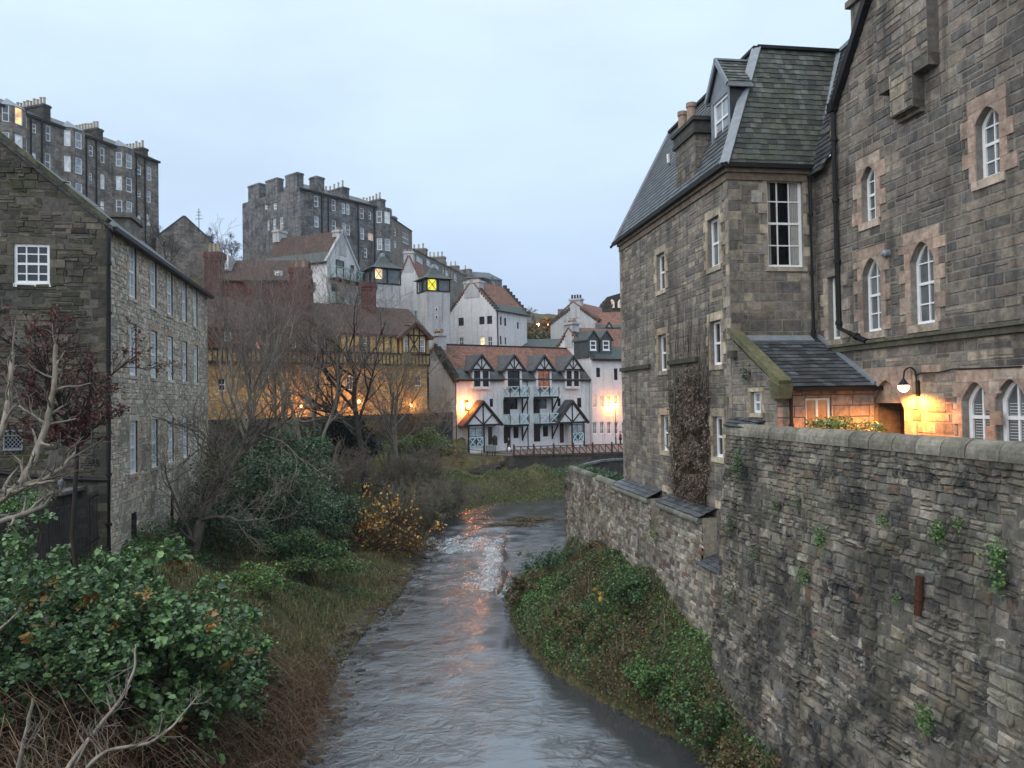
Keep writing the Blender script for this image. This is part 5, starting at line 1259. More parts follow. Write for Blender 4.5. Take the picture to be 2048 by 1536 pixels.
# ---- white house with brown pantiles above the courtyard building
WH = thing('white_house', 'white gabled house with a brown tiled roof and two pale green balconies, upper left', 'house', PX(640, 600, 95))
k0 = PX(654, 530, 93); az = 113; O = k0-np.array((math.sin(math.radians(az)), math.cos(math.radians(az)), 0))*9.6
ze, zr = PX(654, 519, 93)[2], PX(682, 462, 95.5)[2]
pf, pr_, pl_, L, ro = house(WH, O, az, 9.6, 6.4, 14, ze, zr, 'front', {}, 'harling', 'brown_tile', low=.32, lowm='green_slate', eave=.35)
wr = [R_(pr_, c4, 1015, 700, 1072, 750), R_(pr_, c4, 1120, 735, 1142, 775), R_(pr_, c4, 985, 865, 1030, 920)]
for o in wr: window(WH, pr_, o, 2, 1, gm=M['glass'], rec=-.08, fw=.08, sash=False, fm=M['dark_timber'])
window(WH, pf, R_(pf, c4, 850, 855, 878, 905), 1, 1, gm=M['lit_brown'], rec=-.08, fw=.08, sash=False, fm=M['dark_timber'])
stack(WH, pr_, 2.4, 4.0, ze+1, PX(683, 461, 95)[2]+.2, -.9, .06, 'harling_old', .1, 3, .45, 'clay_pot')
stack(WH, Pl(*L(0, 0, 0)[:2], pr_.az), 2.4, 4.0, zr-.5, zr+1.1, -.6, .4, 'harling_old', .1, 3, .45, 'clay_pot')
mb = MB()
for a, b in ((L(9.62, -.3, ze-.3), L(9.62, 3.2, zr+.15)), (L(9.62, 3.2, zr+.15), L(9.62, 6.7, ze-.3))): mb.bar(a, b, .32, .3)
mb.build('skew_coping', M['harling_old'], WH)
def balcony(parent, pl, s0, s1, zf, h, out, pm='blue_paint', n=3, slab='dark_timber', brk=False, bays=None):
    mb = MB(); pl.box(mb, s0, s1, zf-.22, zf, 0, out); 
    if brk:
        for s in (s0+.08, s1-.16): pl.box(mb, s, s+.12, zf-1.9, zf-.22, 0, .14); mb.bar(pl.P(s+.06, zf-1.7, .05), pl.P(s+.06, zf-.25, out-.1), .12, .14)
    o = mb.build('balcony', M[slab], parent); mb = MB()
    # side panels and front panels of crossed timbers
    segs = [((s0, 0), (s0, out)), ((s1, 0), (s1, out))]; L_ = (s1-s0)/n
    for k in range(n): segs.append(((s0+L_*k, out), (s0+L_*(k+1), out)))
    for (a, o0), (b, o1_) in segs:
        P00, P10, P11, P01 = pl.P(a, zf+.08, o0), pl.P(b, zf+.08, o1_), pl.P(b, zf+h, o1_), pl.P(a, zf+h, o0); w_ = .09
        for p, q in ((P00, P10), (P01, P11), (P00, P11), (P10, P01)): mb.bar(p, q, .05, w_)
        for p, q in ((P00, P01), (P10, P11)): mb.bar(p, q, w_, w_*1.1)
    mb.build('balustrade', M[pm], o)
    return o
for y0, y1 in ((743, 822), (925, 1000)):
    a, b = pr_.px(*c4(975, y1)), pr_.px(*c4(1165, y1)); s0, s1 = sorted((a[0], b[0])); balcony(WH, pr_, max(.05, s0), min(6.3, s1), a[1], abs(pr_.px(*c4(975, y0))[1]-a[1]), 1.0, 'green_paint', 4)

# ---- stair towers
def tower(label, x0, x1, xm, ye, yap, yw, yb, d, lit, az=30):
    root = thing('stair_tower', label, 'tower', PX((x0+x1)/2, yb, d))
    w = (x1-x0)/FPX*d*.74; c = PX((x0+x1)/2, ye, d+1.5); z_e, z_a, z_w = c[2], PX(0, yap, d)[2]-PX(0, 803, d)[2]+PX((x0+x1)/2, 803, d)[2], PX((x0+x1)/2, yw, d)[2]
    ang = math.radians(az); ux = np.array((math.cos(ang), math.sin(ang), 0)); uy = np.array((-math.sin(ang), math.cos(ang), 0)); h = w/2
    cor = lambda k, g, z: np.array((c[0], c[1], z))+ux*((-1, 1, 1, -1)[k])*(h+g)+uy*((-1, -1, 1, 1)[k])*(h+g)
    zb = PX((x0+x1)/2, yb, d)[2]
    mb = MB()
    for k in range(4): mb.face([cor(k, 0, zb), cor((k+1) % 4, 0, zb), cor((k+1) % 4, 0, z_w), cor(k, 0, z_w)])
    mb.build('wall', M['harling_old'], root)
    mb = MB()
    for k in range(4): mb.face([cor(k, -.12, z_w), cor((k+1) % 4, -.12, z_w), cor((k+1) % 4, -.12, z_e), cor(k, -.12, z_e)])
    lan = mb.build('lantern_glazing', M['glass_grey'], root); mb = MB()
    for k in range(4):
        a, b = cor(k, 0, 0), cor((k+1) % 4, 0, 0)
        for f in (0, .5): p = a+(b-a)*f; mb.bar(p+np.array((0, 0, z_w-.05)), p+np.array((0, 0, z_e)), .16)
        for zz in (z_w, z_e-.06): mb.bar(a+np.array((0, 0, zz)), b+np.array((0, 0, zz)), .16, .14)
    mb.build('lantern_frame', M['dark_timber'], root)
    for (k, f0, f1, g0, g1, m) in lit:
        a, b = cor(k, -.03, 0), cor((k+1) % 4, -.03, 0); mb = MB(); za, zb_ = z_w+(z_e-z_w)*g0, z_w+(z_e-z_w)*g1
        p, q = a+(b-a)*f0, a+(b-a)*f1; up = lambda v, z: v+np.array((0, 0, z))
        mb.face([up(p, za), up(q, za), up(q, zb_), up(p, zb_)]); o = mb.build('lit_pane', M[m], root); mb = MB(); nn = np.cross(q-p, (0, 0, 1)); nn = nn/np.linalg.norm(nn)*.04
        for s_, e_2 in ((up(p, za), up(q, zb_)), (up(q, za), up(p, zb_))): mb.bar(s_+nn, e_2+nn, .07, .04)
        mb.build('crossed_bar', M['dark_timber'], o)
    rf = MB(); hr = .8; tp = lambda k: np.array((c[0], c[1], z_a))+ux*((-1, 1, 1, -1)[k])*.22+uy*((-1, -1, 1, 1)[k])*.22
    mid = lambda k: cor(k, -h*.45, z_e+(z_a-z_e)*.42)
    for k in range(4):
        rf.face([cor(k, .45, z_e), cor((k+1) % 4, .45, z_e), mid((k+1) % 4), mid(k)]); rf.face([mid(k), mid((k+1) % 4), tp((k+1) % 4), tp(k)])
    rf.face([cor(k, .45, z_e) for k in range(4)][::-1]); ro = rf.build('roof', M['green_slate'], root)
    cp = MB(); cp.tube([np.array((c[0], c[1], z_a-.1)), np.array((c[0], c[1], z_a+.25)), np.array((c[0], c[1], z_a+.4))], [.35, .3, .05], 8); cp.build('lead_cap', M['lead'], ro, uv=False)
    return root, cor, z_w
tower('white stair tower with green slate cap and small lit panes, left of the pair', 728, 802, 767, 541, 508, 568, 640, 95, [(0, .02, .3, .3, .95, 'lit_pale'), (1, .36, .62, .35, .98, 'lit_pale')])
TW, corT, zwT = tower('white stair tower with green slate cap and one bright yellow window', 833, 900, 870, 561, 531, 582, 700, 94, [(0, .03, .4, .06, .94, 'lit_yellow')])
plt_ = Pl(*corT(0, 0, 0)[:2], math.degrees(math.atan2(*(corT(1, 0, 0)-corT(0, 0, 0))[:2])))
for (x0, y0, x1, y1) in ((870, 616, 875, 622), (870, 631, 875, 637), (870, 656, 875, 662)): window(TW, plt_, plt_.rect(x0, y0, x1, y1), 1, 1, gm=M['glass_dark'], rec=-.08, fw=.05, sash=False)

# ---- sloping white gable wall behind the towers
GH = thing('white_gable_house', 'tall narrow white gable house with a chimney between the two stair towers', 'house', PX(812, 620, 104))
a_ = PX(792, 600, 102); pf, pr_, pl_, L, ro = house(GH, (a_[0], a_[1]), 96, 3.6, 8, 14, PX(820, 575, 102)[2], PX(801, 512, 102)[2], 'side', {}, 'harling', 'red_tile', eave=.1)
stack(GH, pf, 1.1, 2.4, PX(801, 545, 102)[2], PX(801, 503, 102)[2], -.9, .04, 'harling_old', .1, 3, .45, 'clay_pot')
a = pf.px(805, 580); balcony(GH, pf, 2.2, 3.5, PX(815, 640, 102)[2], 1.0, .9, 'green_paint', 2)

# ---- white house with the broad gable in the centre
CG = thing('white_house', 'broad white gable house with crow steps, red pantiles and one lit lower window, centre', 'house', PX(960, 700, 102))
a_, b_ = PX(898, 650, 105.5), PX(993, 650, 101.5); d = b_-a_; az = math.degrees(math.atan2(d[0], d[1])); w = np.linalg.norm(d[:2])
tmpf = Pl(a_[0], a_[1], az); W6 = lambda pl, L_: [R_(pl, c6, *q) for q in L_]
fo = W6(tmpf, [(338, 403, 375, 460), (483, 395, 520, 450), (537, 390, 573, 447), (340, 540, 375, 600), (487, 535, 523, 600), (540, 535, 575, 600)])
ze, zr = PX(993, 618, 101.5)[2], PX(945, 566, 103)[2]+.3
bk = -tmpf.n; dp = 11.0
tr_ = Pl(*(a_+tmpf.t*w)[:2], math.degrees(math.atan2(bk[0], bk[1])), out=tmpf.t); dp = max(8, min(14, tr_.px(1043, 660)[0]))
ro_ = W6(tr_, [(628, 395, 640, 455), (657, 405, 672, 460), (747, 435, 760, 480), (628, 530, 640, 590), (662, 540, 672, 590)])
pf, pr_, pl_, L, ro = house(CG, a_, az, w, dp, 12, ze, zr, 'side', {'front': fo, 'right': ro_}, 'harling', 'red_tile', low=.25, eave=.3)
for i, o in enumerate(fo): window(CG, pf, o, 2, 2, gm=M['lit_pale'] if i == 4 else M['glass_grey'] if i > 2 else M['glass'], rec=.07, fw=.09, fm=M['dark_timber'] if i < 3 else M['white_paint'], sill=.1)
for o in ro_: window(CG, pr_, o, 1, 2, gm=M['glass'], rec=.07, fw=.08, fm=M['dark_timber'], sill=.1)
stack(CG, pf, w/2-1.25, w/2+1.25, zr-2.2, PX(946, 558, 102)[2], -1.1, .05, 'harling_old', .1)
mb = MB(); mb.tube([pf.P(w/2-1, PX(946, 558, 102)[2], -.5), pf.P(w/2+1, PX(946, 558, 102)[2], -.5)], .3, 6); mb.build('chimney_cap', M['clay_pot'], CG)
crowsteps(CG, pf, (-.25, ze-.2), (w/2-1.2, zr-1.1), 11); crowsteps(CG, pf, (w+.25, ze-.2), (w/2+1.2, zr-1.1), 9)
crowsteps(CG, Pl(*L(0, dp, 0)[:2], az), (w+.25, ze-.2), (w/2, zr+.3), 9)
pipe([pr_.P(.2, ze-.2, .08), pr_.P(.2, 13, .08)], .07, joints=False, parent=CG)

# ---- crow-stepped house behind, right of centre
BG = thing('white_house', 'white crow-stepped gable house with four dark chimney pots and red roof behind the row', 'house', PX(1150, 680, 120))
a_ = PX(1101, 650, 121); b_ = PX(1195, 650, 117); d = b_-a_; az = math.degrees(math.atan2(d[0], d[1])); w = np.linalg.norm(d[:2]); tmp = Pl(a_[0], a_[1], az)
ze, zr = PX(1101, 645, 121)[2], PX(1148, 604, 119)[2]
fo = W6(tmp, [(1113, 362, 1138, 412), (1155, 360, 1182, 412)])
pf, pr_, pl_, L, ro = house(BG, a_, az, w, 10, 14, ze, zr, 'side', {'front': fo}, 'harling_old', 'red_tile', eave=.2)
for o in fo: window(BG, pf, o, 1, 2, gm=M['glass'], rec=.07, fw=.09, fm=M['white_paint'], sill=.12)
s0, s1 = pf.px(1139, 600)[0], pf.px(1161, 600)[0]; stack(BG, pf, s0, s1, zr-2.5, PX(1150, 597, 119)[2], -1, .05, 'harling_old', .14, 4, .62, 'dark_pot', .16)
crowsteps(BG, pf, (-.2, ze-.2), (s0+.1, zr-.9), 10); crowsteps(BG, pf, (w+.2, ze-.2), (s1-.1, zr-.9), 9)
# its red side wing
a2 = PX(1192, 655, 116); 
pfw, _, _, Lw, row = house(BG, a2, 96, 9, 8, 14, PX(1215, 656, 116)[2], PX(1215, 624, 118)[2], 'front', {}, 'harling', 'red_tile', low=.2, roofname='side_roof')
stack(BG, pfw, 1.0, 2.6, PX(1215, 624, 118)[2]-1.5, PX(1184, 606, 118)[2], -5, -4, 'dark_rubble', .1, 3, .6, 'dark_pot', .14)
dm = MB(); q0, q1, qa = pfw.px(1208, 662), pfw.px(1228, 662), pfw.px(1218, 646); dm.face([pfw.P(*q0, .1), pfw.P(*q1, .1), pfw.P(qa[0], qa[1], .1)]); 
do = dm.build('dormer_gable', M['white_paint'], BG); dm = MB()
for q in (q0, q1): dm.bar(pfw.P(q[0]+(q[0]-qa[0])*.15, q[1]-.25, .15), pfw.P(qa[0], qa[1]+.1, .15), .5, .16)
dm.build('barge_board', M['dark_timber'], do)

# ---- dark mansard block with lit round-headed dormers
MD = thing('mansard_house', 'dark mansard block with lit round-headed dormer windows, far right behind the red roofs', 'house', PX(1240, 660, 150))
mb = MB(); A_ = [PX(x, y, 150) for x, y in ((1204, 622), (1214, 594), (1290, 572), (1300, 626), (1300, 720), (1204, 720))]; off = np.array((0, 12, 0))
mb.face(A_[:4]); mb.face([A_[0], A_[1], A_[1]+off, A_[0]+off]); mb.face([A_[1], A_[2], A_[2]+off, A_[1]+off]); mr_ = mb.build('mansard_roof', M['brown_timber'], MD)
mb = MB(); mb.face([A_[5], A_[4], A_[3], A_[0]]); mb.face([A_[5], A_[0], A_[0]+off, A_[5]+off]); mb.build('wall', M['tenement_tan'], MD)
pm_ = Pl(A_[0][0], A_[0][1]-.4, 90)
for (x0, x1) in ((1219, 1228.5), (1235, 1244.5), (1254, 1264)):
    s0, s1 = pm_.px(x0, 607)[0], pm_.px(x1, 607)[0]; z0, z1 = pm_.px(x0, 616)[1], pm_.px(x0, 599)[1]
    window(MD, pm_, (s0, s1, z0, z1, .6), 2, 1, gm=M['lit_dim'], rec=-.3, fw=.2, sash=False)

# ---- ochre half-timbered courtyard building
WC = thing('timbered_building', 'long ochre courtyard building with dark half timbering, brown tiled roof and tall red brick chimneys', 'building', PX(640, 820, 72))
a_, b_ = PX(395, 700, 66), PX(855, 700, 80); d = b_-a_; azW = math.degrees(math.atan2(d[0], d[1])); wW = np.linalg.norm(d[:2]); plW = Pl(a_[0], a_[1], azW)
zbW, zeW, zrW = plW.px(700, 905)[1], EYE+6.85, EYE+9.9; zj0, zj1 = plW.px(640, 727)[1], plW.px(640, 704)[1]
W5 = lambda *q: R_(plW, c5, *q)
loww = [W5(215, 600, 275, 700), W5(870, 480, 920, 560), W5(1200, 580, 1255, 690), W5(1730, 580, 1780, 660), W5(560, 520, 610, 600)]
upw = [W5(255, 245, 310, 320), W5(495, 265, 535, 380), W5(745, 255, 790, 370), W5(905, 245, 945, 360), W5(1618, 300, 1650, 415), W5(1738, 305, 1775, 418), W5(985, 280, 1030, 370), W5(1300, 290, 1350, 380)]
mb = MB(); wall_faces(mb, plW, [(0, zj0), (wW, zj0)], [(0, zbW), (wW, zbW)], loww, depth=.2); rp_ = Pl(*plW.P(wW, 0)[:2], azW-90, out=plW.t)
gsr = (lambda s: s)
bkv = -plW.n; prW = Pl(*plW.P(wW, 0)[:2], math.degrees(math.atan2(bkv[0], bkv[1])), out=plW.t)
wall_faces(mb, prW, [(0, zeW), (4.5, zrW), (9, zeW)], [(0, zbW), (9, zbW)], [])
plW0 = Pl(*plW.P(0, 0)[:2], prW.az, out=-plW.t); wall_faces(mb, plW0, [(0, zeW), (4.5, zrW), (9, zeW)], [(0, zbW), (9, zbW)], [])
mb.build('wall', M['ochre_rubble'], WC)
sbr = plW.px(*c5(555, 300))[0]
mb = MB(); wall_faces(mb, plW, [(0, zeW), (sbr, zeW)], [(0, zj1), (sbr, zj1)], [o for o in upw if o[1] < sbr], depth=.12, off=.3); mb.build('brick_panel', M['brick_infill'], WC)
mb = MB(); wall_faces(mb, plW, [(sbr, zeW), (wW, zeW)], [(sbr, zj1), (wW, zj1)], [o for o in upw if o[1] >= sbr], depth=.12, off=.3); plW.box(mb, 0, wW, zj0, zj1, 0, .28); mb.build('upper_wall', M['ochre_wall'], WC)
tb = MB(); plW.box(tb, 0, wW, zj0-.12, zj0+.08, 0, .42); plW.box(tb, 0, wW, zj1-.08, zj1+.1, 0, .42)
s = .25
while s < wW: plW.box(tb, s, s+.11, zj0+.08, zj1-.08, .27, .34); s += .42
s = sbr
while s < wW: plW.box(tb, s, s+.14, zj1+.1, zeW, .3, .36); s += .8
for o in upw: plW.box(tb, o[0]-.14, o[0]-.01, zj1, zeW, .3, .37); plW.box(tb, o[1]+.01, o[1]+.14, zj1, zeW, .3, .37)
plW.box(tb, wW-.12, wW+.1, zbW, zj0-.1, -.05, .05)
tb.build('timber_frame', M['dark_timber'], WC)
for i, o in enumerate(loww): window(WC, plW, o, 2, 2, gm=M['glass'], rec=.12, fw=.09)
for i, o in enumerate(upw): window(WC, plW, o, 2, 3, gm=M['lit_orange'] if i == 1 else M['glass_grey'], rec=-.22, fw=.09, off=0)
rf = MB(); ev_ = .45; dz = ev_*(zrW-zeW)/4.5
q = [plW.P(-.2, zeW-dz, ev_), plW.P(wW+.4, zeW-dz, ev_), plW.P(wW+.4, zrW, -4.5), plW.P(-.2, zrW, -4.5)]; n = np.array((0, 0, .2)); rf.hexa(q+[p+n for p in q])
q = [plW.P(-.2, zeW-dz, -9-ev_), plW.P(wW+.4, zeW-dz, -9-ev_), plW.P(wW+.4, zrW, -4.5), plW.P(-.2, zrW, -4.5)]; rf.hexa(q+[p+n for p in q])
roW = rf.build('roof', M['brown_tile'], WC)
for (x0, x1, xa, ya, yb, dg) in ((1600, 1782, 1692, 195, 425, 1), (735, 960, 868, 130, 370, 1), (560, 735, 640, 170, 375, 0)):
    s0, s1 = plW.px(*c5(x0, 400))[0], plW.px(*c5(x1, 400))[0]; sa = (s0+s1)/2; za = plW.px(*c5(xa, ya))[1]; zlow = zj1+.05; zs = zeW-.1; F_ = .75
    mb = MB(); pg = Pl(*(plW.O+plW.n*F_)[:2], azW, out=plW.n); owin = [o for o in upw if s0-.2 < o[0] and o[1] < s1+.2]
    wall_faces(mb, pg, [(s0, zs), (sa, za), (s1, zs)], [(s0, zlow), (s1, zlow)], owin, depth=.1)
    for ss in (s0, s1): mb.face([pg.P(ss, zlow), pg.P(ss, zs), pg.P(ss, zs, -F_), pg.P(ss, zlow, -F_)])
    mb.face([pg.P(s0, zlow), pg.P(s1, zlow), pg.P(s1, zlow, -F_), pg.P(s0, zlow, -F_)])
    gb = mb.build('timbered_gable', M['ochre_wall'], WC); tb = MB()
    pg.box(tb, s0, s1, zlow, zlow+.14, 0, .07); pg.box(tb, s0, s1, zs-.08, zs+.06, 0, .06); pg.box(tb, s0+.3, s1-.3, zs+.9, zs+1.0, 0, .05)
    for f in (0, .27, .5, .73, 1): ss = s0+(s1-s0)*f; zz = zs+(za-zs)*(1-abs(2*f-1)); pg.box(tb, ss-.06, ss+.06, zlow+.1, zz, 0, .055)
    mid0, mid1 = s0+(s1-s0)*.3, s0+(s1-s0)*.7
    for (p, r) in (((mid0, zlow), (mid1, zs)), ((mid1, zlow), (mid0, zs))): tb.bar(pg.P(*p, .03), pg.P(*r, .03), .05, .1, up=(0, 0, 1))
    tb.build('timber_frame', M['dark_timber'], gb)
    for o in owin: window(gb, pg, o, 2, 3, gm=M['glass_grey'], rec=.04, fw=.09)
    rf = MB(); ov = .55
    for sg in (-1, 1):
        e0 = s0-ov if sg < 0 else s1+ov; ze_ = zs-ov*(za-zs)/(sa-s0)
        q = [pg.P(e0, ze_, .5), pg.P(e0, ze_, -4), pg.P(sa, za+.05, -5), pg.P(sa, za+.05, .5)]; rf.hexa(q+[p+np.array((0, 0, .16)) for p in q])
        rf.bar(pg.P(e0, ze_+.02, .52), pg.P(sa, za+.1, .52), .1, .3)
    rf.build('gable_roof', M['brown_tile'], gb)
for (x0, x1, yt, yb, dd_, np_, pm) in ((407, 443, 503, 585, 74, 3, 'pale_pot'), (578, 618, 534, 606, 75, 2, 'clay_pot'), (721, 751, 563, 632, 80, 0, None)):
    c0, c1_ = PX(x0, yb, dd_), PX(x1, yb, dd_); zt3 = PX((x0+x1)/2, yt, dd_)[2]; wd = (x1-x0)/FPX*dd_; pc_ = Pl(c0[0], c0[1], 90)
    mb = MB(); s1 = wd; pc_.box(mb, .12, s1-.12, zrW-2.8, zt3-.9, -1.2, 0); pc_.box(mb, .06, s1-.06, zt3-.9, zt3-.55, -1.3, .07); pc_.box(mb, -.02, s1+.02, zt3-.55, zt3-.12, -1.4, .15); pc_.box(mb, .05, s1-.05, zt3-.12, zt3, -1.3, .05)
    for k in range(4): pc_.box(mb, .12+k*(s1-.24)/3-.05, .12+k*(s1-.24)/3+.05, zrW-2.6, zt3-.9, 0, .07)
    co = mb.build('chimney', M['red_brick'], WC)
    if np_: pots(co, pc_.P(.3, zt3, -.6), pc_.P(s1-.3, zt3, -.6), np_, .9, .19, pm)
# rear wing roof with two white dormers behind the first chimney
RW2 = thing('tiled_house', 'rear wing with a low brown tiled roof and white dormers beside the first brick chimney', 'house', PX(490, 600, 84))
pf2, _, _, L2, ro2 = house(RW2, PX(438, 580, 82), 84, 8.8, 7, 10, PX(490, 560, 82)[2], PX(490, 521, 85)[2], 'front', {}, 'brick_infill', 'brown_tile')
for (x0, y0, x1, y1) in ((441, 511, 454, 536), (548, 542, 561, 556)):
    o = pf2.rect(x0, y0, x1, y1); mb = MB(); pf2.box(mb, o[0]-.12, o[1]+.12, o[2]-.15, o[3]+.15, -3.2, -.6); dd_ = mb.build('dormer', M['harling_old'], RW2); window(dd_, pf2, o, 2, 2, gm=M['glass_pale'], rec=.52, fw=.12)
# retaining wall with a dark arch under the courtyard building
RT = thing('retaining_wall', 'dark ivy-stained retaining wall with an arched recess below the ochre building', 'wall', PX(640, 900, 68))
r0_, r1_ = PX(405, 850, 60), PX(905, 858, 81); d = r1_-r0_; plRt = Pl(r0_[0], r0_[1], math.degrees(math.atan2(d[0], d[1]))); wR = np.linalg.norm(d[:2]); sa0, sa1 = plRt.px(640, 900)[0], plRt.px(728, 900)[0]
zt4 = plRt.px(560, 838)[1]; zar = plRt.px(690, 852)[1]
mb = MB(); wall_faces(mb, plRt, [(0, zt4), (wR, plRt.px(880, 862)[1])], [(0, .5), (wR, .5)], [(sa0, sa1, .5, min(zar, zt4-.5), 1.6)], depth=3)
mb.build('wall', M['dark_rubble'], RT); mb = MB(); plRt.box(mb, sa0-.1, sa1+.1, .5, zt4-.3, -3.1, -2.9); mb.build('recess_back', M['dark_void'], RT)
mb = MB(); plRt.box(mb, 0, wR, min(zt4, plRt.px(880, 862)[1])-.1, zt4+.1, -.5, .08); mb.build('coping', M['dark_rubble'], RT)
# ---------------------------------------------------------------- white row houses across the river
HW = thing('row_house', 'white three-storey row with red tiled roof, four timbered dormers and pale blue balconies', 'house', PX(1040, 890, 90))
a_, b_ = PX(911, 800, 84), PX(1178.5, 800, 95); d = b_-a_; azQ = math.degrees(math.atan2(d[0], d[1])); wQ = np.linalg.norm(d[:2]); plQ = Pl(a_[0], a_[1], azQ)
Q = lambda *q: R_(plQ, c6, *q)
zeQ = plQ.px(1040, 756.5)[1]; zbQ = 3.6; zrQ = EYE+6.3; dpQ = 8.6
fo = [Q(378, 975, 412, 1058), Q(557, 968, 581, 1025), Q(1031, 965, 1052, 1020), Q(1167, 962, 1197, 1030), Q(690, 965, 752, 1042), Q(880, 968, 955, 1038), Q(657, 1145, 697, 1245), Q(722, 1148, 758, 1243), Q(868, 1145, 905, 1235), Q(928, 1143, 964, 1232), Q(545, 1165, 575, 1290), Q(1045, 1140, 1075, 1275)]
fo = [o for o in fo]
pf, pr_, pl_, L, ro = house(HW, a_, azQ, wQ, dpQ, zbQ, zeQ, zrQ, 'front', {'front': fo}, 'harling', 'red_tile', low=.30, lowm='slate_roof', eave=.3)
for i, o in enumerate(fo):
    if i >= 10:
        mb = MB(); plQ.box(mb, *o, -.1, -.05); mb.build('door', M['brown_door'], HW); continue
    window(HW, plQ, o, 2 if i > 3 else 1, 2 if i < 4 or i > 5 else 1, gm=M['glass_grey'] if i == 5 else M['lit_brown'] if i == 0 else M['glass_dark'], rec=.07, fw=.07, sash=i < 4, fm=M['dark_timber'], sill=.1)
stack(HW, pl_, dpQ/2-.8, dpQ/2+.8, zrQ-1.6, zrQ+1.4, -1.0, .04, 'harling_old', .15); 
mb = MB(); mb.tube([L(.5, dpQ/2-.6, zrQ+1.7), L(.5, dpQ/2+.6, zrQ+1.7)], .3, 6); mb.build('chimney_cap', M['clay_pot'], HW)
mb = MB()
n = 15
for k in range(n):
    f = k/n; zz = zeQ+(zrQ-zeQ)*f; bb_ = dpQ/2*f; mb.hexa([L(-.28, bb_-.32, zz-.5), L(.3, bb_-.32, zz-.5), L(.3, bb_+.1, zz-.5), L(-.28, bb_+.1, zz-.5), L(-.28, bb_-.32, zz+.42), L(.3, bb_-.32, zz+.42), L(.3, bb_+.1, zz+.42), L(-.28, bb_+.1, zz+.42)])
mb.build('crow_step', M['dark_rubble'], HW)
mb = MB()
for ga, gb_ in ((0, plQ.px(*c6(640, 790))[0]), (plQ.px(*c6(775, 790))[0], plQ.px(*c6(848, 790))[0]), (plQ.px(*c6(985, 790))[0], wQ)): mb.bar(L(ga, -.32, zeQ-.28), L(gb_, -.32, zeQ-.28), .14, .14)
mb.bar(L(-.1, dpQ/2, zrQ+.22), L(wQ, dpQ/2, zrQ+.22), .3, .16); mb.build('gutter', M['gutter_black'], HW)
for x in (319, 818, 1262): s = plQ.px(*c6(x, 1000))[0]; pipe([plQ.P(s, zeQ-.3, .07), plQ.P(s, zbQ, .07)], .05, joints=False, parent=HW)
for x in (375, 972): q = plQ.px(*c6(x, 630)); mb = MB(); p = L(plQ.px(*c6(x, 700))[0], dpQ*.38, zeQ+(zrQ-zeQ)*.76); mb.tube([p, p+np.array((0, 0, .5))], [.12, .08], 6); mb.build('roof_vent', M['clay_pot'], HW)
# dormers with timbered gables
for i, xc in enumerate((485, 712, 922, 1122)):
    sc = plQ.px(*c6(xc, 790))[0]; hw = 1.42; F_ = .36; zg = plQ.px(*c6(xc, 766))[1]; za = zg+1.55; zs = zg; zl = zeQ-.2
    fr = i in (1, 2); pd = Pl(*(plQ.O+plQ.n*F_)[:2], azQ, out=plQ.n); ww = hw-.28
    if fr: ow = [(sc-.85, sc+.85, zeQ-1.25, zg-.12)]
    else: ow = [(sc-.95, sc-.12, zeQ-.95, zg-.14), (sc+.2, sc+1.0, zeQ-.95, zg-.14)]
    mb = MB(); wall_faces(mb, pd, [(sc-ww, zg), (sc+ww, zg)], [(sc-ww, zl-1.05), (sc+ww, zl-1.05)], ow, depth=.1)
    for sg in (-1, 1): ss = sc+sg*ww; mb.face([pd.P(ss, zl-1.05), pd.P(ss, zg), pd.P(ss, zg, -2.4), pd.P(ss, zl-1.05, -.1)])
    mb.face([pd.P(sc-hw*.9, zg, .1), pd.P(sc+hw*.9, zg, .1), pd.P(sc, za-.15, .1)])
    dmo = mb.build('dormer', M['harling'], HW); tb = MB()
    tb.bar(pd.P(sc-hw, zg, .16), pd.P(sc+hw, zg, .16), .14, .18)
    tb.bar(pd.P(sc, zg, .15), pd.P(sc, za-.1, .15), .09, .12)
    for sg in (-1, 1): tb.bar(pd.P(sc, zg, .15), pd.P(sc+sg*.62, zg+.82, .15), .08, .1); tb.bar(pd.P(sc+sg*(hw+.2), zg-.22, .2), pd.P(sc, za+.08, .2), .12, .24)
    tb.build('timber_frame', M['dark_timber'], dmo); rf = MB()
    for sg in (-1, 1):
        back = 3.6; q = [pd.P(sc+sg*(hw+.22), zg-.2, .3), pd.P(sc+sg*(hw+.22), zg-.2, -back*.62), pd.P(sc, za+.1, -back), pd.P(sc, za+.1, .3)]; rf.hexa(q+[p+np.array((0, 0, .12)) for p in q])
    rf.build('dormer_roof', M['slate_roof'], dmo)
    for o in ow: window(dmo, pd, o, 2, 2 if not fr else 1, gm=M['lit_brown'] if i == 2 else M['glass_dark'], rec=.06, fw=.08, fm=M['dark_timber'], sash=not fr)
    if fr:
        for (y0, y1) in ((848, 925), (1040, 1112)):
            x0, x1 = (650, 808) if i == 1 else (858, 1015)
            s0, z0 = plQ.px(*c6(x0, y1)); s1, _ = plQ.px(*c6(x1, y1)); z0 = zeQ-2.15 if y0 < 900 else zeQ-2.15-3.15
            balcony(HW, plQ, s0+.1, s1-.45, z0, 1.15, 1.25, 'blue_paint', 2, brk=True)
        s0 = plQ.px(*c6(648 if i == 1 else 858, 1000))[0]; mb = MB(); plQ.box(mb, s0+.05, s0+.95, zeQ-4.2, zeQ-2.4, .01, .05); mb.build('timber_screen', M['dark_timber'], HW); mb = MB(); plQ.box(mb, s0+.05, s0+.95, zeQ-7.4, zeQ-5.6, .01, .05); mb.build('timber_screen', M['dark_timber'], HW)
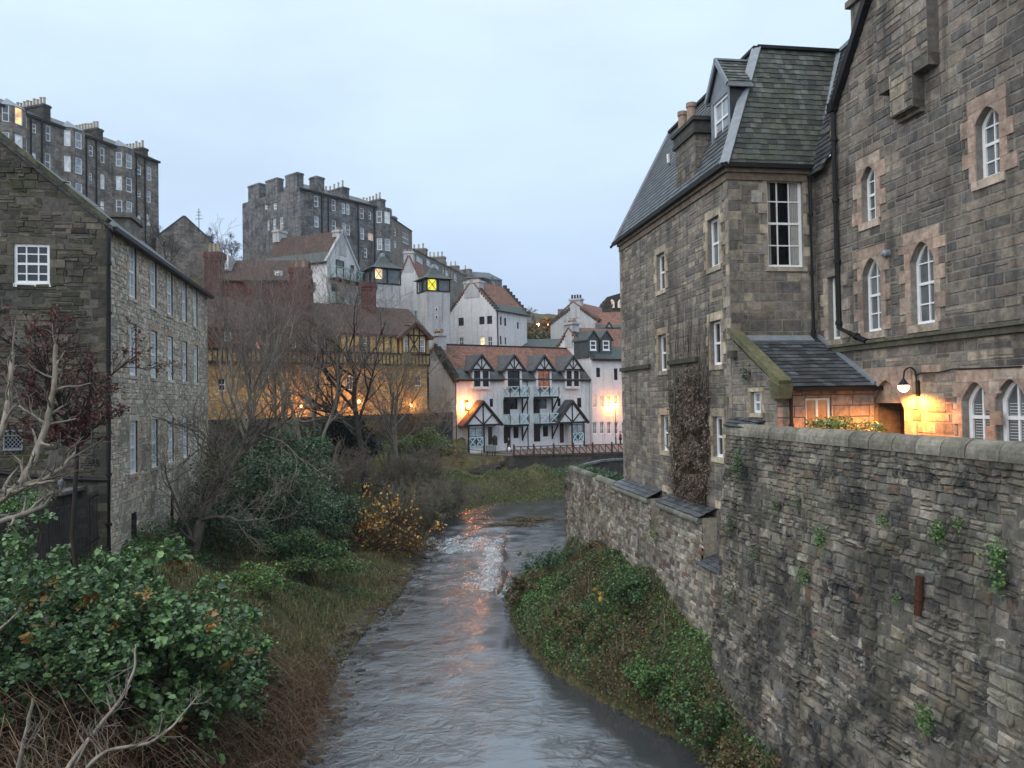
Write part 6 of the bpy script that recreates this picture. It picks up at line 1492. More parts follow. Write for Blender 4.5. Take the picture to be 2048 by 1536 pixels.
# gabled porches
for i, (x0, x1, xa, ya, yb) in enumerate(((378, 640, 512, 990, 1152), (1022, 1240, 1115, 985, 1135))):
    s0, s1 = plQ.px(*c6(x0, yb))[0], plQ.px(*c6(x1, yb))[0]; sc = (s0+s1)/2; hw = (s1-s0)/2; PJ = 1.3; pd = Pl(*(plQ.O+plQ.n*PJ)[:2], azQ, out=plQ.n)
    s0, s1 = pd.px(*c6(x0, yb))[0], pd.px(*c6(x1, yb))[0]; sc = (s0+s1)/2; hw = (s1-s0)/2
    zg = pd.px(*c6(xa, yb))[1]; za = pd.px(*c6(xa, ya))[1]
    wx = (412, 508, 1170, 1235, 1240, 1300) if i == 0 else (1133, 1207, 1145, 1205, 1207, 1262)
    mb = MB(); mb.face([pd.P(sc-hw*.93, zg), pd.P(sc+hw*.93, zg), pd.P(sc, za-.2)])
    o = R_(pd, c6, wx[0], wx[2], wx[1], wx[3]); pn = R_(pd, c6, wx[0], wx[4], wx[1], wx[5])
    wall_faces(mb, pd, [(min(o[0]-.1, o[0]), zg), (o[1]+.25, zg)], [(o[0]-.1, zbQ), (o[1]+.25, zbQ)], [o], depth=.08)
    for ss in (o[0]-.1, o[1]+.25): mb.face([pd.P(ss, zbQ), pd.P(ss, zg), pd.P(ss, zg, -PJ), pd.P(ss, zbQ, -PJ)])
    po = mb.build('porch', M['harling'], HW); tb = MB()
    tb.bar(pd.P(sc-hw, zg, .05), pd.P(sc+hw, zg, .05), .16, .2); tb.bar(pd.P(sc, zg, .04), pd.P(sc, za-.15, .04), .1, .14)
    for sg in (-1, 1): tb.bar(pd.P(sc, zg+.05, .04), pd.P(sc+sg*hw*.52, zg+(za-zg)*.47, .04), .09, .12); tb.bar(pd.P(sc+sg*(hw+.05), zg-.1, .1), pd.P(sc, za, .1), .14, .32)
    for ss in (o[0]-.08, o[1]+.12): pd.box(tb, ss-.09, ss+.09, zbQ, zg, 0, .09)
    tb.build('timber_frame', M['dark_timber'], po); rf = MB()
    for sg in (-1, 1): q = [pd.P(sc+sg*(hw+.12), zg-.12, .25), pd.P(sc+sg*(hw+.12), zg-.12, -PJ), pd.P(sc, za+.04, -PJ), pd.P(sc, za+.04, .25)]; rf.hexa(q+[p+np.array((0, 0, .14)) for p in q])
    rf.build('porch_roof', M['slate_roof'] if i else M['brown_tile'], po)
    window(po, pd, o, 2, 1, gm=M['glass_pale'], rec=.04, fw=.06, fm=M['dark_timber'], sash=False)
    bp = MB(); m_ = (pn[0]+pn[1])/2; pd.box(bp, pn[0], pn[1], pn[2], pn[3], .0, .02); b_o = bp.build('panel', M['glass_grey'], po); bp = MB()
    for (u0, u1) in ((pn[0], m_), (m_, pn[1])):
        c = [pd.P(u0, pn[2], .05), pd.P(u1, pn[2], .05), pd.P(u1, pn[3], .05), pd.P(u0, pn[3], .05)]
        for p, q in ((0, 1), (1, 2), (2, 3), (3, 0), (0, 2), (1, 3)): bp.bar(c[p], c[q], .05, .1)
    bp.build('crossed_timber', M['blue_paint'], b_o)

# ---- taller house to the right
HR = thing('row_house', 'white house with green slate eaves and two slate dormers adjoining the balcony row', 'house', PX(1220, 890, 98))
a_ = plQ.P(wQ+.02, 0, .5); b_ = PX(1330, 800, 104); d = np.array((b_-a_)); azH = azQ+5; plH = Pl(a_[0], a_[1], azH)
zeH = plH.px(1215, 716)[1]; zrH = PX(1180, 659, 101)[2]; wH = 13.0
H6 = lambda *q: R_(plH, c6, *q)
fo = [H6(1300, 752, 1328, 818), H6(1424, 757, 1450, 838), H6(1476, 757, 1500, 838)]
for y0, y1 in ((942, 1030), (1130, 1215)):
    for x in (1277, 1327, 1377, 1427, 1478): fo.append(H6(x, y0, x+28, y1))
pf, pr_, pl_, L, ro = house(HR, a_, azH, wH, 9.5, zbQ, zeH, zrH, 'front', {'front': fo}, 'harling', 'red_tile', low=.38, eave=.3)
for i, o in enumerate(fo): window(HR, plH, o, 2, 2 if i < 3 else 3, gm=M['glass_dark'] if i < 3 else M['lit_dim'] if i < 8 else M['glass_grey'], rec=.08, fw=.08, fm=M['dark_timber'] if i < 3 else M['white_paint'], sill=.1)
s0, s1 = 3.9, 5.6; stack(HR, pl_, s0, s1, zrH-2.5, PX(1134, 648, 101)[2], -1.0, .05, 'harling_old', .2)
mb = MB(); mb.tube([L(.5, s0+.3, PX(1134, 645, 101)[2]), L(.5, s1-.3, PX(1134, 645, 101)[2])], .3, 6); mb.build('chimney_cap', M['clay_pot'], HR)
crowsteps(HR, pl_, (-.3, zeH-.1), (s0+.1, zrH-.6), 10); crowsteps(HR, pl_, (9.8, zeH-.1), (s1-.1, zrH-.6), 10)
g = MB(); g.bar(L(0, -.32, zeH-.3), L(wH, -.32, zeH-.3), .14, .14); g.build('gutter', M['gutter_black'], HR)
for x0, x1 in ((1180, 1192.5), (1205.5, 1219)):
    pd = Pl(*(plH.O-plH.n*.35)[:2], azH, out=plH.n); o = pd.rect(x0, 681, x1, 700); sc = (o[0]+o[1])/2; hw = (o[1]-o[0])/2+.35; zg = o[3]+.15; za = zg+1.0
    mb = MB(); wall_faces(mb, pd, [(sc-hw, zg), (sc, za), (sc+hw, zg)], [(sc-hw, o[2]-.9), (sc+hw, o[2]-.9)], [o], depth=.08)
    for ss in (sc-hw, sc+hw): mb.face([pd.P(ss, o[2]-.9), pd.P(ss, zg), pd.P(ss, zg, -3), pd.P(ss, o[2]-.9, -3)])
    do = mb.build('dormer', M['green_slate'], HR); rf = MB()
    for sg in (-1, 1): q = [pd.P(sc+sg*(hw+.2), zg-.18, .2), pd.P(sc+sg*(hw+.2), zg-.18, -3.2), pd.P(sc, za+.05, -3.4), pd.P(sc, za+.05, .2)]; rf.hexa(q+[p+np.array((0, 0, .12)) for p in q])
    rf.build('dormer_roof', M['green_slate'], do); window(do, pd, o, 1, 2, gm=M['glass'], rec=.0, fw=.14, sill=.12)
# ---- low slate roof seen between
LR = thing('low_house', 'low slate-roofed building with a small white dormer between the white gables', 'house', PX(1070, 690, 104))
pf, _, _, L, ro = house(LR, PX(1028, 700, 106), 88, 7.5, 7, 12, PX(1060, 700, 106)[2], PX(1060, 680, 109)[2], 'front', {}, 'harling', 'green_slate')
# ---- distant cottages on the hill
for (x0, x1, ye, yr, d_, lb) in ((1036, 1062, 647, 634, 150, 'distant grey cottage with a slate roof above the lamps, beside the white gable'), (1118, 1136, 640, 616, 150, 'distant dark slate roof peeping left of the crow-stepped gable')):
    dc_ = thing('cottage', lb, 'house', PX((x0+x1)/2, ye+20, d_)); house(dc_, PX(x0, ye, d_), 92, (x1-x0)/FPX*d_, 6, 20, PX(x0, ye, d_)[2], PX(x0, yr, d_)[2], 'front', {}, 'tenement_tan', 'slate_roof')

# ---------------------------------------------------------------- lamps, fence, people by the path
def lamppost(label, base, top, energy, grp='lit street lamps'):
    root = thing('street_lamp', label, 'lamp', base, grp); b = np.array(base); z = top
    mb = MB(); mb.tube([b, (b[0], b[1], b[2]+.9), (b[0], b[1], b[2]+.95), (b[0], b[1], z-.45)], [.09, .085, .05, .04], 8); mb.build('post', M['iron'], root, uv=False)
    mb = MB(); c = np.array((b[0], b[1], z)); mb.tube([c+np.array((0, 0, -.45)), c+np.array((0, 0, -.36)), c+np.array((0, 0, -.3))], [.04, .12, .16], 8); mb.tube([c+np.array((0, 0, .3)), c+np.array((0, 0, .42)), c+np.array((0, 0, .5))], [.26, .12, .02], 8); mb.build('lantern_frame', M['iron'], root, uv=False)
    mb = MB(); mb.tube([c+np.array((0, 0, k)) for k in (-.3, -.1, .1, .3)], [.14, .22, .25, .24], 10); mb.build('globe', M['lamp_glow'], root, uv=False, smooth=True)
    plight('bulb', c+np.array((.0, -.05, .0))+np.array((-plQ.n[0], -plQ.n[1], 0))*.3, energy, (1, .31, .045), root, .26)
q = plQ.px(929, 810); p = plQ.P(q[0]+.02, 0, .75); zl_ = PX(929.5, 812, np.linalg.norm(p[:2])*.995)[2]
lamppost('lit lamp post at the left end of the white row, glowing on its corner', (p[0], p[1], 4.1), zl_, 520)
q = plH.px(1222, 812); p = plH.P(q[0], 0, .85); zl_ = PX(1228, 812, p[1])[2]
lamppost('lit lamp post in front of the small-paned white house near the red railing', (p[0], p[1], 4.1), zl_, 420)
for (x, y, d_, lb, en) in ((1093.5, 652, 140, 'brighter of two distant lamps glowing on the hillside between the gables', 500), (1075.5, 650, 150, 'fainter of two distant lamps glowing on the hillside between the gables', 260)):
    p = PX(x, y, d_); lamppost(lb, (p[0], p[1], p[2]-5), p[2], en)
# lanterns lighting the ochre building from its terrace
for (x, y, lb, en, off_) in ((704, 806, 'lamp glowing behind the twigs in front of the ochre wall', 300, 1.5), (590, 815, 'lamp low against the ochre wall, hidden among the bare branches at its left', 260, 1.5), (812, 813, 'small bulkhead lamp on the ochre wall near its right corner', 170, 1.0)):
    s, z = plW.px(x, y); p = plW.P(s, z, off_)
    root = thing('terrace_lamp', lb, 'lamp', p); mb = MB(); mb.tube([plW.P(s, z-3.0 if off_ > 1.5 else z-.1, off_), p], .05, 6); mb.build('post', M['iron'], root, uv=False)
    mb = MB(); mb.tube([p, p+np.array((0, 0, .15)), p+np.array((0, 0, .28))], [.1, .13, .05], 8); mb.build('globe', M['lamp_soft'], root, uv=False); plight('bulb', p+plW.n*.25+np.array((0, 0, .1)), en, (1, .42, .1), root, .26)

# dark red railing along the path edge
FR = thing('timber_railing', 'dark red timber railing with diagonal braces along the path edge across the river', 'railing', (5, 79.5, 4.1))
f0, f1 = GX(1028, 912, 4.1), GX(1300, 904, 4.1); npan = 7; mb = MB(); md = MB()
f0[2] = f1[2] = 4.05
for k in range(npan+1):
    p = f0+(f1-f0)*k/npan; mb.bar(p, p+np.array((0, 0, 1.22 if k % 1 == 0 else 1.1)), .17)
for k in range(npan):
    p, q = f0+(f1-f0)*k/npan, f0+(f1-f0)*(k+1)/npan; up = lambda v, z: v+np.array((0, 0, z))
    for j in range(3):
        a_, b_ = p+(q-p)*j/3, p+(q-p)*(j+1)/3
        if j: md.bar(up(a_, .1), up(a_, 1.0), .07)
        md.bar(up(a_, 1.0), up(b_, .12), .06, .07)
    md.bar(up(p, .98), up(q, .98), .08, .08); md.bar(up(p, .12), up(q, .12), .08, .1)
mb.build('post', M['red_timber'], FR); md.build('braced_panel', M['red_timber'], FR)
# low rubble wall under the path
EW = thing('embankment_wall', 'dark rubble embankment wall under the red railing across the river', 'wall', (5, 79.5, 1.5))
mb = MB(); pts = [(-6.3, 83.9), (-.5, 78.75), (12, 81.1), (40, 86.6)]
for (x0, y0), (x1, y1) in zip(pts, pts[1:]): mb.hexa([(x0, y0, .6), (x1, y1, .6), (x1, y1+.7, .6), (x0, y0+.7, .6), (x0, y0, 4.06), (x1, y1, 4.06), (x1, y1+.7, 4.06), (x0, y0+.7, 4.06)])
mb.build('wall', M['dark_rubble'], EW)
# steps, handrail and notice boards at the left end of the path
ST = thing('stone_steps', 'stone steps and landing going down to the river beside the notice board', 'steps', PX(960, 925, 80)); mb = MB()
for k in range(5): a_ = PX(905+k*9, 925+k*4, 80-k*.5); b_ = PX(1020-k*9, 918+k*5, 79.5-k*.5); mb.bar(a_+np.array((0, 0, -.12)), b_+np.array((0, 0, -.12)), .9, .3)
mb.build('tread', M['dark_rubble'], ST)
HA = thing('handrail', 'thin iron handrail on posts above the stone steps', 'railing', PX(965, 915, 79.5)); mb = MB()
pr = [PX(x, y, d_) for x, y, d_ in ((900, 893, 80.5), (963, 902, 79.8), (985, 905, 79.5), (1026, 908, 79))]
for p, q in zip(pr, pr[1:]): mb.tube([p, q], .03, 5); mb.tube([p+np.array((0, 0, -.5)), q+np.array((0, 0, -.5))], .025, 5)
for p in pr: mb.tube([p, p+np.array((0, 0, -1.3))], .035, 5)
mb.build('rail', M['iron'], HA, uv=False)
NB = thing('notice_board', 'slanted dark notice board on two posts beside the path', 'sign', PX(983, 905, 79.2)); mb = MB(); q = PX(982, 897, 79.2)
mb.hexa([q+np.array(v) for v in ((-.55, 0, -.3), (.55, 0, -.3), (.55, .3, .3), (-.55, .3, .3), (-.55, -.05, -.27), (.55, -.05, -.27), (.55, .25, .33), (-.55, .25, .33))]); mb.build('board', M['sign_face'], NB); mb = MB()
for x in (-.4, .4): mb.tube([q+np.array((x, .15, 0)), q+np.array((x, .15, -1.5))], .05, 6); mb.build('post', M['dark_timber'], NB); mb = MB()
BN = thing('litter_bin', 'round-topped black litter bin between the porch door and the balcony', 'bin', PX(990, 890, 84)); mb = MB(); q = PX(990, 891, 84); mb.tube([q, q+np.array((0, 0, .75)), q+np.array((0, 0, 1.0)), q+np.array((0, 0, 1.12))], [.26, .3, .26, .08], 10); bo = mb.build('body', M['iron'], BN, uv=False); mb = MB(); mb.box if False else None
mb.tube([q+np.array((-.31, -.02, .78)), q+np.array((.31, -.02, .78))], .03, 5); mb.build('rim', M['gutter_black'], BN, uv=False)
# pale curved coping of the low garden wall
CWT = thing('garden_wall', 'low curved garden wall with a pale coping on the grass below the railing', 'wall', PX(1200, 925, 73)); mb = MB(); mc = MB()
cp_ = [PX(x, y, d_) for x, y, d_ in ((1150, 936, 70), (1175, 928, 71), (1200, 922, 72), (1228, 919, 73), (1262, 918, 74), (1300, 919, 75))]
for p, q in zip(cp_, cp_[1:]): mc.bar(p, q, .45, .2); lo = np.array((0, 0, -1.6)); mb.hexa([p+lo, q+lo, q+lo+np.array((0, .35, 0)), p+lo+np.array((0, .35, 0)), p, q, q+np.array((0, .35, 0)), p+np.array((0, .35, 0))])
mb.build('wall', M['dark_rubble'], CWT); mc.build('coping', M['grey_render'], CWT)

# ---------------------------------------------------------------- people on the path
def person(label, base, pose, coat, face, extra=None):
    root = thing('person', label, 'person', base); b = np.array(base); ca, sa = math.cos(face), math.sin(face)
    T = lambda p: (p[0]*ca-p[1]*sa, p[0]*sa+p[1]*ca, p[2])
    def skin(nm, verts, edges, rad, m, rootv=0):
        me = bpy.data.meshes.new(nm); me.from_pydata([T(v) for v in verts], edges, []); o = finish(me, nm, M[m], root); md = o.modifiers.new('Skin', 'SKIN')
        for i, r in enumerate(rad): me.skin_vertices[0].data[i].radius = (r, r)
        me.skin_vertices[0].data[rootv].use_root = True
        md.use_smooth_shade = True; o.modifiers.new('Sub', 'SUBSURF').levels = 1; o.modifiers['Sub'].render_levels = 1; return o
    V_ = []; E_ = []; Rr = []
    def add(p, r, prev=None):
        V_.append(p); Rr.append(r); i = len(V_)-1
        if prev is not None: E_.append((prev, i))
        return i
    pel = add((0, 0, .95), .13); ch = add((0, 0, 1.25), .14, pel); nk = add((0, .01, 1.46), .06, ch); hd = add((0, .03, 1.58), .09, nk); add((0, .03, 1.7), .085, hd)
    for sg in (-1, 1):
        hp = add((sg*.1, 0, .88), .09, pel); kn = add((sg*.11, pose*sg*.16+.03, .5), .062, hp); an = add((sg*.11, pose*sg*.22-.05, .09), .042, kn); add((sg*.12, pose*sg*.22+.1, .05), .04, an)
        sh = add((sg*.18, 0, 1.4), .07, ch); el = add((sg*.25, -.03-pose*sg*.1, 1.13), .048, sh); wr = add((sg*.25, .08-pose*sg*.12, .9), .032, el); pm = add((sg*.25, .1-pose*sg*.12, .83), .034, wr)
        for k in range(4): f1 = add((sg*.25, .075+.018*k-pose*sg*.12, .77), .009, pm); add((sg*.24, .08+.018*k-pose*sg*.12, .74-.006*(k in (1, 2))), .008, f1)
        th_ = add((sg*.235, .14-pose*sg*.12, .81), .01, pm); add((sg*.23, .155-pose*sg*.12, .78), .009, th_)
    skin('body', V_, E_, Rr, 'skin')
    skin('coat', [(0, 0, .78), (0, 0, 1.0), (0, 0, 1.25), (0, .0, 1.42), (-.19, 0, 1.41), (-.26, -.03+pose*.1, 1.13), (-.26, .07+pose*.12, .93), (.19, 0, 1.41), (.26, -.03-pose*.1, 1.13), (.26, .07-pose*.12, .93)],
         [(0, 1), (1, 2), (2, 3), (2, 4), (4, 5), (5, 6), (2, 7), (7, 8), (8, 9)], [.18, .17, .175, .1, .085, .065, .055, .085, .065, .055], coat)
    skin('trousers', [(0, 0, .92), (-.1, 0, .85), (-.11, -pose*.16+.03, .5), (-.11, -pose*.22-.04, .13), (.1, 0, .85), (.11, pose*.16+.03, .5), (.11, pose*.22-.04, .13)], [(0, 1), (1, 2), (2, 3), (0, 4), (4, 5), (5, 6)], [.14, .105, .078, .06, .105, .078, .06], 'trousers_dark')
    mb = MB(); n = 10
    for j in range(4):
        for k in range(n):
            q_ = []
            for jj, kk in ((j, k), (j, k+1), (j+1, k+1), (j+1, k)):
                ph = (.12+jj/4*.45)*math.pi; t_ = 2*math.pi*kk/n; q_.append(b+np.array(T((.105*math.sin(ph-.37+.0)*math.cos(t_), .01+.11*math.sin(ph-.37)*math.sin(t_), 1.66+.12*math.cos(ph-.37)))))
            mb.face(q_)
    mb.build('hair', M['hair'], root, uv=False)
    return root, T, b
pz = PX(1018, 896, 82); pz[2] = 4.1
r_, T_, b_ = person('person in a dark jacket walking on the path, left of the railing', pz, .8, 'coat_dark', 2.3)
BG_ = thing('carrier_bag', 'white carrier bag hanging from the walking person\'s hand', 'bag', b_+np.array(T_((-.26, .17, .3)))); mb = MB(); q = b_+np.array(T_((-.25, .2, .74)))
mb.tube([q+np.array((0, 0, z)) for z in (-.42, -.38, -.2, -.08, 0)], [.1, .17, .19, .13, .03], 8); mb.build('sack', M['white_cloth'], BG_, uv=False)
mb = MB(); mb.tube([q+np.array((0, 0, -.03)), q+np.array((.01, 0, .06))], .02, 5); mb.build('handle', M['white_cloth'], BG_, uv=False)
pz = PX(1241, 885, 92); pz[2] = 4.1
person('person in a red coat standing at the right end of the path by the railing', pz, .3, 'coat_red', 1.2)
# ---------------------------------------------------------------- plants
RS = np.random.RandomState(77)
def norm(a): return a/(np.linalg.norm(a, axis=-1, keepdims=True)+1e-9)
def leaf_mesh(P, size, pal, up=.5, aspect=.6, rnd=False, outw=None, jit=.25, hang=0.0, colidx=None):
    """leaves at points P: arrays (V, F, col)"""
    n = len(P); P = np.asarray(P); sz = np.asarray(size)*np.ones(n)
    nr = norm(RS.normal(size=(n, 3))+np.array((0, 0, up*2)) + (outw if outw is not None else 0))
    d = RS.normal(size=(n, 3))+np.array((0, 0, -hang)); d = norm(d-nr*(d*nr).sum(1, keepdims=True)); s = np.cross(nr, d)
    L, Wd = sz[:, None]*.5, sz[:, None]*.5*aspect
    pal = np.array(pal); ci = RS.randint(len(pal), size=n) if colidx is None else colidx
    c = 1.9*pal[ci]*RS.uniform(1-jit, 1+jit, (n, 1))*RS.uniform(.94, 1.06, (n, 3))
    fold = nr*Wd*.35
    if rnd:
        vs = [P-d*L, P-d*L*.45+s*Wd*.9+fold, P+d*L*.3+s*Wd*.85+fold, P+d*L, P+d*L*.3-s*Wd*.85+fold, P-d*L*.45-s*Wd*.9+fold]
        V = np.stack(vs, 1).reshape(-1, 3); k = np.arange(n)[:, None]*6
        F = np.concatenate([k+np.array([[0, 1, 2, 3]]), k+np.array([[0, 3, 4, 5]])]); C = np.repeat(c, 6, 0)
    else:
        V = np.stack([P-d*L, P+s*Wd+fold, P+d*L, P-s*Wd+fold], 1).reshape(-1, 3); F = np.arange(n*4).reshape(-1, 4); C = np.repeat(c, 4, 0)
    return V, F, C
def blades(P, h, pal, w=.012, lean=.5, jit=.3):
    n = len(P); h = np.asarray(h)*np.ones(n); a = RS.uniform(0, 6.28, n); dr_ = np.c_[np.cos(a), np.sin(a), np.zeros(n)]; sd_ = np.c_[-np.sin(a), np.cos(a), np.zeros(n)]
    ln = RS.uniform(0, lean, n)[:, None]; H = h[:, None]; up = np.array((0, 0, 1.0)); ww = w*RS.uniform(.7, 1.5, n)[:, None]
    m = P+up*H*.6+dr_*H*ln*.3; t_ = P+up*H*(1-ln*.35)+dr_*H*ln
    V = np.stack([P-sd_*ww, P+sd_*ww, m+sd_*ww*.7, m-sd_*ww*.7, t_+sd_*ww*.1, t_-sd_*ww*.1], 1).reshape(-1, 3); k = np.arange(n)[:, None]*6
    F = np.concatenate([k+np.array([[0, 1, 2, 3]]), k+np.array([[3, 2, 4, 5]])]); pal = np.array(pal)*1.75; c = pal[RS.randint(len(pal), size=n)]*RS.uniform(1-jit, 1+jit, (n, 1))
    return V, F, np.repeat(c, 6, 0)
def tubes(br, sides=(6, 4, 3)):
    """branches [(pts, radii)] -> quads"""
    VV, FF = [], []; k = 0
    for pts, rad in br:
        pts = np.asarray(pts); rad = np.asarray(rad); m = len(pts); n = sides[0] if rad[0] > .05 else sides[1] if rad[0] > .02 else sides[2]
        d = np.empty_like(pts); d[1:-1] = pts[2:]-pts[:-2]; d[0] = pts[1]-pts[0]; d[-1] = pts[-1]-pts[-2]; d = norm(d)
        a = np.cross(d, np.array((.31, .17, .93))); a = norm(a); b = np.cross(d, a); t_ = np.arange(n)*2*np.pi/n
        ring = pts[:, None, :]+rad[:, None, None]*(a[:, None, :]*np.cos(t_)[None, :, None]+b[:, None, :]*np.sin(t_)[None, :, None])
        VV.append(ring.reshape(-1, 3)); i = np.arange(m-1)[:, None]*n; j = np.arange(n)[None, :]; j2 = (j+1) % n
        FF.append(np.stack([i+j, i+j2, i+n+j2, i+n+j], -1).reshape(-1, 4)+k); k += m*n
    return np.vstack(VV), np.vstack(FF)
def grow(br, p, d, L, r, lv, mx, kids, spread=.8, ratio=.62, wob=.18, trop=.12, rmin=.006, segs=5, droop=0.0):
    n = max(2, segs-lv); pts = [np.array(p, float)]; rad = [r]; d = np.array(d, float)/np.linalg.norm(d); dirs = [d]
    for i in range(n):
        d = d+RS.normal(size=3)*wob+np.array((0, 0, trop if lv < mx-1 else trop-droop)); d /= np.linalg.norm(d)
        pts.append(pts[-1]+d*L/n); rad.append(max(rmin, r*(1-.62*(i+1)/n))); dirs.append(d)
    br.append((np.array(pts), np.array(rad)))
    if lv >= mx: return
    k = kids[min(lv, len(kids)-1)]
    for c in range(k):
        t_ = (.25 if lv else .35)+(.75 if lv else .65)*(c+RS.rand())/k; t_ = min(t_, .99); i = int(t_*n); f = t_*n-i
        q = pts[i]+(pts[i+1]-pts[i])*f; rr = rad[i]+(rad[i+1]-rad[i])*f; dd = dirs[i]
        ax = RS.normal(size=3); ax -= dd*(ax@dd); ax /= np.linalg.norm(ax); an = spread*RS.uniform(.6, 1.25)
        nd_ = dd*math.cos(an)+ax*math.sin(an); l2 = L*ratio*RS.uniform(.65, 1.15)*(1.15-.45*t_)
        grow(br, q, nd_, l2, max(rmin, rr*.62), lv+1, mx, kids, spread, ratio, wob*1.1, trop, rmin, segs, droop)
def tree_obj(root, br, trunkm='bark_grey', twigc=(.07, .058, .05), split=.03):
    big = [b for b in br if b[1][0] >= split]; sm = [b for b in br if b[1][0] < split]
    if big:
        V, F = tubes(big, (9, 6, 4)); np_obj('trunk', V, F, M[trunkm], parent=root, smooth=True)
    if sm:
        V, F = tubes(sm, (5, 3, 3)); c = 1.5*np.array(twigc)*RS.uniform(.8, 1.2, (len(V), 1)); np_obj('crown', V, F, M['twig'], col=c, parent=root)
def bare_tree(label, x, y, d, h, r=.16, kids=(7, 6, 5, 4), mx=4, spread=.75, trunkm='bark_grey', twigc=(.075, .062, .056), lean=(0, 0), rmin=.008, stems=1, trop=.1, ratio=.6, name='bare_tree', wob=.16, gnd=True, group=None, droop=0.0):
    p = PX(x, y, d); 
    if gnd: p[2] = gz(p[0], p[1])-.1
    root = thing(name, label, 'tree', p, group); br = []
    for s in range(stems): grow(br, p+np.array((RS.normal()*.25*(stems > 1), RS.normal()*.25*(stems > 1), 0)), (lean[0]+RS.normal()*.18*(stems > 1), lean[1]+RS.normal()*.18*(stems > 1), 1), h*RS.uniform(.55, .66), r, 0, mx, kids, spread, ratio, wob, trop, rmin, 6, droop)
    tree_obj(root, br, trunkm, twigc); return root, br
def tips(br, rmax=.02): return np.vstack([b[0][1:] for b in br if b[1][0] <= rmax])
def blob_pts(c, rad, n, lumps=14, shell=.55, flat=1.0):
    """points through a ragged crown of overlapping clumps"""
    c = np.array(c); rad = np.array(rad)*np.ones(3); lumps = int(lumps*1.7); ks = norm(RS.normal(size=(lumps, 3)))*RS.uniform(.25, 1.0, (lumps, 1))**.7; ks[:, 2] = np.abs(ks[:, 2])*1.0-.15
    kr = RS.uniform(.16, .4, lumps); i = RS.randint(lumps, size=n); u = norm(RS.normal(size=(n, 3)))*(RS.uniform(shell, 1.08, (n, 1)))
    q = ks[i]+u*kr[i][:, None]; return c+q*rad, u
def shrub(label, x, y, d, rad, n, size, pal, name='shrub', rnd=False, mat_='leaf', stems=10, up=.35, cat='shrub', lumps=16, base=None, aspect=.65, stemc='bark_brown', hang=.4, group=None, lift=0):
    c = PX(x, y, d); g = gz(c[0], c[1]) if base is None else base; b = np.array((c[0], c[1], g))
    root = thing(name, label, cat, b, group); P, u = blob_pts(c, rad, n, lumps); k = P[:, 2] > g-.1+lift; P, u = P[k], u[k]
    V, F, C = leaf_mesh(P, RS.uniform(size[0], size[1], len(P)), pal, up, aspect, rnd, u*.7, hang=hang); np_obj('foliage', V, F, M[mat_], col=C, parent=root)
    br = []
    for i in range(stems):
        t_ = P[RS.randint(len(P))]; m = b+(t_-b)*.5+RS.normal(size=3)*.2; b0 = b+np.array((RS.normal()*.25, RS.normal()*.25, -.1)); br.append((np.array([b0, m, t_]), np.array([.03, .02, .008])))
        for _ in range(3): q = m+(t_-m)*RS.rand(); br.append((np.array([q, q+RS.normal(size=3)*np.array(rad)*.2+np.array((0, 0, .15))]), np.array([.012, .006])))
    V, F = tubes(br); np_obj('stem', V, F, M[stemc], parent=root, smooth=True); return root
G_DK = [(.018, .034, .02), (.026, .048, .026), (.035, .06, .03), (.02, .04, .03)]
G_MD = [(.05, .1, .032), (.065, .125, .04), (.04, .08, .034), (.085, .14, .045), (.035, .066, .03)]
G_LT = [(.1, .17, .05), (.075, .14, .045), (.13, .2, .07)]
G_BL = [(.042, .082, .04), (.06, .105, .048), (.035, .066, .036), (.075, .125, .055), (.03, .054, .03), (.1, .155, .07)]
BRN = [(.07, .045, .028), (.095, .06, .035), (.05, .033, .024), (.12, .085, .05)]
OLV = [(.085, .085, .032), (.11, .1, .04), (.07, .062, .03)]
TAN = [(.2, .165, .085), (.165, .145, .07), (.23, .19, .105), (.13, .125, .055)]
def nz2(x, y, s, o=0.0): return np.array([mnoise.noise(Vector((a*s+o, b*s-o, o))) for a, b in zip(x, y)])
def scatter(n, x0, x1, y0, y1, cond):
    x, y = RS.uniform(x0, x1, n), RS.uniform(y0, y1, n); k = cond(x, y); x, y = x[k], y[k]; return x, y, ground(x, y)
def stuff(name, label, parts_, mt='leaf'):
    V = np.vstack([p[0] for p in parts_]); o = 0; FF = []
    for v, f, c in parts_: FF.append(f+o); o += len(v)
    return tag(np_obj(name, V, np.vstack(FF), M[mt], col=np.vstack([p[2] for p in parts_])), label, None, None, 'stuff')

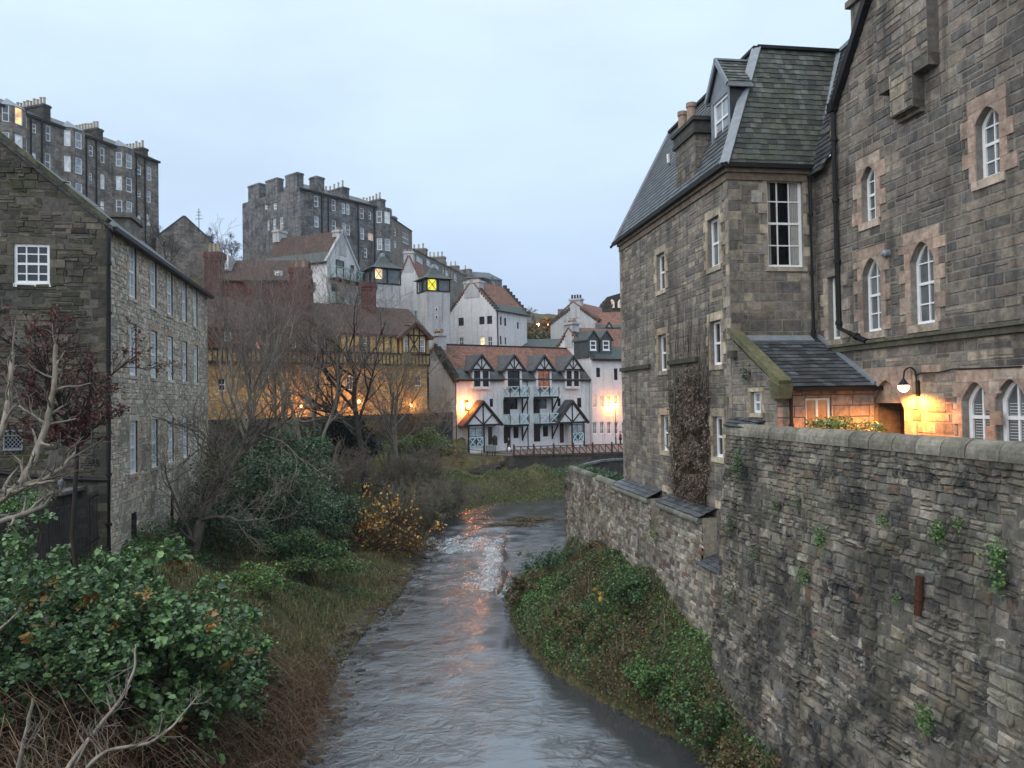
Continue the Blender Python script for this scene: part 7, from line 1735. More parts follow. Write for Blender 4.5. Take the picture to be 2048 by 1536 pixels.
def spray_bush(label, x, y, d, n, h, spread, size, pal, name='broadleaf_bush', per=5, accent=None, top=None):
    p = PX(x, y, d); p[2] = gz(p[0], p[1]); root = thing(name, label, 'shrub', p); br = []
    for s in range(n):
        an = RS.uniform(0, 6.28); q = p+np.array((math.cos(an), math.sin(an)*.8, 0))*spread*RS.rand()**.5; q[2] = gz(q[0], q[1])-.05
        grow(br, q, (RS.normal()*.38, RS.normal()*.35, 1), h*RS.uniform(.3, .75), .022, 1, 4, (5, 5, 4, 3), .8, .5, .22, .0, .004, 6)
    tw = [b for b in br if b[1][0] < .016]; V, F = tubes(br, (5, 3, 3)); C = np.array((.11, .07, .05))*RS.uniform(.7, 1.3, (len(V), 1)); np_obj('stem', V, F, M['twig'], col=C, parent=root)
    P = np.vstack([b[0][1:] for b in tw]); P = np.repeat(P, per, 0)+RS.normal(size=(len(P)*per, 3))*.07; P = P[P[:, 2] > p[2]-1.2]
    ci = RS.randint(len(pal), size=len(P)); pl_ = list(pal)
    if accent:
        k = nz2(P[:, 0], P[:, 2], 1.6, 4.4) > .47; ci[k] = len(pl_)+RS.randint(len(accent), size=k.sum()); pl_ += accent
    sh = np.clip((P[:, 2]-p[2])/h, .0, 1)
    V, F, C = leaf_mesh(P, RS.uniform(size[0], size[1], len(P))*RS.choice([.5, .75, 1, 1, 1.35], len(P)), pl_, .75, .82, True, colidx=ci, jit=.3, hang=.25); np_obj('foliage', V, F, M['leaf_gloss'], col=C, parent=root); return root
# ---- right bank: bramble, nettles and grass between water and wall
def rb(x, y):
    v = x*VR[0]+y*VR[1]; u = x*UR[0]+y*UR[1]
    return (~in_poly(x, y, POLY)) & (v < 9.3) & (v > 0) & (u > 11) & (u < 42.6) & (seg_dist(x, y, RIGHT) < 12) & (x > -1)
x, y, z = scatter(190000, -1, 9, 12, 44, rb); hh = .08+.6*np.clip(nz2(x, y, .55, 3)+.2, 0, 1)+.4*np.clip(nz2(x, y, 1.7, 7), 0, 1); edge = np.clip(seg_dist(x, y, RIGHT)/1.2, 0, 1); hh = hh*(.55+.45*edge)
zz = z+hh*RS.uniform(.1, 1, len(x))**.6; sel = nz2(x, y, .42, 11)+RS.normal(size=len(x))*.16; ci = np.where(sel > .17, 0, np.where(sel > -.05, 1, np.where(sel > -.22, 2, 3)))
pal = np.array([G_MD+G_LT[:1], G_DK+G_MD[:2], OLV+[G_MD[2], G_DK[1], OLV[0]], BRN+[OLV[2], G_DK[1]]], dtype=object)
flat = [list(p)[:6]+[list(p)[0]]*(6-len(list(p)[:6])) for p in pal]; flat = sum(flat, []); idx = ci*6+RS.randint(6, size=len(x))
lf = leaf_mesh(np.c_[x, y, zz], RS.uniform(.05, .13, len(x)), flat, .6, .7, False, hang=.2, colidx=idx, jit=.35)
x2, y2, z2 = scatter(46000, -1, 9, 12, 44, rb); k = nz2(x2, y2, .6, 21) < -.12; bl = blades(np.c_[x2, y2, z2][k], RS.uniform(.25, .8, k.sum()), TAN[:1]+OLV+BRN, .008, .9)
# trailing fringe over the water
t_ = RS.rand(7000)*(len(RIGHT)-8); i = 3+t_.astype(int); f = (t_ % 1)[:, None]; e = RIGHT[np.minimum(i, 12)]+(RIGHT[np.minimum(i, 12)+1]-RIGHT[np.minimum(i, 12)])*f
tn = RIGHT[np.minimum(i, 12)+1]-RIGHT[np.minimum(i, 12)]; nn = np.c_[-tn[:, 1], tn[:, 0]]; nn /= np.linalg.norm(nn, axis=1, keepdims=True); e = e+nn*RS.uniform(-.3, .28, (len(e), 1))
fr = leaf_mesh(np.c_[e, RS.uniform(.04, .55, len(e))], RS.uniform(.05, .14, len(e)), BRN+OLV+G_DK, -.1, .35, False, hang=1.6)
for (bx, by, hh_, lb, pl_) in ((1.6, 40.3, 1.0, 'dark ivy bush at the upstream tip of the right bank', G_DK+G_MD), (.5, 35.5, .9, 'brown-green bramble overhanging the water on the bend of the right bank', OLV+BRN+G_MD[:1]), (2.6, 36.5, 1.1, 'dark bramble bush against the river wall, middle of the right bank', G_DK+G_BL), (2.2, 28.6, .8, 'olive bramble leaning over the water, below the yellow leaves', OLV+BRN[:2]+G_MD[:1]), (4.4, 28.2, 1.0, 'green bramble bush on the right bank under the basement window', G_MD+G_DK), (4.2, 24.2, .9, 'bright green nettles above the dark water on the right bank', G_MD+G_LT[:1]), (5.3, 21.9, .8, 'bramble mound at the near end of the right bank', G_MD+G_DK[:2]+BRN[:1]), (5.7, 19.4, .7, 'dead bracken and nettles at the foot of the garden wall, nearest the camera', BRN+OLV+G_MD[:1])):
    z0 = gz(bx, by); root = thing('bramble_bush', lb, 'shrub', (bx, by, z0)); br = []
    for s_ in range(16): grow(br, np.array((bx+RS.normal()*.45, by+RS.normal()*.6, z0-.05)), (RS.normal()*.6-.25, RS.normal()*.6, .8), hh_*RS.uniform(.5, 1.1), .012, 2, 4, (0, 0, 5, 4), .8, .6, .25, -.03, .004, 6, .1)
    V, F = tubes(br); np_obj('stem', V, F, M['twig'], col=np.array((.09, .06, .045))*RS.uniform(.7, 1.4, (len(V), 1)), parent=root)
    P = np.vstack([b[0][1:] for b in br]); P = np.repeat(P, 4, 0)+RS.normal(size=(len(P)*4, 3))*.05; V, F, C = leaf_mesh(P, RS.uniform(.05, .13, len(P)), pl_, .6, .7, hang=.3); np_obj('foliage', V, F, M['leaf'], col=C, parent=root)
stuff('undergrowth', 'brambles, nettles and dead grass covering the right bank below the river wall', [lf, bl, fr])

# ---- left bank cover
def lbk(x, y): return (~in_poly(x, y, POLY)) & (seg_dist(x, y, LEFT) < 11) & (x < -4.5) & (x > -22)
x, y, z = scatter(170000, -19, -5, 13, 66, lbk); dl = seg_dist(x, y, LEFT)
sel = nz2(x, y, .3, 5)+RS.normal(size=len(x))*.15+np.clip((dl-4.0)/7, -.3, .35)-.1; k = (sel > -.12) & (RS.rand(len(x)) < np.clip(.3+sel*2, .1, 1)); x, y, z, dl, sel = x[k], y[k], z[k], dl[k], sel[k]
hh = (.12+.6*np.clip(nz2(x, y, .6, 8)+.2, 0, 1))*np.clip(dl/4, .15, 1.2)
ci = np.where(sel > .12, 0, np.where(sel > 0, 1, 2)); fl3 = sum([list((G_MD+G_BL)[:6]), list((G_DK+G_BL)[:6]), list((OLV+BRN)[:6])], [])
lf = leaf_mesh(np.c_[x, y, z+hh*RS.uniform(.1, 1, len(x))**.6], RS.uniform(.06, .15, len(x)), fl3, .6, .72, False, colidx=ci*6+RS.randint(6, size=len(x)), jit=.35)
x2, y2, z2 = scatter(150000, -16, -5, 15, 62, lambda x, y: lbk(x, y) & (seg_dist(x, y, LEFT) < 7)); k = nz2(x2, y2, .5, 31) < .25; x2, y2, z2 = x2[k], y2[k], z2[k]
bl = blades(np.c_[x2, y2, z2], RS.uniform(.08, .32, len(x2))*np.clip(seg_dist(x2, y2, LEFT)/1.5, .3, 1.3), TAN+OLV+[(.075, .1, .035)]*2+BRN[:1], .009, 1.1)
stuff('undergrowth', 'rough grass, ivy and weeds covering the left bank of the river', [lf, bl])
# near bank: brown bramble stems and dead stalks
def nb_(x, y): return (~in_poly(x, y, POLY)) & (x > -13.5) & (x < -5.3)
x, y, z = scatter(9000, -12, -5.2, 11.5, 26, nb_); br = []
for a, b, c in zip(x, y, z):
    l = RS.uniform(.7, 2.2); an = RS.uniform(0, 6.28); dv = np.array((math.cos(an), math.sin(an), 0)); p = np.array((a, b, c)); s_ = RS.uniform(.3, .75)
    br.append((np.array([p, p+dv*l*.2+np.array((0, 0, l*s_*.8)), p+dv*l*.55+np.array((0, 0, l*s_)), p+dv*l+np.array((0, 0, l*s_*.35))]), np.array([.008, .007, .006, .004])))
V, F = tubes(br); c = np.array([(.16, .085, .06), (.2, .13, .085), (.12, .065, .05), (.26, .2, .13)])[RS.randint(4, size=len(V)//12)]; C = np.repeat(c, 12, 0)
x, y, z = scatter(26000, -13, -5.2, 11.5, 24, nb_); k = nz2(x, y, .7, 2) > -.1; lfn = leaf_mesh(np.c_[x, y, z+RS.uniform(0, .45, len(x))][k], RS.uniform(.05, .11, k.sum()), BRN+OLV+G_MD[:2]+G_BL[:2], .4, .7, False)
stuff('undergrowth', 'tangled brown bramble stems and dead leaves on the near left bank', [(V, F, C), lfn], 'twig')

# stones and mud along the left waterline
def rocks(pts, r):
    ico_v = norm(np.array([(0, -.53, .85), (0, .53, .85), (0, -.53, -.85), (0, .53, -.85), (.53, .85, 0), (-.53, .85, 0), (.53, -.85, 0), (-.53, -.85, 0), (.85, 0, .53), (-.85, 0, .53), (.85, 0, -.53), (-.85, 0, -.53)]))
    ico_f = np.array([(0, 1, 9), (0, 8, 1), (0, 9, 7), (0, 7, 6), (0, 6, 8), (1, 8, 4), (1, 4, 5), (1, 5, 9), (2, 10, 3), (2, 3, 11), (2, 6, 7), (2, 7, 11), (2, 10, 6), (3, 4, 10), (3, 5, 4), (3, 11, 5), (4, 8, 10), (5, 11, 9), (6, 10, 8), (7, 9, 11)])
    VV, FF, CC = [], [], []
    for i, (q, rr) in enumerate(zip(pts, r)):
        v = ico_v*RS.uniform(.7, 1.2, (12, 1))*np.array((1, RS.uniform(.6, 1), RS.uniform(.3, .6)))*rr; VV.append(v+q); FF.append(ico_f+i*12); CC.append(np.tile(np.array((.075, .065, .055))*RS.uniform(.5, 1.7), (12, 1)))
    return np.vstack(VV), np.vstack(FF), np.vstack(CC)
x, y, z = scatter(16000, -9, -4, 14, 66, lambda x, y: (seg_dist(x, y, LEFT) < .8)); x, y, z = x[:900], y[:900], np.maximum(z[:900], -.03)
V, F, C = rocks(np.c_[x, y, z], RS.uniform(.05, .2, len(x))*RS.choice([.6, 1, 1.6], len(x))); tag(np_obj('shingle', V, F, M['wall_stone'], col=C), 'wet stones and shingle along the left waterline', None, None, 'stuff')
x, y, z = scatter(60000, -9, -4, 14, 66, lambda x, y: (~in_poly(x, y, POLY)) & (seg_dist(x, y, LEFT) < 1.6) & (x < -4.5)); k = nz2(x, y, .45, 41)+RS.normal(size=len(x))*.1 > .02
stuff('leaf_litter', 'rust-brown leaf litter and mud along the left waterline', [leaf_mesh(np.c_[x, y, z+RS.uniform(0, .08, len(x))][k], RS.uniform(.05, .12, k.sum()), [(.08, .042, .022), (.06, .036, .024), (.045, .03, .022)], .8)])
# ---- near shrubs with broad leaves
HY = G_BL+G_MD[:2]+[(.075, .125, .055), (.11, .165, .07), (.06, .1, .045)]
ORG_ = [(.19, .1, .03), (.15, .12, .03), (.12, .06, .025)]
spray_bush('broad-leaved green bush, largest of the near left bank, below the stone building', 230, 1225, 18, 36, 5.4, 1.8, (.09, .18), HY+G_MD[:2]+G_LT[:1], accent=ORG_)
spray_bush('broad-leaved bush with some orange leaves against the iron railing', 60, 1240, 16, 24, 4.4, 1.5, (.08, .15), HY, accent=ORG_)
spray_bush('broad-leaved bush hanging over brown brambles, near the lower left corner', 70, 1430, 13, 12, 1.9, 1.1, (.07, .12), G_BL+G_MD)
spray_bush('leafy bush spreading towards the grass below the big broad-leaved bush', 390, 1225, 21, 18, 2.6, 1.4, (.08, .14), HY)
spray_bush('low blue-green bush at the very bottom left, behind the pale sapling', 20, 1530, 11.5, 7, 1.3, .8, (.07, .12), G_BL)
spray_bush('loose light green bush between the broad-leaved bushes and the stone building', 430, 1160, 23, 14, 2.8, 1.5, (.09, .15), G_MD+G_LT[:1])
shrub('bright green clipped shrub behind the railing at the left edge', 45, 1010, 23.5, (1.1, 1, .62), 2600, (.06, .1), G_MD+G_LT[:1], 'evergreen_shrub', False, 'leaf_gloss', 8, .6)
spray_bush('pale green nettle-like bush between the big broad-leaved bush and the foot of the stone building', 320, 1110, 24, 16, 3.0, 1.8, (.08, .15), G_MD+G_LT[:1]+G_BL[:2])
spray_bush('leafy green bush in front of the far end of the iron railing', 180, 1130, 21.5, 14, 3.2, 1.4, (.08, .14), HY+G_MD[:2])
spray_bush('light green bush on the grass slope nearest the river, left bank', 480, 1250, 25, 10, 1.6, 1.4, (.08, .14), G_MD+G_LT)
# ---- middle bank evergreens
shrub('dark ivy-clad shrub mass beside the foot of the stone building', 480, 985, 40, (2.7, 2, 2.7), 8000, (.09, .17), G_DK+G_BL+OLV[2:], 'evergreen_shrub', False, 'leaf_gloss', 12, .3, lumps=24)
shrub('blue-green evergreen bush left of the yellow shrub', 555, 1020, 41, (3.6, 2.2, 3.2), 13000, (.09, .18), G_DK[1:]+G_BL+G_BL[:2], 'evergreen_shrub', False, 'leaf_gloss', 12, .3, lumps=26)
shrub('tall dark evergreen bush under the bare trees in the middle of the bank', 600, 930, 47, (2.6, 1.8, 3.0), 8500, (.1, .18), G_DK[1:]+G_BL, 'evergreen_shrub', False, 'leaf_gloss', 10, .3, lumps=20)
shrub('bright green low bush at the edge of the grass in front of the evergreens', 600, 1110, 38, (3.6, 1.8, 1.4), 7500, (.09, .17), G_MD+G_DK[:2], 'leafy_bush', False, 'leaf', 8, .5, lumps=18)
shrub('small yellow-green bush low on the grass slope', 500, 1170, 30, (1.7, 1.2, 1.0), 2600, (.09, .16), G_MD+G_LT+[(.2, .2, .03)], 'leafy_bush', False, 'leaf', 8, .5)
shrub('mustard yellow shrub beside the corner of the stone building', 445, 955, 44, (1.2, 1.1, 1.7), 2300, (.09, .15), [(.2, .15, .025), (.16, .13, .03), (.12, .11, .03)], 'leafy_bush', False, 'leaf', 8, .3)
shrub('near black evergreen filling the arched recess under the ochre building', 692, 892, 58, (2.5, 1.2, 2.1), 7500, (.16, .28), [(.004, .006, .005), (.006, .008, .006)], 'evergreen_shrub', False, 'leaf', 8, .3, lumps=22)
shrub('olive green laurel on the bank top below the end of the ochre building', 830, 890, 66, (3.0, 2, 1.5), 5200, (.13, .23), [(.085, .11, .035), (.11, .14, .05), (.06, .075, .03)], 'evergreen_shrub', False, 'leaf', 8, .5, lumps=22)
shrub('low green growth right of the laurel, above the notice board steps', 880, 905, 70, (1.8, 1.5, 1.0), 2000, (.12, .2), OLV+BRN[:2], 'leafy_bush', False, 'leaf', 6, .5)
shrub('dark ivy mound on the slope left of the yellow shrub', 650, 1040, 46, (2.3, 1.6, 1.7), 6000, (.1, .18), G_DK[1:]+G_BL[:3], 'evergreen_shrub', False, 'leaf_gloss', 10, .4, lumps=20)
shrub('green weedy bush in the open grass below the ivy mound', 640, 1135, 37, (2.0, 1.3, .7), 3200, (.09, .16), G_MD+OLV, 'leafy_bush', False, 'leaf', 8, .5)
shrub('dark evergreen bush under the strong-limbed tree', 455, 1060, 36, (1.9, 1.4, 1.3), 4500, (.09, .17), G_DK+G_BL[:2], 'evergreen_shrub', False, 'leaf_gloss', 8, .4)
# ---- the yellow shrub
p = PX(760, 1085, 47); p[2] = gz(p[0], p[1]); root = thing('autumn_shrub', 'yellow and orange leaved autumn shrub with dark red stems by the water', 'shrub', p); br = []
for s in range(22): grow(br, p+RS.normal(size=3)*np.array((.9, .5, 0)), (RS.normal()*1.0, RS.normal()*.6, .9), 3.0*RS.uniform(.6, 1.2), .03, 1, 4, (6, 6, 5, 4), .7, .6, .2, .02, .007, 6)
V, F = tubes(br); np_obj('stem', V, F, M['bark_red'], parent=root)
tp = tips(br, .016); cn = PX(742, 1010, 47); k = RS.rand(len(tp)) < np.clip(-.06+.5*np.array([mnoise.noise(Vector(q*.9)) for q in tp])+.12*(tp[:, 2]-p[2]-1.5), .03, .8); tp = tp[k]+RS.normal(size=(k.sum(), 3))*.06
V, F, C = leaf_mesh(np.repeat(tp, 2, 0)+RS.normal(size=(len(tp)*2, 3))*.1, RS.uniform(.13, .24, len(tp)*2), [(.36, .19, .035), (.42, .25, .06), (.3, .15, .03), (.4, .27, .09), (.14, .07, .03), (.36, .22, .05)], .3, .75); np_obj('foliage', V, F, M['leaf'], col=C, parent=root)
# ---- twiggy grey willow scrub
for i, (x, y, d, h, lb, tc_) in enumerate(((812, 1015, 55, 4.2, 'grey twiggy scrub willow just right of the yellow shrub', (.16, .14, .11)), (862, 1010, 58, 4.6, 'tallest grey twiggy scrub willow overhanging the bend in the river', (.165, .145, .115)), (835, 960, 62, 5.2, 'broad brown-grey scrub willow below the olive laurel', (.13, .11, .09)), (880, 1020, 62, 4.0, 'twiggy grey scrub right at the waterline of the bend', (.14, .12, .1)), (690, 985, 55, 4.6, 'brown scrub willow behind the yellow shrub', (.12, .095, .08)), (905, 980, 64, 3.8, 'pale twiggy scrub below the stone steps', (.17, .15, .125)), (770, 940, 60, 4.0, 'twiggy scrub in front of the dark arched recess', (.14, .12, .095)))):
    p = PX(x, y, d); p[2] = gz(p[0], p[1]); root = thing('scrub_willow', lb, 'shrub', p); br = []
    for s in range(13): grow(br, p+RS.normal(size=3)*np.array((.7, .5, 0)), (RS.normal()*.4, RS.normal()*.35, 1), h*.62*RS.uniform(.7, 1.15), .03, 1, 4, (7, 7, 6, 5), .6, .6, .15, .05, .009, 6)
    tree_obj(root, br, 'bark_grey', tc_, .027)
    tp = tips(br, .015); tp = tp[RS.rand(len(tp)) < .12]; V, F, C = leaf_mesh(tp, RS.uniform(.1, .16, len(tp)), OLV+G_MD[:1]+BRN[:2], .3); np_obj('foliage', V, F, M['leaf'], col=C, parent=root)
# ---- bare trees before the ochre building
PUR = (.15, .118, .105)
bare_tree('biggest bare tree with a dark trunk in front of the ochre building', 735, 960, 57, 20, .3, (9, 8, 6, 4), 4, .8, 'bark_dark', (.135, .112, .09), (-.05, 0), .010)
bare_tree('multi-stemmed bare birch near the corner of the stone building', 500, 900, 50, 18, .14, (8, 7, 5, 3), 4, .55, 'bark_pale', PUR, (0, 0), .009, 3, .14)
bare_tree('slender bare birch with whitish stems, middle of the group before the ochre wall', 615, 900, 56, 18.5, .14, (8, 7, 5, 3), 4, .6, 'bark_pale', PUR, (.05, 0), .009, 3, .14)
bare_tree('bushy purple-brown bare tree hiding the left part of the ochre wall', 560, 890, 60, 17, .16, (8, 6, 5, 3), 4, .85, 'bark_grey', PUR, (0, 0), .010, 2)
bare_tree('bare tree with fine twigs between the birch and the biggest dark trunk', 665, 900, 60, 17.5, .16, (8, 6, 5, 3), 4, .8, 'bark_grey', PUR, (0, 0), .010, 2)
bare_tree('olive-brown bare tree leaning to the right end of the ochre building', 785, 900, 62, 13.5, .17, (8, 7, 6, 4), 4, .75, 'bark_grey', (.16, .135, .095), (.02, 0), .010, 2)
bare_tree('thin pale bare tree against the white gable of the balcony row', 864, 870, 77, 8.0, .1, (7, 6, 5, 4), 4, .5, 'bark_grey', (.15, .13, .11), (0, 0), .011, 2)
bare_tree('bare tree spreading in front of the yellow-windowed tower', 850, 800, 84, 15, .17, (8, 7, 6, 4), 4, .75, 'bark_grey', (.12, .105, .085), (.06, 0), .011, 1, gnd=True)
for (x, y, d, r_, lb) in ((470, 880, 56, (2.2, 1.2, 2.0), 'brown dead scrub draped on the retaining wall, nearest the stone building'), (545, 875, 58, (2.4, 1.2, 1.7), 'brown dead scrub on the retaining wall under the glowing ochre wall'), (610, 870, 61, (2.2, 1.2, 1.6), 'brown dead scrub over the left side of the arched recess'), (775, 865, 69, (2.6, 1.2, 1.6), 'rust-brown scrub right of the biggest dark trunk, under the ochre building'), (835, 845, 76, (2.6, 1.2, 1.3), 'rust-brown bush between the ochre building and the balcony row')):
    shrub(lb, x, y, d, r_, 3000, (.1, .24), [(.06, .05, .038), (.085, .066, .046), (.045, .036, .028), (.05, .05, .03)] if x < 700 else [(.1, .065, .04), (.075, .05, .034), (.06, .055, .03)], 'scrub', False, 'leaf', 14, .2, lumps=18, aspect=.3)
# ---- hill trees
bare_tree('bare tree rising in front of the left skyline tenement', 225, 470, 92, 10, .16, (7, 6, 6, 4), 4, .7, 'bark_dark', (.055, .047, .045), rmin=.012)
bare_tree('bare twiggy tree beside the small gabled annexe below the left tenement', 335, 520, 98, 11, .16, (7, 7, 6, 4), 4, .8, 'bark_dark', (.055, .047, .045), rmin=.012)
bare_tree('bare tree hiding the foot of the long left tenement', 150, 470, 88, 11, .16, (7, 6, 6, 4), 4, .75, 'bark_dark', (.055, .047, .045), rmin=.012)
bare_tree('pale bare tree on the skyline left of the middle tenement', 430, 535, 138, 11, .16, (7, 6, 6, 4), 4, .8, 'bark_grey', (.09, .08, .08), rmin=.016)
bare_tree('bushy bare tree touching the blank end of the middle tenement', 468, 530, 132, 10, .16, (7, 7, 6, 4), 4, .85, 'bark_grey', (.09, .08, .08), rmin=.016)
bare_tree('dark bare tree on the skyline right of the broad white gable house', 1030, 660, 150, 10.5, .16, (7, 7, 6, 4), 4, .8, 'bark_grey', (.075, .065, .065), rmin=.017)
bare_tree('tallest pale bare tree above the two distant lamps', 1072, 655, 165, 12.5, .18, (7, 7, 6, 4), 4, .6, 'bark_grey', (.16, .14, .125), rmin=.018)
bare_tree('dark bushy bare tree just left of the crow-stepped gable', 1096, 655, 160, 10, .16, (7, 7, 6, 5), 4, .85, 'bark_grey', (.09, .075, .075), rmin=.018)
for (x, y, d, r_, lb, pal_) in ((1060, 676, 132, (3.4, 2, 2.6), 'brown hillside thicket under the two distant lamps', [(.11, .085, .05), (.14, .11, .06), (.085, .065, .04)]), (1085, 690, 125, (2.2, 1.6, 1.8), 'dark green hillside bush under the brighter distant lamp', [(.04, .055, .025), (.055, .07, .03)]), (1100, 668, 138, (2.6, 2, 3), 'orange-brown hillside thicket against the white crow-stepped house', [(.14, .085, .04), (.11, .07, .04)])):
    shrub(lb, x, y, d, r_, 2600, (.3, .55), pal_, 'thicket', False, 'leaf', 6, .4, lumps=18, base=PX(x, y, d)[2]-r_[2]-.5)

# ---- the strong-limbed tree by the stone building
def px_tree(name, label, limbs, d0, twig, trunkm, twigc, lvl=2, kids=(5, 4), L=1.2, rmin=.005, leaf=None, cat='tree', every=1.0, split=.02):
    """limbs: lists of (x, y, depth, radius) survey points"""
    b = PX(*limbs[0][0][:3]); root = thing(name, label, cat, b); br = []
    for lm in limbs:
        P = np.array([PX(*q[:3]) for q in lm]); R_d = np.array([q[3] for q in lm]); t_ = np.linspace(0, len(P)-1, (len(P)-1)*4+1)
        Q = np.stack([np.interp(t_, range(len(P)), P[:, k]) for k in range(3)], 1); Q[1:-1] = (Q[:-2]+2*Q[1:-1]+Q[2:])/4; Q[1:-1] += RS.normal(size=Q[1:-1].shape)*.012*L; br.append((Q, np.interp(t_, range(len(P)), R_d)))
        for k in range(2, len(Q)):
            for _ in range(int(twig)+(RS.rand() < twig % 1)):
                dd = norm(Q[k]-Q[k-1]); ax = RS.normal(size=3); dv = norm(dd*.5+ax*.7+np.array((0, 0, .45))); grow(br, Q[k], dv, L*RS.uniform(.4, 1.2), br_r(br, k, R_d, t_)*.45+.004, 4-lvl, 4, (0, 0)+tuple(kids) if lvl == 2 else (0,)+tuple(kids), .7, .6, .2, .06, rmin, 6)
    tree_obj(root, br, trunkm, twigc, split); 
    return root, br
def br_r(br, k, R_d, t_): return float(np.interp(t_[k], range(len(R_d)), R_d))
px_tree('limbed_tree', 'pale strong-limbed bare tree curving right in front of the corner of the stone building', [
    [(382, 1135, 34, .26), (400, 1045, 34, .2), (438, 965, 34.5, .16), (478, 908, 35, .13), (520, 868, 35.5, .1), (565, 846, 36, .075), (625, 842, 36.5, .04)],
    [(478, 908, 35, .1), (500, 855, 35, .08), (496, 800, 35.5, .06), (525, 735, 36, .035), (540, 690, 36, .02)],
    [(438, 965, 34.5, .1), (420, 905, 34, .08), (414, 872, 34, .065), (360, 850, 33.5, .045), (305, 833, 33, .025)],
    [(404, 1040, 34, .08), (445, 1032, 33.5, .06), (485, 1042, 33, .045), (530, 1036, 33, .03)],
    [(425, 990, 34, .07), (452, 945, 33.5, .055), (440, 915, 33.5, .04), (415, 885, 33, .025)],
    [(390, 1090, 34, .07), (350, 1000, 33.5, .05), (330, 930, 33, .03)],
    [(520, 868, 35.5, .06), (560, 880, 35, .05), (610, 925, 34.5, .03), (660, 960, 34, .02)]], 34, 1.2, 'bark_grey', (.17, .145, .115), 2, (5, 5, 4), 2.2, .006)
# ---- pale sapling stems at the left edge
px_tree('pale_tree', 'pale-barked pruned tree with smooth grey stems at the left edge', [
    [(-40, 1060, 11, .0680), (-5, 1005, 11.3, .0640), (38, 972, 11.5, .0600), (68, 920, 11.7, .0544), (94, 850, 12, .0464), (107, 780, 12, .0400), (112, 690, 12.2, .0336)],
    [(-30, 930, 11.2, .0480), (8, 850, 11.5, .0440), (20, 790, 11.8, .0384), (26, 705, 12, .0320)],
    [(-20, 1048, 10.8, .0400), (45, 1030, 11, .0400), (85, 1014, 11.2, .0360), (104, 990, 11.4, .0240)],
    [(38, 972, 11.5, .0400), (90, 958, 11.7, .0320), (126, 934, 11.9, .0280), (150, 905, 12.1, .0176)],
    [(-5, 1005, 11.3, .0320), (60, 968, 11.2, .0240), (110, 962, 11.2, .0160)],
    [(94, 850, 12, .0240), (60, 825, 12.1, .0176), (38, 812, 12.2, .0112)]], 11, 1.0, 'bark_pale', (.12, .1, .085), 1, (4, 3), .5, .004)
# red-leaved tree behind it
p = PX(150, 1010, 20); root = thing('red_leaved_tree', 'small dark tree with sparse dark red leaves before the mossy gable', 'tree', np.array((p[0], p[1], gz(p[0], p[1])))); br = []
b0 = np.array((p[0], p[1], gz(p[0], p[1])-.1)); tops = [PX(x, y, d) for x, y, d in ((60, 700, 19), (140, 680, 20), (205, 760, 20.5), (20, 640, 18.5), (225, 840, 20.5), (100, 780, 19), (-20, 760, 18))]
m = PX(155, 900, 20); br.append((np.array([b0, b0*.7+m*.3+np.array((.18, 0, 0)), b0*.35+m*.65+np.array((-.12, 0, 0)), m]), np.array([.085, .07, .06, .05])))
for t_ in tops+[PX(*q) for q in ((170, 830, 20), (110, 860, 19.5), (60, 800, 19), (210, 680, 20.5), (30, 880, 19))]:
    dv = t_-m; grow(br, m, norm(dv)+np.array((0, 0, .1)), np.linalg.norm(dv)*1.0, .045, 1, 4, (7, 7, 6, 4), .7, .5, .15, .02, .005, 6)
tree_obj(root, br, 'bark_dark', (.03, .024, .022), .02); tp = tips(br, .012); tp = tp[RS.rand(len(tp)) < .75]
V, F, C = leaf_mesh(tp+RS.normal(size=tp.shape)*.03, RS.uniform(.06, .12, len(tp)), [(.075, .022, .022), (.055, .02, .02), (.1, .035, .03), (.045, .03, .024)], .2, .6); np_obj('foliage', V, F, M['leaf'], col=C, parent=root)
# ---- near saplings at the bottom
px_tree('sapling', 'bare grey sapling forked low, crossing the brambles at the bottom left', [
    [(95, 1620, 7, .0252), (138, 1530, 7.2, .0230), (200, 1450, 7.5, .0202), (245, 1395, 7.7, .0180), (268, 1345, 7.8, .0144), (272, 1290, 7.9, .0086)],
    [(150, 1620, 7, .0216), (175, 1530, 7.1, .0187), (213, 1500, 7.2, .0158), (300, 1488, 7.3, .0144), (345, 1455, 7.4, .0115), (395, 1392, 7.5, .0072)],
    [(205, 1500, 7.2, .0144), (190, 1480, 7.2, .0108), (176, 1465, 7.2, .0072)], [(120, 1600, 7, .0144), (170, 1490, 7.2, .0130), (235, 1410, 7.4, .0101), (262, 1370, 7.5, .0058)]], 7, .7, 'bark_pale', (.12, .1, .085), 1, (3,), .25, .003)
px_tree('sapling', 'short pale sapling stump with a side shoot in the lower left corner', [[(20, 1620, 8, .0252), (42, 1510, 8, .0230), (56, 1450, 8, .0194), (67, 1396, 8, .0144)], [(47, 1500, 8, .0144), (62, 1478, 8, .0122), (76, 1468, 8, .0086)]], 8, .7, 'bark_pale', (.12, .1, .085), 1, (3,), .22, .003)
px_tree('sapling', 'thin pale twig slanting in from the left edge above the bush', [[(-60, 1330, 9, .0216), (-5, 1262, 9, .0158), (36, 1226, 9, .0101)]], 9, .7, 'bark_pale', (.12, .1, .085), 1, (3,), .2, .003)

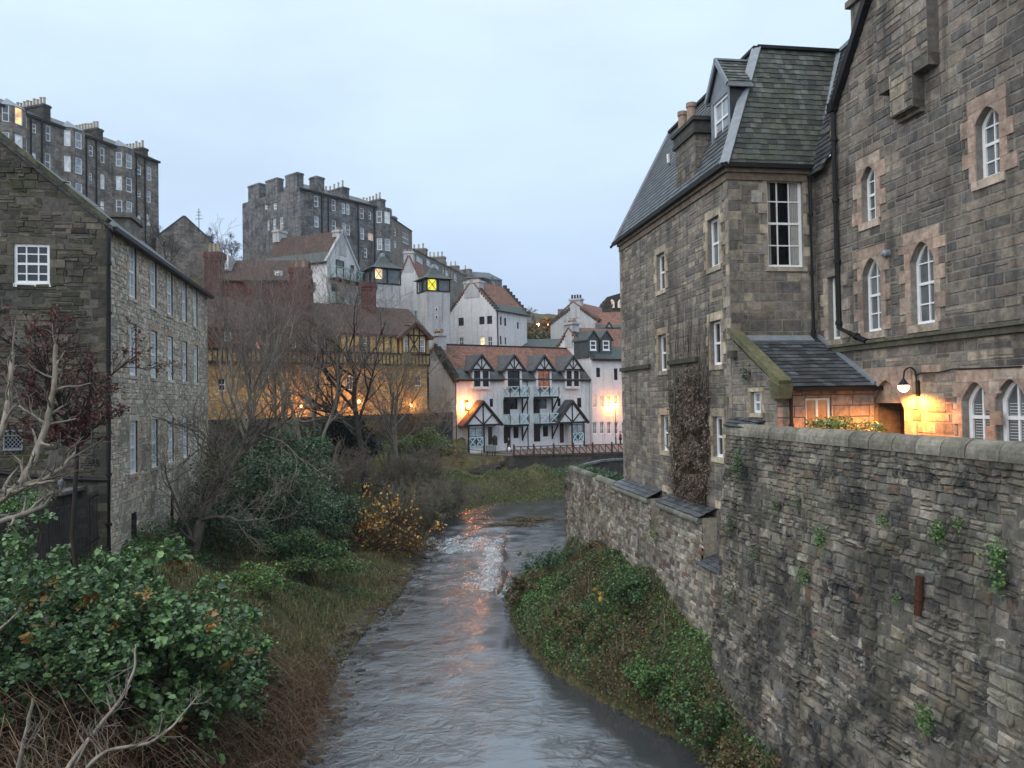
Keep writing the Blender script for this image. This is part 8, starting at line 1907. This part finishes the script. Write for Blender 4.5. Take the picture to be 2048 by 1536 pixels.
# ---- dead creeper on the wing
CRE = thing('dead_creeper', 'brown dead creeper clinging to the river front of the stone house', 'creeper', plA.P(plA.px(1385, 1000)[0], 5.5, .05)); br = []; P = []
for s in range(240):
    x0 = RS.uniform(1352, 1415); a = plA.px(x0, 1010); x1 = x0+RS.normal()*22; y1 = RS.choice([RS.uniform(735, 800), RS.uniform(735, 990), RS.uniform(570, 740)], p=[.5, .3, .2]); x1 = np.clip(x1, 1340, 1422); b = plA.px(x1, y1); n = 8
    pts = [plA.P(a[0]+(b[0]-a[0])*k/n+RS.normal()*.06, a[1]+(b[1]-a[1])*k/n, .05+abs(RS.normal())*.03) for k in range(n+1)]; br.append((np.array(pts), np.linspace(.014, .005, n+1)))
V, F = tubes(br); np_obj('stem', V, F, M['bark_brown'], parent=CRE)
n = 21000; xx = RS.normal(1384, 24, n); yy = RS.uniform(728, 1022, n); w_ = np.clip((yy-700)/90, .35, 1)*np.clip((1040-yy)/60, .4, 1); k = (np.abs(xx-1384) < 42*w_+RS.normal(size=n)*7) & (nz2(xx, yy*.7, .06, 9)+RS.normal(size=n)*.1 > -.1) & (RS.rand(n) < np.clip((yy-715)/120, .15, 1)); xx, yy = xx[k], yy[k]
Pq = np.array([plA.P(*plA.px(a, b), .06+abs(RS.normal())*.09) for a, b in zip(xx, yy)])
V, F, C = leaf_mesh(Pq, RS.uniform(.05, .13, len(Pq)), [(.12, .09, .07), (.095, .07, .056), (.155, .122, .096), (.075, .054, .044)], 0, .45, False, plA.n*1.2, hang=.8); np_obj('foliage', V, F, M['leaf'], col=C, parent=CRE)

# ---- plants on and behind the garden wall
def tuft(label, pl, x, y, n, sp, size, pal=G_MD, name='wall_plant', off=.12, cat='plant', hang=.5):
    s, z = pl.px(x, y); b = pl.P(s, z, .05); root = thing(name, label, cat, b); P = np.array([pl.P(s+RS.normal()*sp*.5, z+RS.normal()*sp*.6, off+abs(RS.normal())*sp*.35) for _ in range(n)])
    V, F, C = leaf_mesh(P, RS.uniform(*size, n), pal, .3, .55, False, pl.n*.8, hang=hang); np_obj('foliage', V, F, M['leaf'], col=C, parent=root)
    br = [(np.array([pl.P(s, z, -.02), p]), np.array([.006, .003])) for p in P[::max(1, n//14)]]; V, F = tubes(br); np_obj('stem', V, F, M['bark_brown'], parent=root)
for a in (('ivy strip hanging at the top left end of the dark garden wall', 1492, 925, 260, .28, (.05, .09), G_DK+G_MD[:2]), ('small dark ivy patch below the hanging strip on the dark garden wall', 1488, 1050, 150, .25, (.05, .09), G_DK+G_MD[:1]),
          ('fern tuft on the dark garden wall right of its ivy strips', 1668, 1075, 130, .2, (.05, .1), G_MD), ('fern tuft above and right of the rusty pipe', 1905, 1062, 150, .17, (.05, .1), G_MD+G_LT[:1]),
          ('green tuft at the right edge of the picture, on the dark garden wall', 2025, 1108, 190, .2, (.05, .1), G_MD+G_LT[:1]), ('lower green tuft at the right edge, below the other', 2035, 1165, 130, .16, (.05, .1), G_MD),
          ('fern hanging from a crack low on the dark garden wall', 1908, 1435, 240, .19, (.04, .09), G_MD+G_LT[:1]), ('sparse creeping plant low on the left of the dark garden wall', 1500, 1190, 220, .35, (.04, .08), G_DK+OLV+G_MD[:1]),
          ('trailing green weed below the coping, left third of the dark garden wall', 1575, 1010, 110, .2, (.04, .08), G_DK+G_MD), ('pair of ferns low in the left third of the dark garden wall', 1640, 1150, 140, .22, (.05, .09), G_MD+OLV[:1]), ('moss-green creeping weed above the low left creeping plant', 1540, 1105, 150, .28, (.04, .08), G_DK+G_MD[:2]), ('fern growing midway between the rusty pipe and the coping', 1790, 1040, 70, .13, (.04, .08), G_MD), ('tiny fern left of the rusty pipe', 1830, 1195, 60, .1, (.04, .07), G_MD), ('tiny green tuft under the coping in the middle of the dark garden wall', 1612, 1000, 60, .14, (.04, .07), G_MD), ('small weed growing near the right end just under the coping', 1940, 1045, 60, .1, (.04, .07), G_MD)):
    tuft(a[0], plG, *a[1:])
tuft('pale weed growing from the ledge by the first basement window', plR, 1318, 1068, 120, .3, (.06, .11), [(.2, .2, .12), (.14, .15, .07)]+G_MD[:1])
tuft('ivy tuft hanging from the porch skew coping', Pl(*plA.O[:2], -8.6, out=-VR), 1502, 748, 130, .22, (.05, .09), G_DK+G_MD[:1])
HG = thing('hedge', 'green shrub peeping over the garden wall below the wall lantern', 'hedge', RF(17.3, 10.9, 7)); P, u = blob_pts(RF(17.3, 10.75, 8.55), (1, .5, .8), 10, 4)
cs_ = [RF(RS.uniform(15.9, 18.7), RS.uniform(10.4, 11.3), 0) for _ in range(34)]; P = np.vstack([c+np.array((0, 0, 8.55+.5*math.sin((k % 7)))) *np.array((1, 1, 1)) + norm(RS.normal(size=(130, 3)))*RS.uniform(.12, .4, (130, 1)) for k, c in enumerate(cs_)]); P[:, 2] = np.clip(P[:, 2], 7.6, 9.02+.25*RS.rand(len(P)))
V, F, C = leaf_mesh(P, RS.uniform(.06, .13, len(P)), G_MD+G_LT+[(.14, .12, .04)], .5, .5, False); np_obj('foliage', V, F, M['leaf_gloss'], col=C, parent=HG)
br = [(np.array([RF(RS.uniform(16, 18.6), 10.9, 7), p]), np.array([.02, .006])) for p in P[::150]]; V, F = tubes(br); np_obj('stem', V, F, M['bark_brown'], parent=HG)
# ---- greenery beyond the end of the river wall and on the far bank
shrub('dark green shrub behind the far end of the river wall, beside the stone house', 1222, 962, 43, (1.3, 1.2, .6), 2400, (.08, .14), G_DK+G_MD[:3], 'evergreen_shrub', False, 'leaf_gloss', 8, .5, base=4)
shrub('green shrub behind the curved garden wall, under the red railing', 1165, 945, 66, (2.2, 1.5, .9), 1900, (.12, .2), G_MD+G_DK, 'leafy_bush', False, 'leaf', 6, .5, base=2.5)
def fb(x, y): return (~in_poly(x, y, POLY)) & (seg_dist(x, y, LEFT) < 7.5) & (y > 62) & (x > -9) & (y < 78.3+.21*x)
x, y, z = scatter(70000, -9, 26, 60, 84, fb); k = (nz2(x, y, .35, 14)+RS.normal(size=len(x))*.15) > -.2; dl = seg_dist(x, y, LEFT)
lf = leaf_mesh(np.c_[x, y, z+RS.uniform(0, .4, len(x))*np.clip(dl/3, .1, 1)][k], RS.uniform(.1, .2, k.sum()), G_MD+G_DK[2:]+OLV, .6); x2, y2, z2 = scatter(40000, -9, 26, 60, 84, fb)
bl = blades(np.c_[x2, y2, z2], RS.uniform(.1, .35, len(x2)), OLV+[(.07, .11, .035)]*3+TAN[:1]+BRN[:1], .02, .9)
stuff('grass', 'green nettles and grass on the far bank below the embankment wall', [lf, bl])
x, y, z = scatter(9000, -7, 20, 60, 80, lambda x, y: (~in_poly(x, y, POLY)) & (seg_dist(x, y, LEFT) < .9)); stuff('leaf_litter', 'brown leaf litter and mud along the far waterline', [leaf_mesh(np.c_[x, y, z+RS.uniform(0, .15, len(x))], RS.uniform(.1, .22, len(x)), BRN, .6)])
# ---- debris caught in the river, a fallen leaf
for (x, y, lb) in ((1023, 1050, 'larger raft of brown flood debris stranded in the river'), (1062, 1040, 'smaller raft of brown flood debris stranded upstream in the river')):
    c = GX(x, y, .38); c[2] = .36; root = thing('flood_debris', lb, 'driftwood', c); br = []
    for _ in range(60): p = c+np.array((RS.normal()*.75, RS.normal()*.3, abs(RS.normal())*.1)); an = RS.normal()*.4; l = RS.uniform(.3, 1.1); dv = np.array((math.cos(an), math.sin(an), RS.normal()*.1)); br.append((np.array([p-dv*l/2, p, p+dv*l/2]), np.array([.03, .035, .02])))
    V, F = tubes(br); np_obj('branch', V, F, M['dead_wood'], parent=root); P = c+RS.normal(size=(500, 3))*np.array((.75, .28, .05))+np.array((0, 0, .06)); V, F, C = leaf_mesh(P, .16, BRN+OLV, .8); np_obj('leaves', V, F, M['leaf'], col=C, parent=root)
c = GX(1200, 1212, 2.0); pts = c+RS.normal(size=(6, 3))*np.array((.07, .07, .1))+np.array((0, 0, .35)); V, F, C = leaf_mesh(pts, .24, [(.4, .22, .035), (.44, .28, .06)], .2, .8, True); ol = thing('autumn_leaf', 'bunch of bright yellow leaves caught among the brambles on the right bank', 'leaf', c); np_obj('foliage', V, F, M['leaf'], col=C, parent=ol)
V, F = tubes([(np.array([c-np.array((0, 0, .3)), p]), np.array([.008, .004])) for p in pts[:5]]); np_obj('stem', V, F, M['bark_brown'], parent=ol)

# ---------------------------------------------------------------- thin evening haze
m = bpy.data.materials.new('haze_air'); m.use_nodes = True; t = m.node_tree; t.nodes.clear()
ho = t.nodes.new('ShaderNodeOutputMaterial'); hv = t.nodes.new('ShaderNodeVolumePrincipled'); hv.inputs['Density'].default_value = .00028; hv.inputs['Color'].default_value = (.86, .92, 1, 1); hv.inputs['Anisotropy'].default_value = .2
t.links.new(hv.outputs[0], ho.inputs['Volume'])
mb = MB(); mb.hexa([(-700, -160, -4), (700, -160, -4), (700, 960, -4), (-700, 960, -4), (-700, -160, 75), (700, -160, 75), (700, 960, 75), (-700, 960, 75)])
tag(mb.build('haze', m, None, (0, 0, -4), uv=False), 'thin blue evening haze over the valley', None, None, 'stuff')
